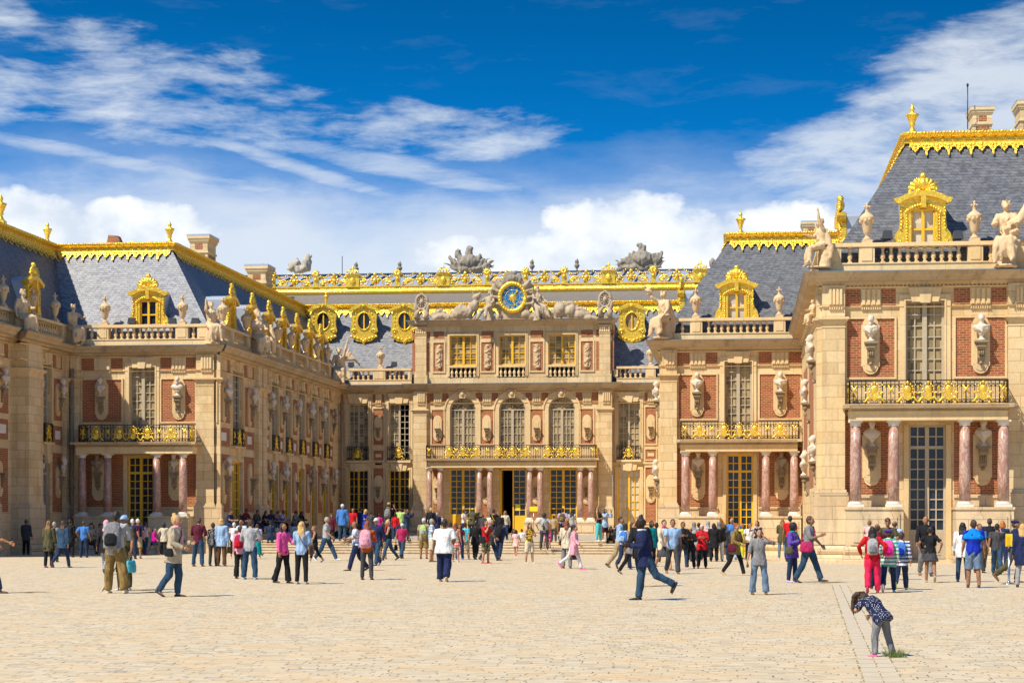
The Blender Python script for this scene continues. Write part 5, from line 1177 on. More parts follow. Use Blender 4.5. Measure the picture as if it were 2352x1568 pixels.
def make_head():
    m = MB(); n, k = 16, 12; vs = []
    for j in range(1, k):
        p = math.pi*j/k
        for i in range(n):
            t = 2*math.pi*i/n; x, y, z = math.sin(p)*math.cos(t), math.sin(p)*math.sin(t), math.cos(p)
            X, Y, Z = x*.074, y*.094, z*.112
            if z < -.1: X *= 1-.38*(-z)**1.3; Y *= 1-.22*(-z); Y -= .012*(-z)
            if y < -.75 and abs(x) < .35 and -.35 < z < .1: Y -= .022*(1-abs(x)/.35)*(1-abs(z+.2)/.3 if abs(z+.2) < .3 else 0)
            if y < -.5 and .0 < z < .25: Y += .006
            vs.append((X, Y, Z))
    vs = [(0, 0, .112)]+vs+[(0, -.012, -.104)]; L = len(vs)-1
    fs = [(0, 1+i, 1+(i+1) % n) for i in range(n)]+[(1+j*n+i, 1+(j+1)*n+i, 1+(j+1)*n+(i+1) % n, 1+j*n+(i+1) % n) for j in range(k-2) for i in range(n)]+[(L, 1+(k-2)*n+(i+1) % n, 1+(k-2)*n+i) for i in range(n)]
    m.add(vs, fs, True)
    for s in (1, -1): m.ball((s*.074, .006, -.005), (.012, .022, .032), 6, 5)
    m.tube([(0, -.088, .022), (0, -.104, -.012), (0, -.108, -.026), (0, -.09, -.032)], [.007, .012, .014, .008], 6)
    m.cm = 1
    for s in (1, -1): m.ball((s*.028, -.083, .016), (.011, .008, .0065), 6, 5); m.tube([(s*.014, -.09, .034), (s*.044, -.078, .036)], .004, 4)
    m.cm = 2; m.ball((0, -.087, -.055), (.022, .009, .006), 6, 5); m.cm = 0
    return m
HEAD = make_head()
def make_hand(s):
    """relaxed left/right hand pointing down (-Z), palm towards the body; s = +1 left"""
    m = MB(); m.loft([(Vector((0, 0, .01)), Vector((0, .024, 0)), Vector((.017, 0, 0))), (Vector((0, 0, -.04)), Vector((0, .038, 0)), Vector((.015, 0, 0))), (Vector((0, 0, -.085)), Vector((0, .038, 0)), Vector((.012, 0, 0)))], 8)
    for i, (y, L) in enumerate(((-.029, .068), (-.01, .078), (.01, .073), (.029, .057))):
        c = -s*.012; m.tube([(0, y, -.08), (c*.4, y*1.05, -.08-L*.45), (c*1.8, y*1.05, -.08-L*.8), (c*3.0, y, -.08-L*.98)], [.0095, .009, .008, .006], 6)
    m.tube([(0, -.03, -.03), (-s*.012, -.052, -.06), (-s*.02, -.056, -.095)], [.013, .011, .008], 6)
    return m
HANDS = {'L': make_hand(1), 'R': make_hand(-1)}
def handM(K, n):
    d = K['h'+n].normalized(); q = Vector((0, 0, -1)).rotation_difference(d); return Matrix.Translation(K['w'+n]) @ q.to_matrix().to_4x4()

PENDING = []     # (object, MB core, MB details, voxel, mats, smooth factor, noise)
def grow(name, core, mats, vox, parent, det=None, noise=0, label=None, sm=3):
    me = bpy.data.meshes.new(name+'_src'); me.from_pydata(core.v, [], core.f); me.update()
    o = bpy.data.objects.new(name, me); C.objects.link(o)
    if parent: o.parent = parent
    if label: o['label'] = label
    r = o.modifiers.new('remesh', 'REMESH'); r.mode = 'VOXEL'; r.voxel_size = vox; r.adaptivity = 0
    s = o.modifiers.new('smooth', 'SMOOTH'); s.factor = .5; s.iterations = sm
    PENDING.append((o, det, mats, noise)); return o
def bake():
    dg = bpy.context.evaluated_depsgraph_get(); out = []
    for o, det, mats, noise in PENDING: out.append(bpy.data.meshes.new_from_object(o.evaluated_get(dg), depsgraph=dg))
    for (o, det, mats, noise), me in zip(PENDING, out):
        old = o.data; o.modifiers.clear(); mats = mats if isinstance(mats, list) else [mats]
        vs = [tuple(v.co) for v in me.vertices]; 
        if noise:
            me.calc_normals_split() if hasattr(me, 'calc_normals_split') else None
            nv = []
            sc, am = noise if isinstance(noise, tuple) else (14, noise)
            for v in me.vertices:
                p = v.co; k = mnoise.noise(Vector((p.x*sc+sum(map(ord, o.name)) % 50, p.y*sc, p.z*sc*.55))); nv.append(tuple(p+v.normal*k*am))
            vs = nv
        if det or noise:
            m = MB(); m.v = vs; m.f = [tuple(p.vertices) for p in me.polygons]; m.m = [0]*len(m.f); m.sm = [True]*len(m.f)
            if det: m.merge(det)
            n2 = bpy.data.meshes.new(o.name); n2.from_pydata(m.v, [], m.f)
            n2.polygons.foreach_set('material_index', m.m); n2.polygons.foreach_set('use_smooth', m.sm); bpy.data.meshes.remove(me); me = n2
        else: me.polygons.foreach_set('use_smooth', [True]*len(me.polygons))
        me.materials.clear()
        for q in mats: me.materials.append(q)
        me.name = o.name; o.data = me; me.update(); bpy.data.meshes.remove(old)
    PENDING.clear()
    for o in [q for q in bpy.data.objects if q.type == 'FONT']:
        me = bpy.data.meshes.new_from_object(o.evaluated_get(dg)); n = bpy.data.objects.new('numeral', me); C.objects.link(n); n.parent = o.parent; n.matrix_basis = o.matrix_basis.copy(); bpy.data.objects.remove(o)

def fabric(name, col, pat=None):
    key = 'cloth_'+name+(pat[0] if pat else '')
    if key in bpy.data.materials: return bpy.data.materials[key]
    def f(t, b):
        p = t.new('ShaderNodeTexCoord').outputs['Object']; n = t.noise(t.vmul(p, (8, 8, 4)), 1, 5, .6, .8)
        c = t.mix(t.ramp(n, [(.3, 0), (.7, 1)]), tuple(x*.62 for x in col), tuple(min(1, x*1.22) for x in col))
        if pat:
            k, c2 = pat[1], pat[2]; x, y, z = t.sep(p)
            if k == 'stripe': f0 = t.math('GREATER_THAN', t.math('SINE', t.math('MULTIPLY', z, pat[3])), .1)
            elif k == 'dots':
                v = t.new('ShaderNodeTexVoronoi'); v.inputs['Scale'].default_value = pat[3]; v.inputs['Randomness'].default_value = 0; t.l.new(p, v.inputs['Vector']); f0 = t.math('LESS_THAN', v.outputs['Distance'], .27)
            elif k == 'check': f0 = t.math('GREATER_THAN', t.math('ADD', t.math('SINE', t.math('MULTIPLY', z, pat[3])), t.math('SINE', t.math('MULTIPLY', x, pat[3]))), .5)
            else: f0 = t.ramp(t.noise(p, pat[3], 2, .5), [(.5, 0), (.54, 1)])
            c = t.mix(f0, c, c2)
        t.l.new(c, b.inputs['Base Color']); b.inputs['Roughness'].default_value = .85; b.inputs['Specular IOR Level'].default_value = .2
        bump(t, b, n, .9, .06)
    return mat(key, f)
def simple(name, col, r=.7, sc=30, var=.25):
    return bpy.data.materials.get(name) or m_flat(name, col, r, 0, var, sc, .3)
CO = dict(white=(.72, .72, .72), cream=(.62, .55, .42), beige=(.46, .38, .27), black=(.015, .015, .018), grey=(.22, .22, .23), lgrey=(.38, .39, .41), dgrey=(.06, .06, .068), navy=(.016, .025, .085), jeans=(.03, .072, .135), djeans=(.018, .035, .085), ljeans=(.15, .22, .32),
 lblue=(.30, .45, .68), blue=(.06, .2, .55), royal=(.008, .03, .42), azure=(.0, .22, .72), cyan=(.10, .52, .60), teal=(.0, .26, .28), green=(.42, .62, .20), olive=(.09, .085, .04), khaki=(.26, .17, .055), sand=(.42, .33, .2), brown=(.13, .065, .03), dbrown=(.04, .022, .015), maroon=(.10, .012, .03), crimson=(.40, .02, .10), red=(.55, .012, .02), pinkred=(.75, .02, .09), orange=(.42, .085, .015),
 pink=(.75, .36, .45), rose=(.82, .50, .48), magenta=(.70, .01, .33), hotpink=(.80, .10, .35), purple=(.10, .04, .32), violet=(.13, .07, .40), lilac=(.48, .40, .66), yellow=(.72, .48, .02), lime=(.55, .60, .05), silver=(.5, .5, .5))
HC = dict(dk=(.012, .009, .008), br=(.055, .028, .014), lb=(.20, .10, .035), bl=(.52, .33, .12), rd=(.20, .055, .015), gy=(.30, .29, .28), wh=(.58, .56, .52), or_=(.42, .14, .02), mr=(.05, .01, .018))
SKN = dict(a=(.50, .27, .17), b=(.36, .18, .10), c=(.20, .09, .045), d=(.055, .028, .018))
def hairmat(k): return bpy.data.materials.get('hair_'+k) or mat('hair_'+k, lambda t, b: (lambda n: (t.l.new(t.mix(n, tuple(x*.45 for x in HC[k]), tuple(min(1, x*1.7) for x in HC[k])), b.inputs['Base Color']), bump(t, b, n, .8, .02), setattr(b.inputs['Roughness'], 'default_value', .5)))(t.noise(t.vmul(t.new('ShaderNodeTexCoord').outputs['Object'], (70, 70, 9)), 1, 3, .6)))
EYEM = simple('eye_dark', (.02, .015, .012), .4); LIPM = simple('lips', (.30, .11, .09), .5)

def figure_body(K, vox=.016, det=True, bare=False):
    m = MB(); torso(m, K, -.012 if not bare else 0); legs(m, K, -.006 if not bare else 0); arms(m, K, -.004 if not bare else 0)
    for n in 'LR':
        a, fd = K['an'+n], K['fd'+n]; tl(m, [a, a+Vector((0, 0, -.035))*1 + fd*.01, a+Vector((0, 0, -.05))+fd*.10, a+Vector((0, 0, -.058))+fd*.15], [.034, .036, .03, .02], 8)
    tl(m, [K['neck']-K['up']*.06, K['neck'], K['head']-K['hu']*.05], [.062, .052, .05], 10)
    M = headM(K)
    m.ball(K['head'], (.070, .085, .102), 12, 8, True, Matrix.Rotation(R_(K['hf']), 4, 'X') @ Matrix.Scale(K['hs'], 4))
    d = MB(); d.merge(HEAD, M)
    for n in 'LR': d.merge(HANDS[n], handM(K, n))
    return m, d
def shoe(m, K, n, hgt=0, g=0):
    a, fd = K['an'+n], K['fd'+n]; dn = fd.cross(X1).normalized()
    if dn.z > 0: dn = -dn
    if abs(dn.z) < .1: dn = Vector((0, fd.z > 0 and -1 or 1, 0)) if False else dn
    h = a+dn*.048-fd*.055
    m.loft([(h-fd*.012, X1*.02, dn*.02), (h, X1*.034, dn*.032), (h+fd*.10, X1*.042, dn*.032), (h+fd*.19+dn*.004, X1*.046, dn*.026), (h+fd*.25+dn*.008, X1*.034, dn*.017), (h+fd*.272+dn*.01, X1*.015, dn*.01)], 10)
    tl(m, [a+Vector((0, 0, .0))+(K['kn'+n]-a).normalized()*(.02+hgt), a+dn*.03], [.042+g, .042], 8)

def person(x, fy, ty, hd, pose, sk, hair, top, bot, shoes, label, lvl=None, fem=0, stout=1.0, extra=None, kid=0, twist=0, fdx=0, hgt=None, group=None, at=None):
    """x, fy: where the feet stand in the photograph; ty: crown of the head; hd: heading in degrees (0 towards the viewer, 90 to the right)"""
    P, zc = gp(x, fy) if lvl is None else lp(x, fy, lvl)
    K = skeleton(pose, stout, fem, kid)
    hz = K['head'].z+.115*K['hs']*K['hu'].z+.02; want = (fy-ty)*zc/FP; s = (hgt or want)/hz
    if at: P = Vector(at[:3]); s = at[3]/1.75
    if kid:  # larger head for a child
        pass
    root = bpy.data.objects.new('person', None); C.objects.link(root); root.empty_display_size = .2
    root.location = P; root.rotation_euler = (0, 0, R_(hd)); root.scale = (s, s, s); tag(root, label, 'person', group)
    vox = .0155
    m, d = figure_body(K); body = grow('body', m, [fabric('skin_'+sk, SKN[sk]), EYEM, LIPM], vox, root, d)
    # hair
    M = headM(K); R3 = Matrix.Rotation(R_(K['hf']), 4, 'X') @ Matrix.Scale(K['hs'], 4); hk, hc = hair; hm = hairmat(hc) if hc in HC else fabric(hc, CO[hc]); h = MB(); hp = lambda a, b, c: M @ Vector((a, b, c))
    if hk in ('short', 'bob', 'long', 'bun', 'tail', 'curly', 'bald', 'afro', 'mane'):
        if hk == 'bald': h.ball(hp(0, .026, .0), (.079, .083, .075), 12, 8, True, R3)
        elif hk == 'afro': h.ball(hp(0, .03, .03), (.11, .115, .125), 12, 8, True, R3)
        else: h.ball(hp(0, .022, .024), (.082, .094, .108), 12, 8, True, R3)
        if hk in ('bob', 'long', 'curly', 'mane'):
            for sg in (1, -1): tl(h, [hp(sg*.06, .01, .03), hp(sg*.078, .015, -.03), hp(sg*.07, .03, -.1)], [.03, .036, .03], 8)
            h.ball(hp(0, .05, -.05), (.085, .06, .09), 10, 7, True, R3)
        if hk in ('long', 'curly', 'mane'):
            up = K['up']; b = K['sh']+up.cross(X1).normalized()*-.0
            bk = Vector((0, 1, 0)); w = .085 if hk == 'long' else .115
            c0 = hp(0, .06, -.06); L = .24 if hk == 'long' else .34
            dirn = Vector((0, 0, -1)) if K['lean'] > 30 else -up
            pts = [c0, c0+dirn*L*.35+bk*.03, c0+dirn*L*.7+bk*.035, c0+dirn*L+bk*.02]
            if K['lean'] > 30:
                pts = []
                for sg in (-.07, -.02, .03, .07): tl(h, [hp(sg, .09, .0), hp(sg, .07, .09), hp(sg, .0, .14), hp(sg, -.0, .14)+Vector((0, -.03, -.12)), hp(sg, 0, .14)+Vector((sg*.3, -.02, -.27)), hp(sg, 0, .14)+Vector((sg*.5, .02, -.36-sg*.5))], [.05, .06, .06, .055, .045, .015], 8)
            if pts: h.loft([(p, X1*q, Vector((0, .05, 0))) for p, q in zip(pts, [w*.8, w, w, w*.45])], 10)
            for sg in (1, -1): tl(h, [hp(sg*.07, .02, -.06), hp(sg*.09, .0, -.14)+Vector((0, -.01, 0)), hp(sg*.085, 0, -.2)+Vector((0, -.03, -.05))], [.035, .034, .016], 8)
        if hk == 'bun': h.ball(hp(0, .06, .125), (.048, .048, .042), 10, 7)
        if hk == 'tail': tl(h, [hp(0, .09, .06), hp(0, .135, .03), hp(0, .14, -.06), hp(0, .13, -.16)], [.03, .036, .032, .012], 8)
        grow('hair', h, hm, .011, root, noise=(22, .014))
    elif hk in ('cap', 'hat', 'beret'):
        h0 = MB(); h0.ball(hp(0, .022, .0), (.080, .09, .09), 12, 8, True, R3); grow('hair', h0, hairmat('br' if hc != 'white' else 'gy'), .012, root)
        if hk == 'beret': h.ball(hp(.015, .03, .075), (.115, .12, .05), 12, 8, True, R3)
        else:
            h.ball(hp(0, .012, .045), (.087, .098, .085), 12, 8, True, R3)
            if hk == 'cap': h.loft([(hp(0, -.07, .045), X1*.07, M.to_3x3() @ Vector((0, .0, .012))), (hp(0, -.15, .03), X1*.055, M.to_3x3() @ Vector((0, 0, .008)))], 10)
            else: h.loft([(hp(0, .01, .03), X1*.15, M.to_3x3() @ Vector((0, .16, 0))), (hp(0, .01, .042), X1*.15, M.to_3x3() @ Vector((0, .16, 0)))], 14)
        grow('cap' if hk != 'beret' else 'beret', h, hm, .011, root)
    elif hk == 'veil':
        h.ball(hp(0, .018, .012), (.092, .102, .118), 12, 8, True, R3); tl(h, [hp(0, .03, -.05), K['neck']+Vector((0, .015, .02)), K['sh']+Vector((0, .01, -.05))], [.085, .09, .14], 12); grow('headscarf', h, hm, .013, root, noise=(12, .01))
    # trousers / skirt
    bk, bc = bot[0], bot[1]; bm = fabric(bc, CO[bc], bot[2] if len(bot) > 2 else None) if bc in CO else bc
    b = MB()
    if bk in ('long', 'flare', 'slim', 'loose'):
        g = {'long': .014, 'flare': .012, 'slim': .005, 'loose': .022}[bk]; torso(b, K, g*.6+.004, -.1, .02); legs(b, K, g, 1.0, .025 if bk == 'flare' else 0); grow('trousers', b, bm, vox, root, noise=(10, .018 if bk != 'slim' else .007))
    elif bk in ('shorts', 'capri'):
        torso(b, K, .012, -.1, .02); legs(b, K, .022 if bk == 'shorts' else .012, .5 if bk == 'shorts' else .82); grow('shorts' if bk == 'shorts' else 'capri_trousers', b, bm, vox, root, noise=(11, .008))
    elif bk in ('skirt', 'dress', 'lskirt', 'mini'):
        e = {'skirt': 1.0, 'mini': .6, 'dress': .95, 'lskirt': 1.5}[bk]; hL, hR = K['hip'], K['hip']
        kc = (K['knL']+K['knR'])/2; ac = (K['anL']+K['anR'])/2; q = kc if e <= 1 else kc.lerp(ac, .7); q = K['hip'].lerp(kc, e) if e <= 1 else q
        sp = abs(K['knL'].x-K['knR'].x)/2; sy = abs(K['knL'].y-K['knR'].y)/2; dv = (q-K['hip']).normalized(); fy_ = dv.cross(X1).normalized()
        b.loft([(K['hip']-dv*.14, X1*.13, fy_*.1), (K['hip'], X1*.175*stout, fy_*.135*stout), (K['hip'].lerp(q, .5), X1*(.19+sp*.2), fy_*(.16+sy*.3)), (q, X1*(.2+sp*.4), fy_*(.17+sy*.7))], 16)
        grow('skirt', b, bm, vox, root, noise=(15, .016))
        if bk != 'lskirt' and len(bot) > 3: b2 = MB(); legs(b2, K, .005, 1); grow('leggings', b2, fabric(bot[3], CO[bot[3]]), vox, root)
    # shirt / jacket
    if top:
        tk, tc = top[0], top[1]; tm = fabric(tc, CO[tc], top[2] if len(top) > 2 else None); t = MB()
        spec = {'tee': (.016, -.10, .34), 'tank': (.010, -.08, 0), 'shirt': (.018, -.11, 1.0), 'roll': (.018, -.11, .62), 'jacket': (.028, -.2, 1.0), 'coat': (.03, -.32, 1.0), 'polo': (.018, -.10, .4), 'blazer': (.026, -.22, 1.0), 'puffer': (.045, -.12, 1.0), 'tunic': (.02, -.15, .62), 'dresstop': (.026, -.15, .42), 'loose': (.034, -.14, .46)}[tk]
        torso(t, K, spec[0], spec[1], .5, .02 if spec[1] < -.12 else 0); arms(t, K, spec[0]*.75, spec[2] if spec[2] else 0)
        if tk in ('jacket', 'coat', 'blazer', 'puffer', 'shirt', 'roll', 'polo'): tl(t, [K['neck']-K['up']*.03, K['neck']+K['up']*.03], [.066, .058], 10)
        nm = {'tee': 'tee_shirt', 'tank': 'tank_top', 'polo': 'polo_shirt', 'roll': 'shirt', 'puffer': 'puffer_jacket', 'dresstop': 'bodice', 'loose': 'shirt'}.get(tk, tk)
        grow(nm, t, tm, vox, root, noise=(11, .019 if tk != 'tank' else .006))
    if shoes:
        s_ = MB()
        for n in 'LR': shoe(s_, K, n)
        for n in 'LR':
            q = MB(); shoe(q, K, n); grow('shoe', q, simple('shoe_'+shoes, CO.get(shoes, (.2, .1, .05)), .5), .011, root)
    for e in (extra or ()):
        if e[0] == 'scarf':
            q = MB(); c = K['neck']; tl(q, [c+Vector((.07*math.cos(a), .075*math.sin(a), .01*math.sin(2*a))) for a in [i*.7 for i in range(10)]], .034, 8)
            tl(q, [c+Vector((.04, -.08, 0)), K['chest']+Vector((.06, -.14, .05)), K['waist']+Vector((.08, -.16, .0))], [.035, .05, .045], 8, .4); grow('scarf', q, fabric(e[1], CO[e[1]]), .012, root, noise=(20, .008))
        elif e[0] == 'shawl':
            q = MB(); u = K['up']; f_ = u.cross(X1).normalized(); q.loft([(K['neck']+u*.03, X1*.085, f_*.075), (K['neck']-u*.03, X1*.16, f_*.10), (K['sh']-u*.05, X1*.235, f_*.13), (K['chest']+u*.03, X1*.27, f_*.155), (K['chest']-u*.03, X1*.27, f_*.155), (K['chest']-u*.06, X1*.12, f_*.12)], 18); grow('shawl', q, fabric(e[1], CO[e[1]]), .015, root, noise=(9, .016))
        elif e[0] == 'glasses':
            q = MB(); q.tube([M @ Vector((x_, -.06-.03*(1-abs(x_)/.08), .085)) for x_ in (-.075, -.04, 0, .04, .075)], [.008, .016, .006, .016, .008], 6); w = bpy.data.objects.new('sunglasses', q.mesh('sunglasses', simple('lens', (.01, .01, .012), .15))); C.objects.link(w); w.parent = root
        elif e[0] == 'frill':
            q = MB(); u, hp_ = K['up'], K['hip']; f_ = u.cross(X1).normalized(); c0 = hp_-u*.12
            for i in range(34):
                a = 2*math.pi*i/34; q.ball(c0+X1*.20*math.cos(a)+f_*.165*math.sin(a)+u*(.012*(i % 2)), .022, 6, 5)
            w = bpy.data.objects.new('lace_trim', q.mesh('lace_trim', simple('lace', (.75, .75, .72), .8))); C.objects.link(w); w.parent = root
        elif e[0] == 'collar':
            q = MB(); tl(q, [K['neck']+Vector((.075*math.cos(a), .08*math.sin(a), 0)) for a in [i*.7 for i in range(10)]], .026, 8); grow('collar', q, fabric(e[1], CO[e[1]]), .012, root)
    return root, K, s
def world_pt(root, K, s, v):
    return Matrix.Translation(root.location) @ Matrix.Rotation(root.rotation_euler.z, 4, 'Z') @ (Vector(v)*s)
def backpack(pr, col, label, col2=None, size=1.0):
    root, K, s = pr; u, f_ = K['up'], Vector((0, 1, 0)); c = K['chest']-u*.02
    bk = Matrix.Rotation(-R_(K['lean']), 3, 'X')
    o = bpy.data.objects.new('backpack', None); C.objects.link(o); o.location = root.location; o.rotation_euler = root.rotation_euler; o.scale = root.scale; tag(o, label, 'backpack', None)
    m = MB()
    yy = u.cross(X1).normalized(); yy = yy if yy.y > 0 else -yy
    Q = lambda x, y, z: c+X1*x+yy*y+u*z
    k = size; m.loft([(Q(0, .19, -.27*k), X1*.09*k, yy*.04*k), (Q(0, .205, -.25*k), X1*.15*k, yy*.085*k), (Q(0, .21, -.1*k), X1*.155*k, yy*.10*k), (Q(0, .2, .08*k), X1*.145*k, yy*.085*k), (Q(0, .18, .16*k), X1*.11*k, yy*.06*k), (Q(0, .17, .19*k), X1*.05*k, yy*.03*k)], 14)
    grow('bag_body', m, fabric(col, CO[col]), .013, o, noise=(14, .012))
    p = MB(); p.loft([(Q(0, .30, -.22*k), X1*.08*k, yy*.03*k), (Q(0, .315, -.18*k), X1*.115*k, yy*.045*k), (Q(0, .31, -.05*k), X1*.11*k, yy*.04*k), (Q(0, .30, .0), X1*.06*k, yy*.02*k)], 12); grow('front_pocket', p, fabric(col2 or col, CO[col2 or col]), .012, o)
    t = MB()
    for sg in (1, -1): tl(t, [Q(sg*.08, .13, .14), Q(sg*.09, .06, .205), Q(sg*.1, -.06, .18), Q(sg*.115, -.14, .02), Q(sg*.13, -.06, -.12), Q(sg*.11, .12, -.2)], .018, 6, .5)
    w = bpy.data.objects.new('strap', t.mesh('strap', fabric(col2 or col, CO[col2 or col]))); C.objects.link(w); w.parent = o
    return o
def bag(pr, side, col, label, kind='shoulder', size=1.0, strap=True, name='shoulder_bag'):
    root, K, s = pr; o = bpy.data.objects.new(name, None); C.objects.link(o); o.location = root.location; o.rotation_euler = root.rotation_euler; o.scale = root.scale
    tag(o, label, name.split('_')[-1] if name != 'plastic_carrier' else 'bag', None); k = size; m = MB()
    if kind == 'hand': c = K['w'+side]+Vector((0, 0, -.30*k))
    elif kind == 'back': c = K['waist']+Vector((0, .2, -.02))
    else: c = K['hip']+Vector(((.26 if side == 'L' else -.26)*K['stout'], -.03, .03))
    m.loft([(c+Vector((0, 0, -.13*k)), X1*.04*k, Vector((0, .10*k, 0))), (c+Vector((0, 0, -.11*k)), X1*.065*k, Vector((0, .15*k, 0))), (c, X1*.06*k, Vector((0, .155*k, 0))), (c+Vector((0, 0, .10*k)), X1*.035*k, Vector((0, .13*k, 0))), (c+Vector((0, 0, .12*k)), X1*.015*k, Vector((0, .11*k, 0)))], 12)
    grow('bag_body', m, fabric(col, CO[col]), .012, o, noise=(14, .01))
    if strap:
        t = MB(); n_ = K['neck']
        if kind == 'hand': tl(t, [c+Vector((0, -.08*k, .1*k)), K['w'+side]+Vector((0, -.0, -.05)), c+Vector((0, .08*k, .1*k))], .008, 5)
        else:
            sg = -1 if side == 'L' else 1; st_ = K['stout']
            tl(t, [c+Vector((0, -.1, .1)), K['waist']+Vector((-sg*.1, -.15*st_, .02)), K['chest']+Vector((0, -.17*st_, .05)), K['sh']+Vector((sg*.08, -.09, .03)), K['sh']+Vector((sg*.1, 0, .06)), K['sh']+Vector((sg*.07, .10, .0)), K['chest']+Vector((0, .15*st_, .0)), K['waist']+Vector((-sg*.12, .14*st_, 0)), c+Vector((0, .1, .1))], .012, 6)
        w = bpy.data.objects.new('strap', t.mesh('strap', fabric(col, CO[col]))); C.objects.link(w); w.parent = o
    return o
# ---------------------------------------------------------------- the crowd
P = person
Wt = PLAT
# --- left part of the forecourt
P(13, 1269.5, 1178, 60, 'face', 'b', ('short', 'gy'), ('jacket', 'black'), ('long', 'dgrey'), 'black', 'man in black jacket at the far left holding a hand to his mouth')
P(-36, 1362, 1176, 80, dict(POSE['walk'], aL=(40, 4, 30, 0), aR=(34, 4, 30, 0)), 'b', ('short', 'dk'), ('tee', 'grey'), ('long', 'jeans'), 'black', 'person walking in past the left edge, only the bare forearm and hand showing')
P(112, 1302.7, 1194, 172, 'stand', 'a', ('mane', 'lb'), ('coat', 'olive'), ('mini', 'black', None, 'black'), 'crimson', 'woman with very long light brown hair, olive coat and red ankle boots', fem=1)
P(144, 1303, 1194, 165, 'walk2', 'a', ('mane', 'br'), ('jacket', 'jeans'), ('slim', 'djeans'), 'dgrey', 'woman in denim jacket and rolled jeans walking beside the red boots woman', fem=1)
P(161, 1279, 1192, 175, 'stand', 'a', ('bun', 'dk'), ('coat', 'black'), ('long', 'black'), 'black', 'dark haired woman all in black beside the yellow flag pole', fem=1)
P(192.6, 1279.7, 1195.5, 178, 'hip1', 'b', ('short', 'br'), ('polo', 'blue'), ('long', 'djeans'), 'black', 'man in blue short sleeved shirt with hand on hip, right of the yellow flag')
P(213, 1272, 1201, 10, 'sit2', 'a', ('bob', 'dk'), ('tank', 'cream'), ('long', 'dgrey'), 'black', 'seated woman in white blouse in the shade under the left balcony', fem=1)
P(228, 1272, 1202, 30, 'sit', 'a', ('short', 'dk'), ('tee', 'white'), ('long', 'dgrey'), 'black', 'seated person in white tee shirt half hidden by the veiled woman')
q = P(243, 1318, 1192, 175, 'walk', 'b', ('veil', 'pink'), ('jacket', 'black'), ('long', 'lgrey', ('c1', 'check', (.10, .11, .16), 90)), 'black', 'woman with pale pink headscarf and grey checked trousers behind the tripod man', fem=1)
big = P(265, 1362, 1171.7, 178, 'wide', 'b', ('short', 'dk'), ('shirt', 'lgrey'), ('loose', 'khaki'), 'cream', 'photographer in khaki cargo trousers standing over a tripod', stout=1.08)
backpack(big, 'grey', 'large grey and black backpack with orange cord on the khaki trousered man', 'black', 1.25)
oj = P(286, 1355, 1181, -20, 'stand', 'b', ('cap', 'lblue'), ('tee', 'olive'), ('long', 'olive'), 'white', 'man in olive tee shirt and blue grey cap behind the khaki photographer')
bag(oj, 'L', 'cyan', 'pale blue and tan cloth bag hanging beside the khaki photographer', 'hand', 1.15, name='cloth_bag')
P(304.6, 1283, 1190.5, 175, 'stand', 'a', ('short', 'wh'), ('tee', 'navy'), ('long', 'djeans'), 'black', 'white haired person in navy just left of the red backpack')
rb = P(316.5, 1281.7, 1190, 178, 'stand', 'b', ('short', 'wh'), ('tee', 'navy'), ('shorts', 'sand'), 'dgrey', 'white haired man in navy shirt and khaki shorts wearing a red backpack')
backpack(rb, 'red', 'small red backpack on the white haired man in shorts')
P(333, 1273, 1197, 170, 'walk', 'b', ('short', 'dk'), ('tee', 'rose'), ('long', 'jeans'), 'black', 'dark haired woman in salmon pink top and jeans by the open left door', fem=1)
P(353.5, 1274, 1211, 80, 'walk', 'a', ('tail', 'dk'), ('shirt', 'magenta'), ('mini', 'navy'), 'hotpink', 'small girl in magenta sweater and dark blue skirt walking right', fem=1, kid=1)
P(377, 1274, 1200, 175, 'hip1', 'b', ('bob', 'dk'), ('jacket', 'cream'), ('long', 'black'), 'black', 'woman in cream cardigan just left of the pink scarf woman', fem=1)
sc = P(399, 1369.8, 1180.8, 78, dict(POSE['walkh'], L=(8, 14, 3), R=(-6, 30, 3)), 'a', ('bun', 'bl'), ('jacket', 'beige'), ('long', 'jeans'), 'black', 'blonde woman with bun, pink scarf, beige jacket and jeans walking right', fem=1, extra=[('scarf', 'pink')])
bag(sc, 'R', 'black', 'small black shoulder bag on the hip of the pink scarf woman', 'shoulder', .7)
P(455, 1300, 1189, 172, 'hands', 'a', ('short', 'br'), ('shirt', 'maroon'), ('long', 'jeans'), 'brown', 'man in maroon shirt and jeans standing with his back turned')
P(489.5, 1298.8, 1199, 175, 'stand', 'a', ('short', 'br'), ('shirt', 'black', ('d1', 'dots', (.8, .8, .8), 22)), ('slim', 'dgrey'), 'black', 'woman in black and white polka dot top beside the light blue jacket', fem=1)
gb = P(508.8, 1299.6, 1189, 170, 'stand', 'a', ('bob', 'bl'), ('jacket', 'lblue'), ('long', 'brown'), 'brown', 'short haired blonde woman in light blue jacket and brown trousers', fem=1)
bag(gb, 'R', 'olive', 'olive green backpack hanging from the hand of the light blue jacket woman', 'hand', 1.0, name='hand_bag')
P(537.6, 1281, 1199, 185, 'hold', 'a', ('short', 'wh'), ('tee', 'white'), ('capri', 'black'), 'cream', 'white haired woman in white blouse and black capri trousers', fem=1)
P(555, 1284, 1192, -20, 'hold', 'b', ('bald', 'gy'), ('tee', 'lblue', ('s1', 'stripe', (.7, .75, .8), 90)), ('long', 'dgrey'), 'black', 'balding man in blue striped shirt facing the viewer behind the grey shirt man')
rp = P(552, 1328, 1206, 178, 'stand', 'a', ('short', 'br'), ('shirt', 'pink'), ('flare', 'black'), 'black', 'person in lilac top and flared black trousers mostly hidden by the grey shirt man', fem=1)
backpack(rp, 'crimson', 'red and black backpack left of the grey shirt man', 'red')
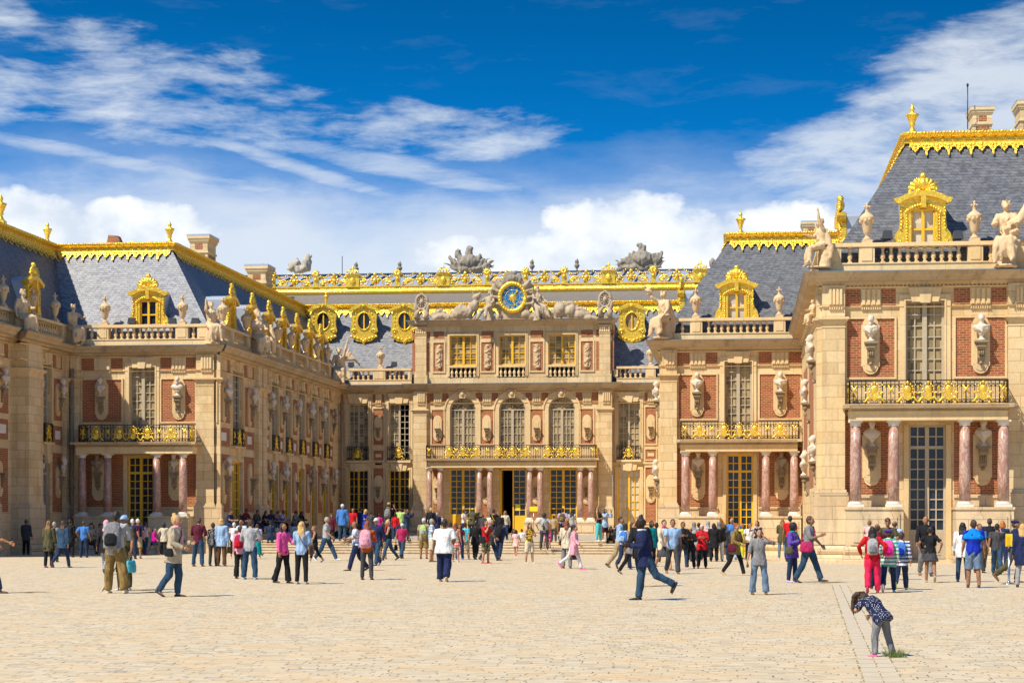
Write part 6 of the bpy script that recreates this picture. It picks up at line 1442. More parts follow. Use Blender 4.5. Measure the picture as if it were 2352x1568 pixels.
P(574, 1329.9, 1191.3, 176, 'hands', 'b', ('short', 'br'), ('shirt', 'lgrey'), ('long', 'jeans'), 'lblue', 'tall man in light grey shirt and jeans, back turned, left of the pink sweater', stout=1.05)
P(591, 1281, 1202, 180, 'stand', 'a', ('bob', 'br'), ('tee', 'lilac'), ('lskirt', 'teal'), 'cream', 'woman in a teal skirt half hidden behind the grey shirt man', fem=1)
P(609, 1252, 1203.6, 150, 'sit', 'a', ('short', 'or_'), ('tee', 'teal'), ('shorts', 'cream'), 'white', 'red haired child in teal top sitting on the steps', kid=1)
P(621, 1270.8, 1195.7, 178, 'hold', 'b', ('short', 'dk'), ('shirt', 'djeans'), ('long', 'djeans'), 'white', 'woman in dark denim top and jeans standing before the steps', fem=1)
pk = P(650, 1339, 1199, 60, dict(POSE['stand'], aL=(30, 10, 50, 20), aR=(4, 8, 10, 0), L=(8, 4, 3), R=(-10, 10, 3)), 'b', ('mane', 'dk'), ('shirt', 'hotpink'), ('flare', 'black'), 'black', 'woman in bright pink sweater with long dark hair and flared black trousers', fem=1)
bw = P(693, 1340.7, 1195.7, 175, dict(POSE['stand'], aL=(20, 12, 50, 20), aR=(10, 10, 30, 0)), 'a', ('mane', 'bl'), ('roll', 'lblue'), ('slim', 'black'), 'sand', 'long haired blonde woman in light blue top and black leggings', fem=1)
bag(bw, 'R', 'brown', 'brown leather shoulder bag of the long haired blonde woman')
P(672, 1264, 1199, 170, 'hands', 'a', ('bob', 'dk'), ('shirt', 'white'), ('long', 'navy'), 'black', 'person in white shirt and navy waistcoat behind the two long haired women')
bd = P(724, 1291, 1207, -70, 'walkh', 'a', ('short', 'lb'), ('tank', 'black'), ('capri', 'black'), 'white', 'woman in black sleeveless dress and white trainers walking left', fem=1)
bag(bd, 'L', 'lgrey', 'clear plastic carrier held between the black dress woman and the grey shirt walker', 'hand', .95, name='plastic_carrier')
P(749, 1287, 1186, 82, dict(POSE['walk'], L=(30, 8, 3), R=(-22, 16, 3)), 'b', ('short', 'gy'), ('polo', 'lgrey'), ('long', 'jeans'), 'white', 'grey haired man in pale grey shirt striding right in jeans and white shoes')
cp = P(786.5, 1241, 1156.4, 178, 'stand', 'b', ('cap', 'white'), ('jacket', 'blue'), ('long', 'jeans'), 'black', 'man in blue denim jacket and white cap standing on top of the steps', lvl=Wt)
P(811, 1238, 1166, 0, 'stand', 'b', ('bob', 'dk'), ('tee', 'red'), ('long', 'dgrey'), 'black', 'dark haired woman in red top facing the viewer above the steps', lvl=Wt, fem=1)
P(828, 1236, 1165, 190, 'stand', 'b', ('short', 'dk'), ('tee', 'navy'), ('long', 'dgrey'), 'black', 'man in navy tee shirt just behind the royal blue dress woman', lvl=Wt)
P(839, 1240, 1168.5, 70, 'hold', 'a', ('long', 'bl'), ('tee', 'royal'), ('mini', 'royal'), 'black', 'blonde woman in royal blue dress above the steps', lvl=Wt, fem=1)
P(778, 1264, 1206, 70, 'bend', 'a', ('short', 'dk'), ('jacket', 'black'), ('long', 'djeans'), 'black', 'person in black jacket and yellow scarf bending forward at the steps', extra=[('collar', 'yellow')], hgt=1.28)
P(805, 1262, 1200, 160, 'stand', 'b', ('short', 'teal'), ('jacket', 'cyan'), ('long', 'djeans'), 'dgrey', 'child in turquoise hooded jacket with the hood up on the steps', kid=1)
P(800, 1270.8, 1232, 60, 'bend', 'a', ('short', 'br'), ('jacket', 'lgrey'), ('long', 'purple'), 'yellow', 'small child in grey coat and purple trousers bending down at the steps', kid=1)
P(819, 1310, 1195.7, -75, 'walkh', 'b', ('bald', 'br'), ('tee', 'white', ('f1', 'blot', (.2, .3, .6), 16)), ('long', 'navy'), 'dbrown', 'balding man in white patterned shirt and navy trousers walking left', stout=1.1)
ob = P(843, 1330.7, 1195, 176, 'hold', 'a', ('mane', 'rd'), ('shirt', 'orange'), ('slim', 'dgrey'), 'maroon', 'woman with long red curls, rust orange sweater and pink backpack', fem=1)
backpack(ob, 'pink', 'large pink backpack on the red haired woman in orange', 'pink', 1.2)
P(866, 1298, 1188, -20, 'walk', 'a', ('cap', 'white'), ('jacket', 'navy'), ('long', 'jeans'), 'navy', 'man with white cap and open navy jacket walking towards the viewer')
P(871, 1236, 1178.7, 180, 'stand', 'a', ('short', 'dk'), ('tee', 'magenta'), ('long', 'dgrey'), 'black', 'person in magenta top left of the photographer with grey backpack', lvl=Wt, fem=1)
bp = P(893, 1237, 1152.5, 170, 'phone', 'b', ('cap', 'sand'), ('tee', 'black'), ('long', 'jeans'), 'black', 'tall man in black tee shirt and cap raising a camera above the crowd', lvl=Wt)
backpack(bp, 'grey', 'slim grey rucksack on the man raising his camera')
P(920, 1236, 1164.7, 172, 'phone', 'a', ('short', 'br'), ('polo', 'green'), ('long', 'jeans'), 'black', 'man in light green shirt taking a photo in front of the second left door', lvl=Wt, stout=1.12)
P(893, 1286, 1192.7, -65, dict(POSE['walkh'], L=(24, 8, 3), R=(-22, 18, 3)), 'a', ('bun', 'bl'), ('tank', 'black'), ('slim', 'jeans'), 'black', 'blonde woman in sleeveless black top with a long red scarf and jeans', fem=1, extra=[('scarf', 'red')])
cr = P(923, 1281.8, 1200.5, 165, 'walk', 'b', ('cap', 'white'), ('tee', 'crimson'), ('long', 'jeans'), 'dbrown', 'man in crimson shirt, white cap and jeans carrying a black bag', stout=1.15)
bag(cr, 'L', 'black', 'black shopping bag in the hand of the crimson shirt man', 'hand', 1.1, name='shopping_bag')
gbk = P(973.4, 1282.6, 1189, 178, 'stand', 'b', ('cap', 'white'), ('tee', 'sand'), ('shorts', 'khaki'), 'black', 'man in white cap, beige tee shirt and khaki shorts with green backpack')
backpack(gbk, 'green', 'green and grey backpack on the man in khaki shorts', 'lgrey', 1.0)
P(992, 1289.6, 1190, 95, 'hip1', 'b', ('short', 'gy'), ('polo', 'lblue', ('s2', 'check', (.7, .75, .8), 60)), ('shorts', 'cream'), 'brown', 'man in blue plaid shirt, cream shorts and sandals beside the green backpack')
P(990, 1239, 1164.7, 178, 'stand', 'b', ('short', 'bl'), ('shirt', 'black'), ('long', 'dgrey'), 'black', 'fair haired person in black sweater by the left marble columns', lvl=Wt)
P(1004, 1237, 1176, 185, 'stand', 'b', ('short', 'gy'), ('jacket', 'navy'), ('long', 'dgrey'), 'black', 'grey haired person in navy jacket beside the second marble column', lvl=Wt)
P(1020.6, 1335, 1191, 176, dict(POSE['walk'], aL=(0, 14, 10, 0), aR=(-16, 20, 55, 45), L=(8, 6, 4), R=(-8, 26, 3)), 'c', ('short', 'dk'), ('loose', 'white'), ('loose', 'navy'), 'sand', 'heavy man in large white short sleeved shirt and navy trousers walking away', stout=1.38)
P(1046, 1289.6, 1199.7, 172, 'stand', 'a', ('long', 'rd'), ('tank', 'cream', ('f2', 'blot', (.5, .15, .1), 14)), ('mini', 'cream', ('s3', 'stripe', (.7, .05, .08), 45)), 'cream', 'red haired woman in floral top and striped skirt beside the big white shirt', fem=1)
P(1067, 1284.4, 1198.8, 165, 'walk2', 'a', ('short', 'dk'), ('tee', 'cyan'), ('shorts', 'beige'), 'white', 'woman in turquoise tee shirt and beige shorts walking away', fem=1, stout=1.12)
P(1083, 1237, 1167, 175, dict(POSE['hold'], lean=22), 'b', ('cap', 'green'), ('jacket', 'olive'), ('long', 'jeans'), 'black', 'man in olive jacket and green cap stooping in front of the left central door', lvl=Wt)
P(1066, 1237, 1169, 60, 'hold', 'a', ('afro', 'br'), ('tee', 'white'), ('long', 'djeans'), 'black', 'curly haired person in white tee shirt beside the stooping olive jacket man', lvl=Wt, fem=1)
P(1099, 1235, 1176, 0, 'hold', 'd', ('short', 'dk'), ('tee', 'black'), ('long', 'dgrey'), 'black', 'dark skinned man in black with an orange item near the third marble column', lvl=Wt, extra=[('collar', 'orange')])
ck = P(1116, 1293, 1193, 60, 'face', 'a', ('short', 'br'), ('tee', 'red'), ('shorts', 'olive', ('c2', 'blot', (.3, .28, .2), 12)), 'red', 'man in red tee shirt and camouflage shorts with red shoes', stout=1.08)
bag(ck, 'R', 'black', 'round black bag on the man in camouflage shorts', 'shoulder', 1.15)
P(1126, 1287, 1192, 80, 'walk', 'b', ('short', 'gy'), ('jacket', 'dgrey'), ('long', 'djeans'), 'black', 'grey haired man in dark clothes directly behind the red tee shirt man')
hb = P(1147, 1283.5, 1195, 170, 'walk', 'b', ('hat', 'black'), ('shirt', 'navy'), ('long', 'djeans'), 'dgrey', 'person in black brimmed hat and navy shirt walking away from the viewer')
backpack(hb, 'black', 'big black backpack on the person with the brimmed hat', None, 1.15)
yb_ = P(1134, 1239, 1169.5, 165, 'phone', 'a', ('bun', 'dk'), ('tee', 'black'), ('long', 'black'), 'black', 'dark haired woman in black photographing the open central door', lvl=Wt, fem=1)
bag(yb_, 'R', 'yellow', 'yellow handbag of the woman photographing the central door', 'back', .9, name='hand_bag')
P(1160.5, 1239, 1172, 0, 'walk', 'b', ('bob', 'lb'), ('shirt', 'cream'), ('long', 'djeans'), 'black', 'woman in cream blouse and dark waistcoat walking out of the open central door', lvl=Wt, fem=1)
P(1185, 1275.6, 1215.4, 172, 'walk', 'a', ('bob', 'dk'), ('tee', 'rose'), ('mini', 'rose'), 'pink', 'little girl in salmon pink dress walking towards the steps', kid=1, fem=1)
P(1173, 1268, 1214, 60, 'sit', 'a', ('bob', 'br'), ('shirt', 'sand'), ('long', 'lblue'), 'brown', 'person in beige shirt and pale trousers seated on the lower steps')
P(1216, 1293.6, 1199.7, 35, 'hold', 'a', ('long', 'br'), ('tank', 'yellow', ('f3', 'blot', (.02, .02, .02), 17)), ('shorts', 'cream'), 'cream', 'woman in yellow and black floral tank top and beige shorts reading a map', fem=1)
gt = P(1250, 1261, 1177.8, 178, 'hips', 'a', ('afro', 'dk'), ('tee', 'lgrey'), ('long', 'dgrey'), 'black', 'young man in grey tee shirt with hands on hips climbing the steps', lvl=.12)
bag(gt, 'L', 'olive', 'olive waist bag on the back of the grey tee shirt man', 'back', .9, name='waist_bag')
P(1260, 1258, 1214, -10, 'sit2', 'a', ('bob', 'dk'), ('tee', 'magenta'), ('mini', 'magenta'), 'black', 'woman in magenta dress sitting on the steps behind the grey tee shirt man', fem=1, lvl=.0)
pb = P(1292, 1240.4, 1166, 176, 'walk2', 'a', ('short', 'dk'), ('tee', 'lilac'), ('shorts', 'black'), 'black', 'man in lilac tee shirt and black shorts with camouflage backpack', lvl=Wt)
backpack(pb, 'olive', 'olive camouflage backpack on the lilac tee shirt man', 'khaki')
P(1314, 1240, 1169.8, 178, 'stand', 'a', ('mane', 'dk'), ('tee', 'lgrey'), ('slim', 'dgrey'), 'black', 'woman with long dark hair and grey top before the right central door', lvl=Wt, fem=1)
ph = P(1318, 1307.4, 1204.8, 75, dict(POSE['walk'], L=(20, 4, 3), R=(-26, 30, 3)), 'a', ('tail', 'dk'), ('coat', 'pink'), ('slim', 'white'), 'hotpink', 'girl in pink jacket, white leggings and bright pink shoes walking right', fem=1)
bag(ph, 'L', 'dgrey', 'black and lilac backpack dangling from the pink jacket girl', 'hand', 1.15, name='hand_bag')
cc = P(1302, 1304.5, 1193.8, 172, 'stand', 'a', ('long', 'rd'), ('jacket', 'cream'), ('long', 'grey'), 'brown', 'woman in cream cardigan and grey trousers beside the pink jacket girl', fem=1)
bag(cc, 'L', 'brown', 'small tan leather bag of the cream cardigan woman', 'shoulder', .75)
P(1375.8, 1241.9, 1166, 60, 'hold', 'b', ('long', 'br'), ('tank', 'black'), ('long', 'cyan'), 'white', 'woman in black top and turquoise jeans on the steps right of the columns', lvl=Wt, fem=1)
P(1390, 1241.5, 1167.6, 50, 'phone', 'b', ('bob', 'dk'), ('jacket', 'lblue'), ('shorts', 'maroon'), 'white', 'woman in pale denim jacket and dark shorts beside the turquoise jeans woman', lvl=Wt, fem=1)
P(1404, 1257, 1208, 0, 'sit2', 'b', ('long', 'dk'), ('shirt', 'dgrey'), ('slim', 'black'), 'yellow', 'woman in yellow shoes crouching on the right end of the steps', fem=1, lvl=0)
# --- group crossing in front of the right end of the steps
P(1424, 1303, 1185.5, 70, 'walk', 'b', ('short', 'dk'), ('shirt', 'lblue'), ('long', 'sand'), 'black', 'man in pale blue shirt and sand trousers at the left of the walking group')
nb = P(1435, 1307, 1200.7, 160, 'walk2', 'b', ('bob', 'dk'), ('tee', 'white'), ('long', 'djeans'), 'brown', 'dark haired person with blue patterned backpack in the walking group', fem=1)
backpack(nb, 'blue', 'blue patterned backpack in the walking group by the steps', 'lblue')
gc = P(1450, 1318, 1199, 60, 'walkh', 'a', ('bob', 'br'), ('jacket', 'grey'), ('slim', 'black'), 'black', 'woman in grey cardigan and black leggings in high sandals', fem=1)
bag(gc, 'L', 'black', 'large black tote bag of the grey cardigan woman', 'shoulder', 1.4, name='tote_bag')
P(1472, 1346, 1184, -20, 'walk', 'b', ('bun', 'dk'), ('jacket', 'black'), ('slim', 'djeans'), 'cream', 'woman in black jacket with a grey lace hem hidden behind the running man', fem=1)
P(1482, 1377.6, 1187, -78, 'run', 'd', ('short', 'dk'), ('blazer', 'navy'), ('long', 'jeans'), 'black', 'running man in navy blazer and jeans with one leg kicked back', extra=[('collar', 'white')])
P(1508, 1290, 1199, 170, 'stand', 'b', ('short', 'dk'), ('jacket', 'black'), ('long', 'djeans'), 'black', 'dark haired person glimpsed behind the navy blazer man', kid=1)
P(1524, 1308.5, 1192.8, 30, 'walk', 'a', ('short', 'dk'), ('jacket', 'cream'), ('skirt', 'dgrey'), 'brown', 'short haired woman in pale jacket, pink scarf and dark skirt', fem=1, extra=[('scarf', 'crimson')])
P(1545, 1317, 1190.8, 12, 'walk', 'b', ('short', 'dk'), ('polo', 'lblue'), ('long', 'dgrey'), 'brown', 'man in sky blue polo shirt with camera strap walking towards the viewer', stout=1.05)
P(1568, 1305.4, 1197.7, 15, 'hold', 'b', ('tail', 'dk'), ('jacket', 'black'), ('slim', 'jeans'), 'pink', 'dark haired woman in black cardigan and jeans holding a book', fem=1)
P(1586, 1304.7, 1210, 0, 'hold', 'b', ('short', 'bl'), ('jacket', 'black'), ('long', 'black'), 'black', 'short blonde woman dressed all in black beside the red jacket woman', fem=1)
rj = P(1612.4, 1304, 1203.8, 0, 'hold', 'a', ('short', 'wh'), ('jacket', 'red'), ('long', 'black'), 'black', 'white haired woman in bright red jacket and black trousers', fem=1)
bag(rj, 'L', 'dgrey', 'grey handbag of the white haired woman in red', 'shoulder', .8)
P(1594, 1289, 1197, 180, 'stand', 'b', ('veil', 'grey'), ('coat', 'lgrey'), ('long', 'dgrey'), 'black', 'woman in grey headscarf behind the short blonde in black', fem=1)
P(1626, 1288.6, 1194, 178, 'stand', 'b', ('veil', 'lgrey'), ('tunic', 'rose'), ('lskirt', 'dgrey'), 'dgrey', 'woman in grey headscarf and salmon tunic right of the red jacket', fem=1)
P(1652, 1288.6, 1197, 176, 'stand', 'b', ('veil', 'grey'), ('puffer', 'black'), ('long', 'white'), 'brown', 'woman in black puffer jacket, grey headscarf and white trousers', fem=1)
P(1640, 1289, 1200, 180, 'stand', 'b', ('bob', 'dk'), ('coat', 'black'), ('long', 'black'), 'black', 'person in long black coat between the two headscarf women')
P(1681, 1284.8, 1189, 0, 'salute', 'b', ('short', 'gy'), ('shirt', 'blue'), ('long', 'lblue'), 'black', 'grey haired man in blue shirt shielding his eyes by the yellow door')
bc = P(1688, 1320.7, 1200, 60, 'walkh', 'a', ('short', 'rd'), ('jacket', 'khaki'), ('slim', 'black'), 'sand', 'ginger haired woman in brown cardigan, cropped black trousers and tan shoes', fem=1)
bag(bc, 'R', 'maroon', 'round burgundy bag of the ginger haired woman', 'shoulder', 1.1)
P(1703, 1283, 1201.5, 120, 'hold', 'b', ('short', 'or_'), ('tee', 'lime'), ('long', 'lime'), 'black', 'woman in lime yellow top and trousers behind the brown cardigan', fem=1)
P(1739.4, 1287, 1195, -30, 'phone', 'a', ('bob', 'mr'), ('tee', 'black', ('f4', 'blot', (.6, .5, .5), 12)), ('long', 'black'), 'black', 'maroon haired woman in dark print top behind the eye shading woman', fem=1)
fan = P(1743.7, 1364.9, 1212, 8, 'salute', 'a', ('bob', 'dk'), ('tunic', 'grey'), ('flare', 'ljeans'), 'brown', 'woman in silver grey top and flared pale jeans shading her eyes', fem=1)
bag(fan, 'R', 'dgrey', 'small dark pouch dangling from the hand of the eye shading woman', 'hand', .45, name='pouch')
P(1797, 1283, 1191, 170, 'hold', 'a', ('mane', 'lb'), ('jacket', 'olive'), ('slim', 'ljeans'), 'cream', 'curly haired woman in olive jacket and pale jeans by the pavilion pedestal', fem=1)
P(1815, 1289, 1183, 175, 'stand', 'b', ('short', 'dk'), ('tee', 'red'), ('long', 'djeans'), 'black', 'man in red tee shirt behind the purple jacket woman')
pj = P(1820, 1336.5, 1200.4, 60, 'hold', 'c', ('afro', 'dk'), ('jacket', 'violet'), ('slim', 'djeans'), 'lilac', 'woman in purple jacket and green scarf with camera', fem=1, extra=[('scarf', 'teal')])
bag(pj, 'R', 'olive', 'olive satchel of the purple jacket woman', 'shoulder', .85)
rg = P(1856, 1338, 1183.7, 72, dict(POSE['walkh'], L=(24, 6, 3), R=(-14, 14, 3), aL=(10, 24, 30, 0), aR=(24, 10, 85, 20)), 'b', ('short', 'br'), ('roll', 'grey'), ('long', 'jeans'), 'black', 'man in dark grey hoodie and jeans striding right with a leaflet')
bag(rg, 'R', 'crimson', 'red messenger bag on the dark grey hoodie man', 'shoulder', 1.15)
# --- right part
rt = P(2004, 1361.4, 1207.7, 178, dict(POSE['hips'], L=(-12, 28, 4), R=(6, 4, 4)), 'a', ('long', 'dk'), ('shirt', 'red'), ('long', 'pinkred'), 'crimson', 'woman in red sweater and raspberry trousers with hands on hips', fem=1, stout=1.08)
backpack(rt, 'lgrey', 'grey and black backpack on the woman in red and raspberry', 'grey', .95)
P(2015, 1352, 1199.8, 180, 'walk', 'b', ('bald', 'br'), ('jacket', 'maroon'), ('long', 'djeans'), 'black', 'balding man in front of the woman in red, seen between the heads')
P(1997.5, 1352, 1203, 170, dict(POSE['hold']), 'a', ('short', 'lb'), ('tee', 'rose'), ('shorts', 'rose'), 'pink', 'small brown haired child carried high by the balding man', hgt=.95, kid=1, at=(gp(1997, 1352)[0].x, gp(1997, 1352)[0].y, .68, .92))
pbk = P(2041, 1359.6, 1214, 172, 'walk2', 'a', ('beret', 'purple'), ('jacket', 'white', ('s4', 'stripe', (.02, .38, .22), 62)), ('slim', 'djeans'), 'white', 'girl with purple beret and green and white striped jacket', fem=1)
backpack(pbk, 'hotpink', 'bright pink backpack on the girl with the purple beret', 'magenta', 1.0)
P(2039, 1331, 1188.5, -5, 'hands', 'b', ('short', 'dk'), ('tee', 'olive'), ('long', 'djeans'), 'black', 'man in olive shirt with sunglasses on his head facing the viewer', extra=[('glasses',)])
P(2055, 1318, 1193.7, 170, 'stand', 'b', ('bald', 'br'), ('polo', 'lblue', ('s5', 'check', (.7, .75, .8), 110)), ('long', 'djeans'), 'black', 'man in light blue checked shirt behind the sunglasses man')
sb_ = P(2070, 1354.4, 1220, 170, 'walk2', 'a', ('short', 'br'), ('jacket', 'white', ('s6', 'stripe', (.06, .08, .2), 55)), ('long', 'djeans'), 'green', 'boy in striped white, navy and orange sweater with green soled shoes', kid=1)
backpack(sb_, 'blue', 'blue backpack on the boy in the striped sweater', 'royal')
P(2126, 1322, 1183, 0, 'walk', 'b', ('bald', 'br'), ('shirt', 'black'), ('long', 'grey'), 'black', 'bald man in black shirt and grey trousers facing the viewer at the right door')
P(2137, 1337, 1207.7, 176, dict(POSE['hips'], L=(2, 4, 3), R=(-14, 30, 3)), 'b', ('short', 'dk'), ('tee', 'black'), ('mini', 'dgrey'), 'sand', 'woman in black top and short dark skirt walking towards the right door', fem=1)
wt_ = P(2211, 1336, 1198, 170, 'stand', 'a', ('mane', 'dk'), ('jacket', 'white'), ('slim', 'jeans'), 'black', 'woman with dark curls, white top and blue jeans left of the blue shawl', fem=1)
P(2236, 1349, 1192, 176, 'stand', 'b', ('short', 'br'), ('tee', 'royal'), ('shorts', 'ljeans'), 'navy', 'man draped in a bright blue sweater over a royal blue tee shirt and denim shorts', extra=[('shawl', 'azure')], stout=1.1)
P(2250, 1315, 1201, 20, 'stand', 'b', ('short', 'br'), ('tee', 'blue'), ('long', 'dgrey'), 'black', 'person facing the viewer between the blue shawl and the black backpack')
bb = P(2273, 1308, 1189, 172, 'wide', 'b', ('short', 'br'), ('shirt', 'navy'), ('long', 'olive'), 'black', 'man in navy shirt and olive trousers wearing a black backpack')
backpack(bb, 'black', 'black backpack with yellow mark on the navy shirt man', 'black', 1.1)
dv = P(2302.7, 1310, 1194.6, 168, 'walk', 'a', ('bob', 'or_'), ('shirt', 'djeans'), ('slim', 'navy'), 'navy', 'woman with ginger bob, denim waistcoat and navy leggings', fem=1)
bag(dv, 'R', 'pink', 'pale pink shoulder bag of the ginger bob woman', 'shoulder', .95)
P(2328, 1337, 1193, 82, dict(POSE['walkh'], L=(20, 30, 3), R=(-22, 30, 3)), 'b', ('beret', 'navy'), ('shirt', 'navy'), ('long', 'olive'), 'brown', 'person with navy beret striding right behind the barrier post')
P(2349, 1348, 1200.7, 172, 'stand', 'a', ('mane', 'bl'), ('coat', 'navy'), ('slim', 'lgrey'), 'black', 'curly blonde woman in long navy coat cut by the right edge', fem=1)
# --- the girl bending over the gutter
P(2024, 1507.4, 1371, 232, dict(POSE['bend'], L=(6, 12, 13), R=(-6, 8, 14), lean=40, head=46, aL=(38, 10, 45, 60), aR=(20, 34, 30, 10)), 'a', ('curly', 'br'), ('dresstop', 'navy', ('d2', 'dots', (.7, .7, .72), 26)), ('slim', 'grey'), 'hotpink', 'little girl in navy polka dot blouse and grey leggings bending over the gutter', kid=1, fem=1, stout=1.32, extra=[('collar', 'white'), ('frill',)])
# --- people sitting on the ledge of the shaded wing
SE = [(517, 1.0, ('bun', 'dk'), ('tee', 'navy'), 'woman in dark top resting her chin on her hand, first on the ledge', 1), (540, .95, ('long', 'dk'), ('jacket', 'black'), 'second sitter on the ledge, long dark hair and black jacket', 1),
      (553, 1.05, ('short', 'dk'), ('jacket', 'maroon'), 'ledge sitter in dark red leaning towards the two women', 0), (579, 1.0, ('short', 'dk'), ('jacket', 'dgrey'), 'man in dark jacket on the ledge holding a phone', 0),
      (598, .97, ('long', 'dk'), ('tee', 'black'), 'woman in black with long hair in the middle of the ledge', 1), (612, 1.0, ('short', 'br'), ('jacket', 'navy'), 'ledge sitter in navy jacket and pale shirt', 0), (626, 1.02, ('short', 'gy'), ('shirt', 'grey'), 'man in grey shirt on the ledge beside a pale trousered friend', 0),
      (638, 1.0, ('short', 'br'), ('shirt', 'lilac'), 'ledge sitter in lilac grey shirt and pale trousers', 0), (669, .98, ('tail', 'br'), ('jacket', 'grey'), 'woman in grey hooded top on the ledge', 1), (682, .96, ('mane', 'dk'), ('jacket', 'black'), 'last sitter on the ledge, in black with long wavy hair', 1)]
for i, (x, sc_, hr, tp, lb, fm_) in enumerate(SE):
    y_ = uy(x, XW+.9); P(x, 1250, 1170, 75+12*math.sin(i*2), dict(POSE['sit'], head=8+6*math.sin(i)), 'abcb'[i % 4], hr, tp, ('long', ('djeans', 'black', 'grey')[i % 3]), 'black', lb, fem=fm_, at=(XW+1.05, y_, .66, 1.72*sc_))

# further figures glimpsed between the others along the steps
XP = [(60, 1274, 1192, 170, 'stand', 'b', ('short', 'br'), ('jacket', 'dgrey'), ('long', 'black'), 'black', 'dark clad person between the planter box and the far left wall', None, 0),
 (125, 1290, 1197, 175, 'stand', 'b', ('short', 'gy'), ('jacket', 'grey'), ('long', 'dgrey'), 'black', 'grey haired person glimpsed between the two long haired women at the left', None, 0),
 (349, 1266, 1200, 175, 'stand', 'b', ('short', 'dk'), ('tee', 'teal'), ('long', 'black'), 'black', 'person in teal near the open left door behind the magenta girl', None, 0),
 (432, 1268, 1199, 10, 'stand', 'b', ('short', 'br'), ('tee', 'sand'), ('long', 'djeans'), 'black', 'person in sand coloured tee shirt just left of the maroon shirt man', None, 0),
 (473, 1270, 1201, 0, 'hold', 'b', ('short', 'dk'), ('shirt', 'orange'), ('long', 'dgrey'), 'black', 'person with an orange shirt between the maroon shirt man and polka dot woman', None, 0),
 (528, 1268, 1203, 170, 'stand', 'a', ('bob', 'dk'), ('tee', 'navy'), ('long', 'black'), 'black', 'dark haired person in navy between the light blue jacket and the white blouse', None, 1),
 (636, 1268, 1201, 178, 'stand', 'b', ('short', 'br'), ('shirt', 'cream'), ('long', 'jeans'), 'brown', 'person in cream shirt left of the pink sweater woman at the steps', None, 0),
 (707, 1268, 1200, 175, 'hold', 'a', ('tail', 'br'), ('tee', 'sand'), ('long', 'olive'), 'green', 'brown haired person in sand top and olive trousers behind the long haired blonde', None, 1),
 (762, 1243, 1180, 0, 'stand', 'b', ('bob', 'dk'), ('jacket', 'maroon'), ('long', 'black'), 'black', 'person in dark red standing in the shade left of the denim jacket man', Wt, 0),
 (852, 1241, 1172, 175, 'stand', 'b', ('short', 'dk'), ('tee', 'dgrey'), ('long', 'jeans'), 'black', 'person in dark grey tee shirt right of the royal blue dress', Wt, 0),
 (880, 1283, 1198, 175, 'stand', 'b', ('short', 'br'), ('tee', 'maroon'), ('shorts', 'khaki'), 'brown', 'person in dark red tee shirt and khaki shorts between the white cap men', None, 0),
 (908, 1240, 1178, 170, 'stand', 'b', ('short', 'dk'), ('shirt', 'red'), ('long', 'jeans'), 'white', 'person in red between the camera raising man and the green shirt man', Wt, 0),
 (934, 1241, 1168, 80, 'phone', 'b', ('short', 'br'), ('shirt', 'djeans'), ('slim', 'jeans'), 'black', 'slim person in denim photographing right beside the light green shirt', Wt, 0),
 (1034, 1284, 1196, 172, 'stand', 'b', ('bob', 'br'), ('tee', 'grey'), ('long', 'djeans'), 'black', 'brown haired person in grey right behind the big white shirt man', None, 1),
 (1056, 1285, 1202, 10, 'stand', 'b', ('long', 'dk'), ('tee', 'maroon'), ('long', 'navy'), 'blue', 'dark haired woman in burgundy holding a bag beside the turquoise tee shirt', None, 1),
 (1092, 1284, 1197, 172, 'walk', 'b', ('short', 'dk'), ('jacket', 'black'), ('long', 'black'), 'black', 'person in black with dark backpack straps right of the turquoise tee shirt', None, 0),
 (1109, 1241, 1180, 175, 'stand', 'b', ('short', 'br'), ('jacket', 'dgrey'), ('long', 'jeans'), 'black', 'person in dark grey jacket before the third marble column', Wt, 0),
 (1148, 1240, 1178, 5, 'stand', 'c', ('short', 'dk'), ('jacket', 'black'), ('long', 'djeans'), 'black', 'dark clad person standing in the open central doorway', Wt, 0),
 (1197, 1262, 1214, 175, 'sit', 'b', ('short', 'br'), ('tee', 'white'), ('long', 'jeans'), 'white', 'person in white tee shirt sitting on the steps right of the little pink girl', None, 0),
 (1272, 1243, 1182, 175, 'stand', 'b', ('short', 'dk'), ('tee', 'sand'), ('long', 'dgrey'), 'black', 'person in sand tee shirt left of the lilac tee shirt man', Wt, 0),
 (1414, 1268, 1204, 60, 'stand', 'b', ('tail', 'dk'), ('jacket', 'black'), ('long', 'djeans'), 'black', 'dark jacketed person with ponytail left of the pale blue shirt man', None, 1),
 (1461, 1296, 1200, 75, 'walk', 'b', ('short', 'dk'), ('shirt', 'sand'), ('long', 'brown'), 'brown', 'person in sand shirt and brown trousers in the middle of the walking group', None, 0),
 (1497, 1300, 1195, 60, 'stand', 'c', ('bob', 'dk'), ('jacket', 'teal'), ('long', 'black'), 'black', 'person in teal jacket directly behind the navy blazer', None, 1),
 (1605, 1286, 1199, 175, 'stand', 'b', ('short', 'dk'), ('jacket', 'brown'), ('long', 'black'), 'black', 'brown jacketed person behind the grey headscarf woman', None, 0),
 (1665, 1287, 1203, 170, 'stand', 'b', ('bob', 'br'), ('jacket', 'dgrey'), ('long', 'djeans'), 'black', 'person in dark grey jacket between the puffer jacket and the eye shielding man', None, 1),
 (1722, 1286, 1200, 10, 'stand', 'b', ('short', 'dk'), ('tee', 'white'), ('long', 'black'), 'black', 'person in white tee shirt between lime top and maroon haired woman', None, 0),
 (2290, 1318, 1201, 172, 'walk', 'b', ('short', 'dk'), ('tee', 'dgrey'), ('long', 'jeans'), 'black', 'person in dark grey tee shirt left of the ginger bob woman', None, 0)]
for (x, fy, ty, hd, po, sk, hr, tp, bt, sh, lb, lv, fm_) in XP: P(x, fy, ty, hd, po, sk, hr, tp, bt, sh, lb, lvl=lv, fem=fm_)
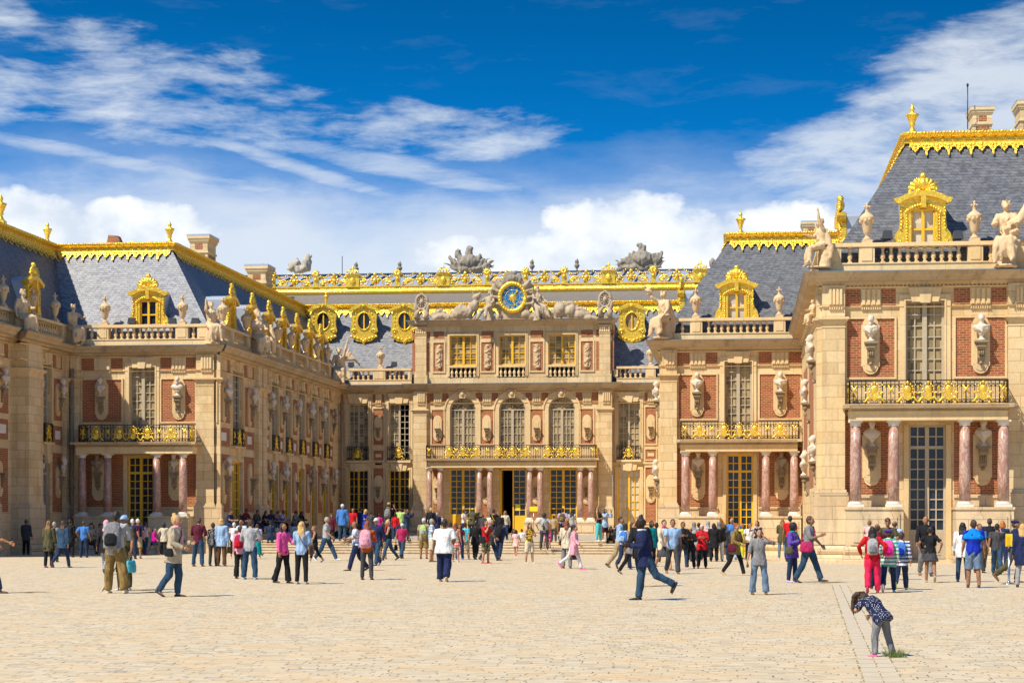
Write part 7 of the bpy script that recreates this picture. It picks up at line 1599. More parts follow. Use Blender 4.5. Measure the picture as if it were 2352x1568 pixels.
# ---------------------------------------------------------------- statues, busts, clock group
def statue(label, at, hgt, rz, pose, robe=1, seed=1, prop=None, mt=None, seated=True, group=None):
    K = skeleton(pose, 1.12, 1 if robe else 0); m = MB(); torso(m, K, .012); legs(m, K, .014); arms(m, K, .008)
    for n in 'LR':
        a, fd = K['an'+n], K['fd'+n]; tl(m, [a, a+Vector((0, 0, -.05))+fd*.10, a+Vector((0, 0, -.058))+fd*.18], [.04, .034, .02], 8); d = K['h'+n]; tl(m, [K['w'+n], K['w'+n]+d*.07, K['w'+n]+d*.16], [.03, .04, .018], 7)
    tl(m, [K['neck']-K['up']*.06, K['neck'], K['head']-K['hu']*.05], [.072, .06, .055], 10)
    M = headM(K); R3 = Matrix.Rotation(R_(K['hf']), 4, 'X'); m.ball(K['head'], (.076, .09, .108), 12, 8, True, R3); m.ball(M @ Vector((0, .03, .03)), (.09, .10, .10), 12, 8, True, R3); m.ball(M @ Vector((0, .1, .04)), .05, 8, 6)
    for q in range(16): m.ball(M @ Vector((.085*math.cos(q*.8), .03+.085*math.sin(q*.8)*(.6 if q % 2 else 1), .05+.05*(q % 3)-.02)), .026, 6, 5)
    tl(m, [M @ Vector((0, -.09, .02)), M @ Vector((0, -.11, -.025))], [.012, .018], 6)
    random.seed(seed)
    if robe:   # drapery: folds falling over lap and legs to the plinth
        kn = [K['knL'], K['knR']]; hp_ = K['hip']
        for i in range(9):
            w = i/8; a = kn[1].lerp(kn[0], w)+Vector((0, -.02-.03*random.random(), .03)); b = Vector((a.x*1.25+random.uniform(-.05, .05), a.y+random.uniform(-.05, .08), random.uniform(.02, .25)))
            tl(m, [hp_+Vector(((w-.5)*.34, .02, .05)), a.lerp(hp_+Vector(((w-.5)*.3, 0, .06)), .4), a, a.lerp(b, .5)+Vector((0, -.03, 0)), b], [.05, .07, .066, .05, .03], 7)
        for s in (1, -1):
            tl(m, [K['sh']+Vector((s*.12, .02, .02)), K['chest']+Vector((s*.05, -.13, .05)), K['waist']+Vector((-s*.09, -.13, 0))], [.05, .05, .04], 7)
        tl(m, [K['sh']+Vector((.1, .1, 0)), K['waist']+Vector((.16, .16, 0)), hp_+Vector((.2, .22, -.1)), hp_+Vector((.22, .2, -.42))], [.07, .09, .09, .04], 8)
    for p in (prop or ()): 
        if p[0] == 'ball': m.ball(Vector(p[1]), p[2], 10, 8)
        elif p[0] == 'tube': tl(m, p[1], p[2], 8)
        elif p[0] == 'bunch':
            for i in range(p[3]): m.ball(Vector(p[1])+Vector([random.gauss(0, q) for q in p[2]]), random.uniform(.035, .06), 6, 5)
        elif p[0] == 'wing':
            for i in range(6): tl(m, [Vector(p[1]), Vector(p[1])+Vector((p[2]*(.1+.06*i), .1, .3-.05*i)), Vector(p[1])+Vector((p[2]*(.2+.1*i), .14, .5-.16*i))], [.04, .05, .02], 6)
    # seat block under the hips
    if seated: z = K['hip'].z; m.loft([(Vector((0, .08, -.02)), X1*.22, Vector((0, .2, 0))), (Vector((0, .08, z*.5)), X1*.19, Vector((0, .18, 0))), (Vector((0, .1, z-.06)), X1*.17, Vector((0, .15, 0)))], 12); m.loft([(Vector((0, -.1, -.06)), X1*.26, Vector((0, .4, 0))), (Vector((0, -.1, .0)), X1*.26, Vector((0, .4, 0)))], 14)
    o = grow('stone_statue', m, mt or STATUE, .022, None, noise=(16, .014)); tag(o, label, 'statue', None)
    H = K['head'].z+.2; k = hgt/H; o.location = at; o.rotation_euler = (0, 0, R_(rz)); o.scale = (k, k, k); return o
ST = dict(POSE['sit'], lean=4, head=4)
def stat_at(fr, x, y0, y1, d, label, rz, pose, **k):
    u = fr.U(x, d); Yp = fr.p-d if fr.k == 'F' else u; b = fr.pt(u, 0, d); z0 = uz(x, y1, b[1]); z1 = uz(x, y0, b[1]); return statue(label, (b[0], b[1], z0), z1-z0, rz, pose, **k)
FR1, FM, FL_, FWG = Fr('F', YR), Fr('F', YM), Fr('E', -37.0), Fr('E', XW)
S1 = dict(ST, aL=(150, 10, 20, 0), aR=(40, 8, 60, 30), L=(78, 70, 6), R=(70, 66, 8))
stat_at(FR1, 1889, 498, 612, .35, 'seated statue with raised arm facing left on the corner of the nearest pavilion', -75, S1, seed=2, prop=[('tube', [(-.1, -.1, 1.0), (-.12, -.2, 1.35)], [.05, .03])])
stat_at(FR1, 2312, 455, 611, .35, 'large seated statue with cornucopia and fruit garland above the right edge', -15, dict(ST, aL=(30, 20, 60, 20), aR=(40, 14, 50, 34)), seed=3, prop=[('tube', [(.45, -.1, 1.35), (.42, -.2, 1.15), (.3, -.28, .95), (.05, -.32, .85)], [.05, .10, .11, .07]), ('bunch', (.08, -.38, .72), (.09, .05, .10), 26), ('bunch', (.22, -.38, .45), (.08, .05, .14), 22)])
stat_at(FM, 1526, 664, 775, .35, 'seated statue holding up a bowl of fruit on the corner right of the clock', -35, dict(ST, aR=(120, 20, 50, 0), aL=(20, 10, 30, 10)), seed=4, prop=[('bunch', (-.32, -.32, 1.42), (.07, .07, .06), 22)])
stat_at(Fr('W', XR), 1868, 686, 745, .3, 'small distant statue seen in the gap left of the nearest pavilion', -60, ST, seed=5)
stat_at(FL_, 50, 660, 770, .55, 'seated draped statue above the buttress at the far left', 60, dict(ST, aR=(0, 20, 40, 0)), seed=6, prop=[('tube', [(.3, -.1, .6), (.36, -.1, .2), (.4, -.1, .0)], [.1, .12, .08])])
stat_at(FL_, 166, 695, 792, .35, 'cloaked statue reaching its arm to the right in the left roof corner', 50, dict(ST, aL=(60, 8, 30, 20), aR=(20, 8, 30, 20)), seed=7, prop=[('bunch', (.0, -.42, .22), (.12, .08, .12), 18)])
stat_at(Fr('F', YM), 486, 688, 788, .35, 'seated woman statue on the corner of the left pavilion looking up', 35, dict(ST, aR=(95, 20, 90, 20), lean=-4, head=-6), seed=8)
stat_at(FWG, 590, 711, 816, .35, 'bearded crowned statue halfway along the shaded wing', 45, ST, seed=9, prop=[('ball', (0, .02, 1.42), .1), ('tube', [(.35, -.3, 1.0), (.4, -.35, .5), (.45, -.3, .1)], [.05, .12, .08])])
stat_at(FWG, 779, 795, 884, .45, 'statue raising its right arm at the inner corner left of the clock facade', 10, dict(ST, aL=(165, 14, 10, 0), aR=(10, 14, 30, 0)), seed=10, prop=[('wing', (.2, .1, .95), 1), ('tube', [(-.28, -.1, .7), (-.34, -.1, .3), (-.3, -.1, 0)], [.16, .2, .12])])
# busts
def bust_me(i, mt):
    K = skeleton(dict(POSE['stand'], aL=(0, 20, 5, 0), aR=(0, 20, 5, 0), head=(0, 6, -4, 2)[i % 4]), 1.05); m = MB(); z = K['chest'].z
    secs = [(K['hip']+Vector((0, 0, .30)), X1*.05, Vector((0, .05, 0))), (K['hip']+Vector((0, 0, .335)), X1*.11, Vector((0, .08, 0))), (K['hip']+Vector((0, 0, .40)), X1*.19, Vector((0, .115, 0))), (K['hip']+Vector((0, 0, .47)), X1*.225, Vector((0, .11, 0))), (K['hip']+Vector((0, 0, .52)), X1*.19, Vector((0, .085, 0))), (K['hip']+Vector((0, 0, .56)), X1*.08, Vector((0, .065, 0)))]
    m.loft(secs, 14); tl(m, [K['neck']-Vector((0, 0, .06)), K['neck'], K['head']-Vector((0, 0, .05))], [.078, .064, .06], 10)
    M = headM(K); m.ball(K['head'], (.078, .092, .112), 12, 8); m.ball(M @ Vector((0, .025, .028)), (.088, .098, .10), 12, 8); tl(m, [M @ Vector((0, -.09, .02)), M @ Vector((0, -.112, -.025))], [.012, .018], 6)
    if i == 0: tl(m, [M @ Vector((0, -.03, .12)), M @ Vector((0, .05, .15)), M @ Vector((0, .11, .06))], [.03, .04, .03], 7)
    if i in (1, 5): m.ball(M @ Vector((0, -.07, -.1)), (.05, .045, .06), 8, 6)
    if i in (3, 4): m.ball(M @ Vector((0, .09, .06)), .05, 8, 6)
    if i not in (0, 5):
        for q in range(5): tl(m, [K['sh']+Vector((-.19+.02*q, -.03-.015*q, .0-.02*q)), K['chest']+Vector((0, -.12, .12-.035*q)), K['sh']+Vector((.18-.03*q, -.06, .0))], [.025, .032, .025], 6)
    b = K['hip'].z+.30; m.lathe([(.10, b-.17), (.11, b-.14), (.05, b-.10), (.045, b-.05), (.085, b), (.06, b+.04)], (0, 0, 0), 12)
    z0 = b-.17; m.v = [((x)*1.6, y*1.5, (q-z0)*1.55) for x, y, q in m.v]; return grow('bust', m, mt, .02, None, noise=(16, .008))
BM = [bust_me(i, BUSTM if i % 4 != 3 else BUSTD) for i in range(6)]
# trophies and the clock
def blobs(name, label, Y, parts, mt, seed, vox=.055, cat='sculpture', noise=(4.5, .10)):
    random.seed(seed); m = MB()
    for p in parts:
        a = ap(p[0], p[1], Y); k = Y/FP
        if len(p) == 4: m.ball(a, (p[2]*k, min(p[2], p[3])*k*.8+.1, p[3]*k), 10, 8)
        else: m.tube([ap(q[0], q[1], Y) for q in p[4]], [q[2]*k for q in p[4]], 8)
    c = ap(parts[0][0], parts[0][1], Y); m.v = [(x-c.x, y-c.y, z-c.z) for x, y, z in m.v]
    o = grow(name, m, mt, vox, None, noise=noise, sm=1); o.location = c; tag(o, label, cat); return o
def fan(x, y, a0, a1, n, L, w, L2=None):
    r = []
    for i in range(n):
        a = R_(a0+(a1-a0)*i/(n-1)); l = L*(1+.25*math.sin(i*2.7)); c_, s_ = math.cos(a), math.sin(a)
        r.append(T_((x, y, w), (x+c_*l*.55, y-s_*l*.55, w*.9), (x+c_*l*.85, y-s_*l*.9, w*.6), (x+c_*l+(3 if c_ > 0 else -3), y-s_*l*.95, w*.2)))
    return r
T_ = lambda *q: (q[0][0], q[0][1], 0, 0, list(q))
Yt = 157.5
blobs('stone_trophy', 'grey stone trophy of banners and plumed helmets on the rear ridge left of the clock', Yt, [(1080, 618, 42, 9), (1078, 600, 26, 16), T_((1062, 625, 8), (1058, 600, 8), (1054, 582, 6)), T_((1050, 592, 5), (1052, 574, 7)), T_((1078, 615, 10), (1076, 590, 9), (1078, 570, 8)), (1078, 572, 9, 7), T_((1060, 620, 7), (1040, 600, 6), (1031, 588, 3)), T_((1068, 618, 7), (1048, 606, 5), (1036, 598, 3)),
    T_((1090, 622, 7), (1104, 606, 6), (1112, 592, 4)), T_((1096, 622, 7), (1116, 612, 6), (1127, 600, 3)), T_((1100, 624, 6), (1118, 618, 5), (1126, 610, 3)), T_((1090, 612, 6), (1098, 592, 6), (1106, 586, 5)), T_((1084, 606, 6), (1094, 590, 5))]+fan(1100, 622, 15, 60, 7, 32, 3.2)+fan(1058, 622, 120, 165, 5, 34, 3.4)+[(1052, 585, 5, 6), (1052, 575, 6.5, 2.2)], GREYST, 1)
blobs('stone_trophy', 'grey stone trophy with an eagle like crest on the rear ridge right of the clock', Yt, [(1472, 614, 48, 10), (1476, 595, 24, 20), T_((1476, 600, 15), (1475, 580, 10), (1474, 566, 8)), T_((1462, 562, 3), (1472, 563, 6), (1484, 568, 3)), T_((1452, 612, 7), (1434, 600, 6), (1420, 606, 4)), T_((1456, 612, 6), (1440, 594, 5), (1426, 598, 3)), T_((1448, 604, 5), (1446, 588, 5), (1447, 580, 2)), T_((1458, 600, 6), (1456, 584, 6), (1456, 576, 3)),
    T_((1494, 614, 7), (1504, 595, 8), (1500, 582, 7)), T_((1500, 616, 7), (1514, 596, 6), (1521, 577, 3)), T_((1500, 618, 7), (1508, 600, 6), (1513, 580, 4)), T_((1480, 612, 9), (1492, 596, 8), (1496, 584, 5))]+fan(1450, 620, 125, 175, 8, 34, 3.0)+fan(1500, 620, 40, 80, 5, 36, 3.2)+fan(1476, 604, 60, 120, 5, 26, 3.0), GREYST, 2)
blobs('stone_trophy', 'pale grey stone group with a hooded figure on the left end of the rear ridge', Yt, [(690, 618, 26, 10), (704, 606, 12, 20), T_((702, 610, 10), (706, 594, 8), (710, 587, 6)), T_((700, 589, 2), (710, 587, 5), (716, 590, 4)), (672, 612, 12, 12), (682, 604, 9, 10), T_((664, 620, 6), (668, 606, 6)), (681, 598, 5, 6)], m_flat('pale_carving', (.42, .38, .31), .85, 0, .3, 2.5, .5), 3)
blobs('stone_finial', 'leafy stone finial peeking above the slope left of the statue pavilion roof', Yt, [(1636, 606, 6, 12), T_((1632, 612, 5), (1634, 600, 4), (1637, 592, 2)), T_((1638, 612, 5), (1642, 602, 3), (1640, 596, 2))], GREYST, 3)
Yk = YC-1.6; YK = YC-.6
Yq = YC-1.0
clk = Thing('wall_clock', ap(1177.5, 683, Yq), 'round blue clock face with golden sun, Roman numerals and gilt wreath', 'clock')
cx, cz = ap(1177.5, 683, Yq).x, ap(1177.5, 683, Yq).z; kk = Yq/FP; fk = Fr('F', Yq); Rr = 34*kk
m = MB(); m.tube([fk.pt(cx+(Rr*.88)*math.cos(a), cz+(Rr*.94)*math.sin(a), .1) for a in [i*math.pi/18 for i in range(37)]], .17, 8)
for i in range(30): a = i*math.pi/15; m.ball(fk.pt(cx+Rr*.88*math.cos(a), cz+Rr*.94*math.sin(a), .2), .10, 6, 5)
clk.part('gilt_wreath', m, GOLD)
m = MB(); m.prism(fk, [(cx+Rr*.8*math.cos(a), cz+Rr*.86*math.sin(a)) for a in [i*math.pi/20 for i in range(40)]], -.1, .06); clk.part('clock_face', m, BLUE)
m = MB()
for r0 in (.76, .50): m.tube([fk.pt(cx+Rr*r0*math.cos(a), cz+Rr*r0*1.06*math.sin(a), .07) for a in [i*math.pi/20 for i in range(41)]], .018, 4)
m.ball(fk.pt(cx, cz, .08), (.17, .06, .2), 12, 8)
for i in range(12):
    a = i*math.pi/6; c_, s_ = math.cos(a), math.sin(a); L = .42 if i % 2 else .34
    m.prism(fk, [(cx+.15*c_-.05*s_, cz+.17*s_+.05*c_), (cx+L*c_, cz+L*s_), (cx+.15*c_+.05*s_, cz+.17*s_-.05*c_)], .06, .09)
clk.part('golden_sun', m, GOLD)
m = MB(); m.prism(fk, [(cx-.03, cz), (cx+.03, cz), (cx+.36, cz+.42), (cx+.30, cz+.46)], .1, .13); m.ball(fk.pt(cx+.33, cz+.44, .11), (.07, .02, .07), 8, 5); m.prism(fk, [(cx-.03, cz), (cx+.03, cz), (cx+.2, cz-.58), (cx+.13, cz-.6)], .1, .13); clk.part('clock_hand', m, GOLD)
WH = m_flat('numeral_gilt', (.85, .7, .35), .5, .2, .1, 5, 0)
for i, tx in enumerate(['XII', 'I', 'II', 'III', 'IIII', 'V', 'VI', 'VII', 'VIII', 'IX', 'X', 'XI']):
    a = math.pi/2-i*math.pi/6; cu = bpy.data.curves.new('numeral', 'FONT'); cu.body = tx; cu.size = .22; cu.align_x = 'CENTER'; cu.align_y = 'CENTER'; cu.extrude = .006; cu.materials.append(WH)
    o = bpy.data.objects.new('numeral', cu); C.objects.link(o); o.parent = clk.o; o.location = Vector(fk.pt(cx+Rr*.63*math.cos(a), cz+Rr*.67*math.sin(a), .07))-clk.loc; o.rotation_mode = 'XYZ'
    o.rotation_euler = (R_(90), 0, 0); o.matrix_basis = Matrix.Translation(o.location) @ Matrix.Rotation(R_(90), 4, 'X') @ Matrix.Rotation(a-math.pi/2, 4, 'Z')
CARV = m_flat('clock_carving', (.43, .34, .235), .85, 0, .3, 2.5, .6)
# stone cartouche and banners round the clock
m = MB(); R1 = Rr*1.1
m.prism(fk, [(cx+R1*math.cos(a), cz+R1*1.05*math.sin(a)) for a in [i*math.pi/20 for i in range(40)]], -.55, -.02)
pp = lambda x, y: (ux(x, Yq), uz(x, y, Yq))
m.prism(fk, [pp(x, y) for x, y in [(1152, 735), (1205, 735), (1220, 700), (1226, 655), (1206, 640), (1200, 655), (1176, 645), (1155, 655), (1148, 640), (1128, 655), (1134, 700)]], -.5, -.08)
for sg, (xa, xb) in ((1, (1200, 1224)), (-1, (1153, 1130))):
    for j in range(4): m.tube([(*pp(xa+sg*2*j, 660), Yq+.1)[0:1]+(Yq-.0,)+(pp(xa+sg*2*j, 660)[1],), (pp((xa+xb)/2+sg*2*j, 655)[0], Yq-.12, pp(xa, 652-3*j)[1]), (pp(xb-sg*4*j, 642)[0], Yq, pp(xb, 640+4*j)[1])], [.14, .12, .04], 7)
    for j in range(3): m.tube([(pp(xa, 690)[0], Yq-.1, pp(xa, 672+14*j)[1]), (pp(xb, 690)[0], Yq-.16, pp(xb, 664+16*j)[1]), (pp(xb+sg*4, 690)[0], Yq, pp(xb, 690+14*j)[1])], [.1, .15, .05], 7)
oo = grow('banner_surround', m, CARV, .06, None, noise=(4, .05)); tag(oo, 'carved stone banners and shield framing the clock', 'sculpture')
blobs('lion_mask', 'dark carved mask with plumes crowning the clock', YC-.9, [(1177.5, 638, 11, 10), (1169, 640, 5, 8), (1186, 640, 5, 8), (1177.5, 628, 10, 5), T_((1166, 652, 5), (1160, 640, 5), (1166, 630, 4)), T_((1190, 652, 5), (1196, 640, 5), (1190, 630, 4)), (1177.5, 650, 6, 5), T_((1150, 655, 3), (1160, 646, 5)), T_((1206, 655, 3), (1195, 646, 5))]+fan(1177, 650, 10, 170, 13, 26, 2.6), GREYST, 5, .05, noise=(5, .06))
REC = dict(L=(80, 60, 14), R=(62, 30, 14), aL=(30, 30, 40, 10), aR=(50, 20, 30, 20), lean=-8, head=6)
z0 = ap(1115, 736, YC-1.1).z
statue('muscular seated stone figure leaning on the left of the clock', (ux(1122, YC-1.1), YC-1.0, z0), ap(1115, 664, YC-1.1).z-z0, -32, REC, robe=0, seed=11, mt=CARV)
statue('helmeted seated stone figure with cloak on the right of the clock', (ux(1236, YC-1.1), YC-1.0, z0), ap(1236, 655, YC-1.1).z-z0, 28, dict(REC, aL=(20, 24, 50, 20)), robe=1, seed=12, mt=CARV, prop=[('tube', [(0, .0, 1.42), (0, .04, 1.52), (0, .12, 1.44)], [.05, .05, .04])])
Yl = YC-.9
blobs('stone_beast', 'carved lion lying under the left clock figure beside drapery', Yl, [(1066, 716, 24, 14), (1048, 722, 13, 12), T_((1080, 722, 13), (1058, 708, 13), (1048, 716, 11)), T_((1050, 733, 4), (1068, 732, 5)), T_((1078, 733, 5), (1094, 730, 6)), (1010, 727, 14, 8), (1028, 728, 14, 8), (1000, 731, 8, 6), T_((1000, 722, 4), (1012, 712, 5), (1022, 720, 4)), (1088, 704, 13, 13), T_((1094, 700, 6), (1098, 680, 6), (1102, 672, 3)), (1094, 684, 8, 8)]+fan(1008, 732, 20, 160, 9, 22, 3.2)+fan(1048, 722, 40, 320, 9, 16, 2.8)+fan(1094, 690, 40, 140, 5, 20, 2.5)+[T_((1120, 733, 6), (1140, 731, 6), (1150, 720, 6))], CARV, 6, .06, noise=(5, .06))
blobs('stone_beast', 'carved lion head and armour under the right clock figure', Yl, [(1286, 712, 17, 18), (1290, 706, 12, 12), (1208, 722, 12, 12), (1222, 728, 14, 7), T_((1246, 732, 6), (1268, 726, 7), (1280, 732, 6)), (1310, 716, 14, 15), (1330, 724, 16, 10), (1352, 730, 18, 7), T_((1300, 700, 5), (1314, 694, 4), (1320, 706, 5)), T_((1318, 712, 4), (1334, 708, 5), (1350, 722, 5)), (1370, 732, 8, 5), (1264, 722, 11, 12), (1210, 706, 6, 7)]+fan(1286, 712, 20, 340, 11, 20, 3.2)+fan(1340, 732, 20, 160, 9, 24, 3)+fan(1312, 716, 20, 120, 5, 22, 3), CARV, 7, .06, noise=(5, .06))
for x, y0, nm in ((969, 678, 'oval medallion with a face on the left end of the clock attic'), (1390, 672, 'oval medallion with a face on the right end of the clock attic')):
    M_ = MB(); c = ap(x, y0+16, Yl); k = Yl/FP; el = lambda r: [(c.x+13*k*r*math.cos(q*math.pi/12), c.z+17*k*r*math.sin(q*math.pi/12)) for q in range(24)]; fm_ = Fr('F', Yl)
    M_.prism(fm_, el(1.0), -.25, .05); M_.tube([fm_.pt(u, v, .08) for u, v in el(1.0)+el(1.0)[:1]], .11, 6); M_.ball(fm_.pt(c.x, c.z, .1), (.17, .14, .24), 10, 8); M_.ball(fm_.pt(c.x, c.z-.02, .24), .05, 6, 5)
    for q in range(10): M_.ball(fm_.pt(c.x+.26*math.cos(q*.63), c.z+.3*math.sin(q*.63), .08), .075, 6, 5)
    for sg in (1, -1):
        M_.tube([fm_.pt(c.x+sg*(.5-.03*j), c.z-.1-.14*j, .05+.05*math.sin(j)) for j in range(8)], [.09, .11, .13, .15, .16, .17, .2, .16], 7); M_.tube([fm_.pt(c.x+sg*.12, c.z-.5, .15), fm_.pt(c.x+sg*.4, c.z-.85, .2), fm_.pt(c.x+sg*.3, c.z-1.2, .15)], [.08, .16, .2], 7)
        M_.tube([fm_.pt(c.x+sg*.2, c.z+.48, .1), fm_.pt(c.x, c.z+.58, .12)], [.07, .09], 6)
    M_.box(fm_, c.x-.5, c.x+.5, c.z-1.5, c.z-1.1, -.3, .1); M_.v = [(p_[0]-c.x, p_[1]-c.y, p_[2]-c.z) for p_ in M_.v]; solo('stone_medallion', M_.mesh('stone_medallion', CARV), c, nm, 'sculpture')
m = MB(); m.box(fk, ux(960, Yq), ux(1398, Yq), zt+.43, ap(1170, 733, Yq).z, -.8, .12); tag(solo('attic_coping', m.mesh('attic_coping', STONE2), (0, 0, 0), 'low stone block carrying the clock sculptures', 'coping'), None)
# ---------------------------------------------------------------- small objects
# yellow flag on a thin pole
t = Thing('guide_flag', gp(175, 1268)[0], 'thin pole with a furled yellow flag in the shade at the left', 'flag')
b = gp(175, 1268)[0]; zt_ = ap(176, 1138, b.y).z
m = MB(); m.tube([(b.x, b.y, b.z), (b.x+.02, b.y, zt_)], .025, 6); t.part('pole', m, m_flat('wood_pole', (.4, .33, .22), .6))
m = MB(); q = lambda x, y, d=0: Vector((ux(x, b.y), b.y-.03+d, uz(x, y, b.y)))
for (a1, a2, a3, a4) in (((176.5, 1152), (184, 1154), (177, 1168), (176.5, 1168)), ((176, 1168), (176, 1212), (168.5, 1212), (171, 1190))):
    P4 = [q(*a1), q(*a2), q(*a3), q(*a4)]; m.add(P4+[p+Vector((0, .012, 0)) for p in P4], [(0, 1, 2, 3), (7, 6, 5, 4), (0, 4, 5, 1), (1, 5, 6, 2), (2, 6, 7, 3), (3, 7, 4, 0)], False)
t.part('flag_cloth', m, m_flat('flag_yellow', (.75, .55, .02), .8))
# barrier post with a yellow notice
b = gp(2317.5, 1341)[0]; t = Thing('barrier_post', b, 'chrome queue post with a yellow notice at the right edge', 'barrier post'); zc = b.y; z1 = uz(2317, 1254, b.y); z2 = uz(2317, 1227, b.y); CH = m_flat('chrome', (.5, .5, .5), .2, .9, .1, 5, 0)
m = MB(); m.lathe([(.2, 0), (.2, .015), (.1, .035), (.035, .05), (.032, .1), (.032, z1-b.z-.1)], (b.x, b.y, b.z), 20); t.part('post', m, CH)
m = MB(); m.lathe([(.05, z1-b.z-.12), (.05, z1-b.z)], (b.x, b.y, b.z), 12); t.part('belt_head', m, simple('plastic_black', (.02, .02, .02), .4))
m = MB(); f = Fr('F', b.y); m.box(f, b.x-.085, b.x+.085, z1, z2+.02, -.012, .012); s_ = t.part('notice_board', m, m_flat('notice_yellow2', (.85, .55, .01), .5, 0, .04, 5, 0))
m = MB()
for i in range(11): m.box(f, b.x-.06, b.x+.06*(.4+.6*((i*37) % 10)/10), z2-.06-.03*i, z2-.052-.03*i, .012, .0135)
t.part('small_print', m, simple('print', (.2, .12, .01), .8), s_)
# yellow sign on a stand in the court
b = ap(1225.5, 1236, 131); b.z = PLAT; t = Thing('sign_stand', b, 'yellow rectangular notice on a stand between the central columns', 'sign'); f = Fr('F', b.y); za, zb_ = uz(1225, 1173.5, b.y), uz(1225, 1162.6, b.y)
m = MB(); m.box(f, ux(1216.4, b.y), ux(1235, b.y), za, zb_, -.02, .02); t.part('board', m, m_flat('sign_yellow', (.85, .65, .01), .5, 0, .04, 5, 0)); m = MB(); m.tube([(b.x, b.y+.05, PLAT), (b.x, b.y+.05, za+.1)], .025, 6); m.lathe([(.22, 0), (.22, .03), (.03, .06)], (b.x, b.y+.05, PLAT), 14); t.part('stand', m, CH)
# tripod
b = gp(253, 1358)[0]; t = Thing('camera_tripod', b, 'small black camera tripod between the legs of the khaki photographer', 'tripod'); m = MB(); BK = simple('plastic_black', (.02, .02, .02), .4)
b.y += .45; b.z = gz(b.y)
m.tube([(b.x, b.y, .42), (b.x, b.y, 1.25)], .018, 6); t.part('centre_column', m, BK)
for k in range(3):
    a = R_(100+120*k); m = MB(); m.tube([(b.x, b.y, .55), (b.x+.34*math.cos(a), b.y+.34*math.sin(a), b.z)], .013, 6); t.part('leg', m, BK)
m = MB(); m.box(Fr('F', b.y), b.x-.07, b.x+.07, 1.25, 1.35, -.05, .05); t.part('camera', m, BK)
# waste bins in the left corner
b = gp(92, 1268)[0]; f = Fr('F', b.y)
t = Thing('slatted_bin', b, 'pale slatted box standing by the dark planter at the left wall', 'bin'); m = MB(); x0, x1 = ux(74, b.y), ux(98, b.y); m.box(f, x0, x1, b.z+.03, b.z+.58, -.45, 0); t.part('box', m, m_flat('galvanised', (.22, .22, .21), .5, .3)); m = MB(); n = 9
for i in range(n): m.box(f, x0+(x1-x0)*(i+.2)/n, x0+(x1-x0)*(i+.75)/n, b.z+.06, b.z+.55, 0, .03)
m.box(f, x0-.02, x1+.02, b.z+.56, b.z+.62, -.47, .04); t.part('slats', m, m_flat('galvanised2', (.4, .4, .38), .5, .3))
t = Thing('planter_box', (b.x, b.y+1, b.z), 'dark wooden planter box behind the slatted bin', 'planter'); f = Fr('F', b.y+.8); m = MB(); x0, x1 = ux(68, b.y), ux(104, b.y); m.box(f, x0, x1, b.z+.05, b.z+.95, -.9, 0); t.part('box', m, m_flat('dark_green', (.02, .03, .02), .6))
for x in (x0, x1, (x0+x1)/2):
    m = MB(); m.box(f, x-.06, x+.06, b.z, b.z+1.05, 0, .06); m.ball(f.pt(x, b.z+1.12, .03), .07, 8, 6); t.part('corner_post', m, bpy.data.materials['dark_green'])
m = MB(); c = gp(62, 1266)[0]; m.box(Fr('F', c.y), c.x-.35, c.x+.35, c.z, c.z+.75, -.4, 0); m.box(Fr('F', c.y), c.x-.4, c.x+.4, c.z+.72, c.z+.78, -.45, .04); solo('stone_bollard', m.mesh('stone_bollard', PLINTH), (0, 0, 0), 'low square stone block left of the slatted bin', 'bollard')
# pigeon
def pigeon(x, y, rz, label):
    p, zc = gp(x, y); o = Thing('pigeon', p, label, 'pigeon'); o.o.rotation_euler = (0, 0, R_(rz)); k = 1.0; m = MB()
    secs = [((0, -.13, .165), .012), ((0, -.10, .17), .03), ((0, -.07, .17), .036), ((0, -.045, .15), .036), ((0, -.02, .125), .055), ((0, .04, .11), .068), ((0, .11, .095), .05), ((0, .17, .085), .025), ((0, .23, .08), .022)]
    m.loft([(Vector(c), X1*r, Vector((0, r*.25, r*.95)).normalized()*r) for c, r in secs], 10)
    m.v = [(a+p.x, b_+p.y, c+p.z) for a, b_, c in m.v]; o.part('body', m, m_flat('pigeon_grey', (.13, .14, .17), .7) if 'pigeon_grey' not in bpy.data.materials else bpy.data.materials['pigeon_grey'])
    for sg in (1, -1):
        m = MB(); m.tube([(p.x+sg*.02, p.y+.01, p.z+.07), (p.x+sg*.022, p.y, p.z+.01), (p.x+sg*.022, p.y-.035, p.z+.005)], .006, 5); o.part('leg', m, simple('pigeon_leg', (.4, .1, .08), .6))
pigeon(603, 1277, 60, 'grey pigeon on the cobbles left of the pink sweater woman')
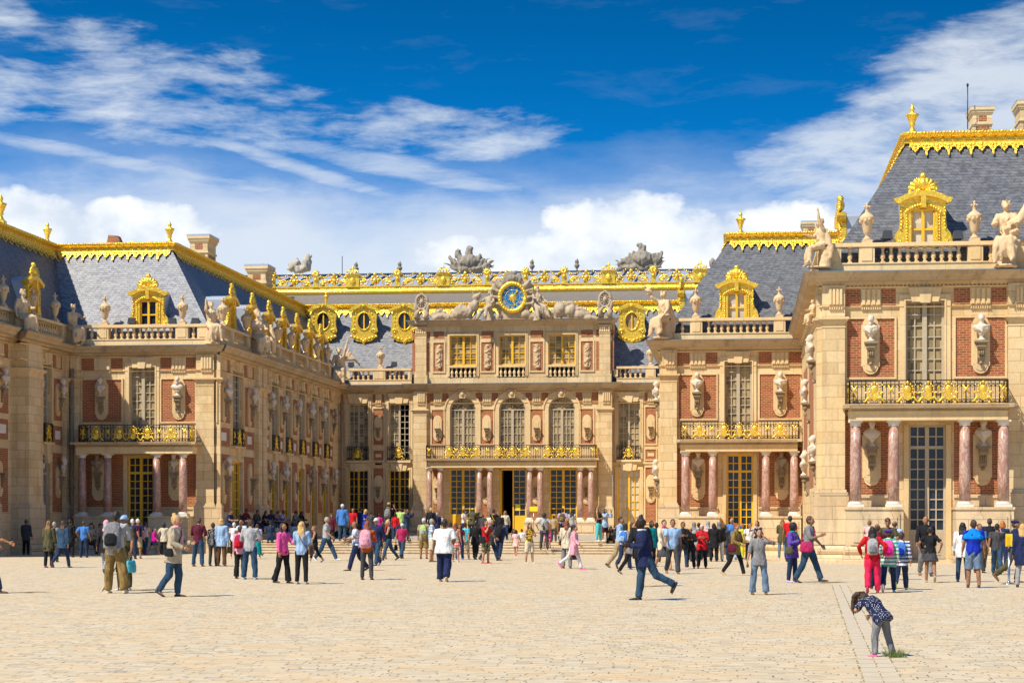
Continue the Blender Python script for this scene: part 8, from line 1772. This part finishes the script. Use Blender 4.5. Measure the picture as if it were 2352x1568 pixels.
# floodlights on the balustrades
def flood(fr, x, y, d, lab):
    u = fr.U(x, d); p = Vector(fr.pt(u, uz(x, y, fr.pt(u, 0, d)[1]), d)); t = Thing('floodlight', p, lab, 'floodlight', 'small floodlights along the balustrades'); f = Fr('F', p.y)
    m = MB(); m.prism(f, [(p.x-.22, p.z+.04), (p.x+.22, p.z+.04), (p.x+.18, p.z+.36), (p.x-.16, p.z+.36)], -.2, .1); t.part('housing', m, simple('flood_body', (.05, .055, .07), .4)); m = MB(); m.box(f, p.x-.14, p.x+.14, p.z-.02, p.z+.04, -.1, .05); t.part('bracket', m, IRON)
for x, y, lab in ((302, 745, 'dark floodlight left of the urn on the left pavilion balustrade'), (395.5, 745, 'dark floodlight just left of the gilded dormer, left pavilion'), (576, 745, ''),):
    if lab: flood(Fr('F', YM), x, y, -.3, lab)
flood(Fr('F', YM), 448, 745, -.3, 'pale floodlight at the right foot of the left gilded dormer'); flood(Fr('F', YR), 2038, 551, -.3, 'floodlight left of the gilded dormer on the nearest pavilion'); flood(Fr('F', YR), 2200, 551, -.3, 'floodlight right of the gilded dormer on the nearest pavilion')
flood(fc, 806, 843, -.1, 'dark floodlight on the balustrade beside the raised arm statue'); flood(fc, 905, 842, -.1, 'dark floodlight right of the lone urn by the clock attic')

bake()
LB = ['helmeted head', 'bearded head', 'draped shoulders', 'dark marble']
n = 0
for (fr, u, v, d, sc, ind) in BUSTSPOTS:
    p = fr.pt(u, v, d); low = v < 5.6
    where = ('the near right pavilion' if fr.k == 'F' and abs(fr.p-YR) < 1 else 'the pavilion right of the clock' if fr.k == 'F' and p[0] > -10 else 'the left pavilion' if fr.k == 'F' else 'the shaded wing' if abs(p[0]-XW) < 1 else 'the far left wing' if p[0] < -30 else 'side wall of the near pavilion' if p[0] > 0 else 'side wall of the middle pavilion')
    if fr.k == 'F':
        side = ('left' if (p[0] < {1: 7.9, 2: 0.2, 3: -33}[1 if abs(fr.p-YR) < 1 else 2 if p[0] > -10 else 3]) else 'right'); lab = '%s %s marble bust on %s' % ('lower' if low else 'upper', side, where)
    else:
        k = sorted(set(round(q[1], 2) for q in BUSTSPOTS if q[0].k == fr.k and abs(q[0].p-fr.p) < .5 and ((q[2] < 5.6) == low))).index(round(u, 2))
        lab = '%s row marble bust, number %d from the near end, %s' % ('lower' if low else 'upper', k+1, where); lab = lab.replace('number 1 from', 'nearest to').replace('nearest to the near end', 'closest to the viewer')
        for a_, b_ in (('number 2', 'second'), ('number 3', 'third'), ('number 4', 'fourth'), ('number 5', 'fifth'), ('number 6', 'sixth'), ('number 7', 'seventh'), ('number 8', 'eighth')): lab = lab.replace(a_, b_)
    src = BM[(ind*7+ind//3) % 6]; o = src.copy(); o.name = 'marble_bust'; C.objects.link(o); o.location = p; o.rotation_euler = (0, 0, fr.rz+R_(((ind*37) % 5-2)*9)); o.scale = (sc,)*3; tag(o, lab, 'bust', 'marble busts on wall brackets')
for s0 in BM: bpy.data.objects.remove(s0)
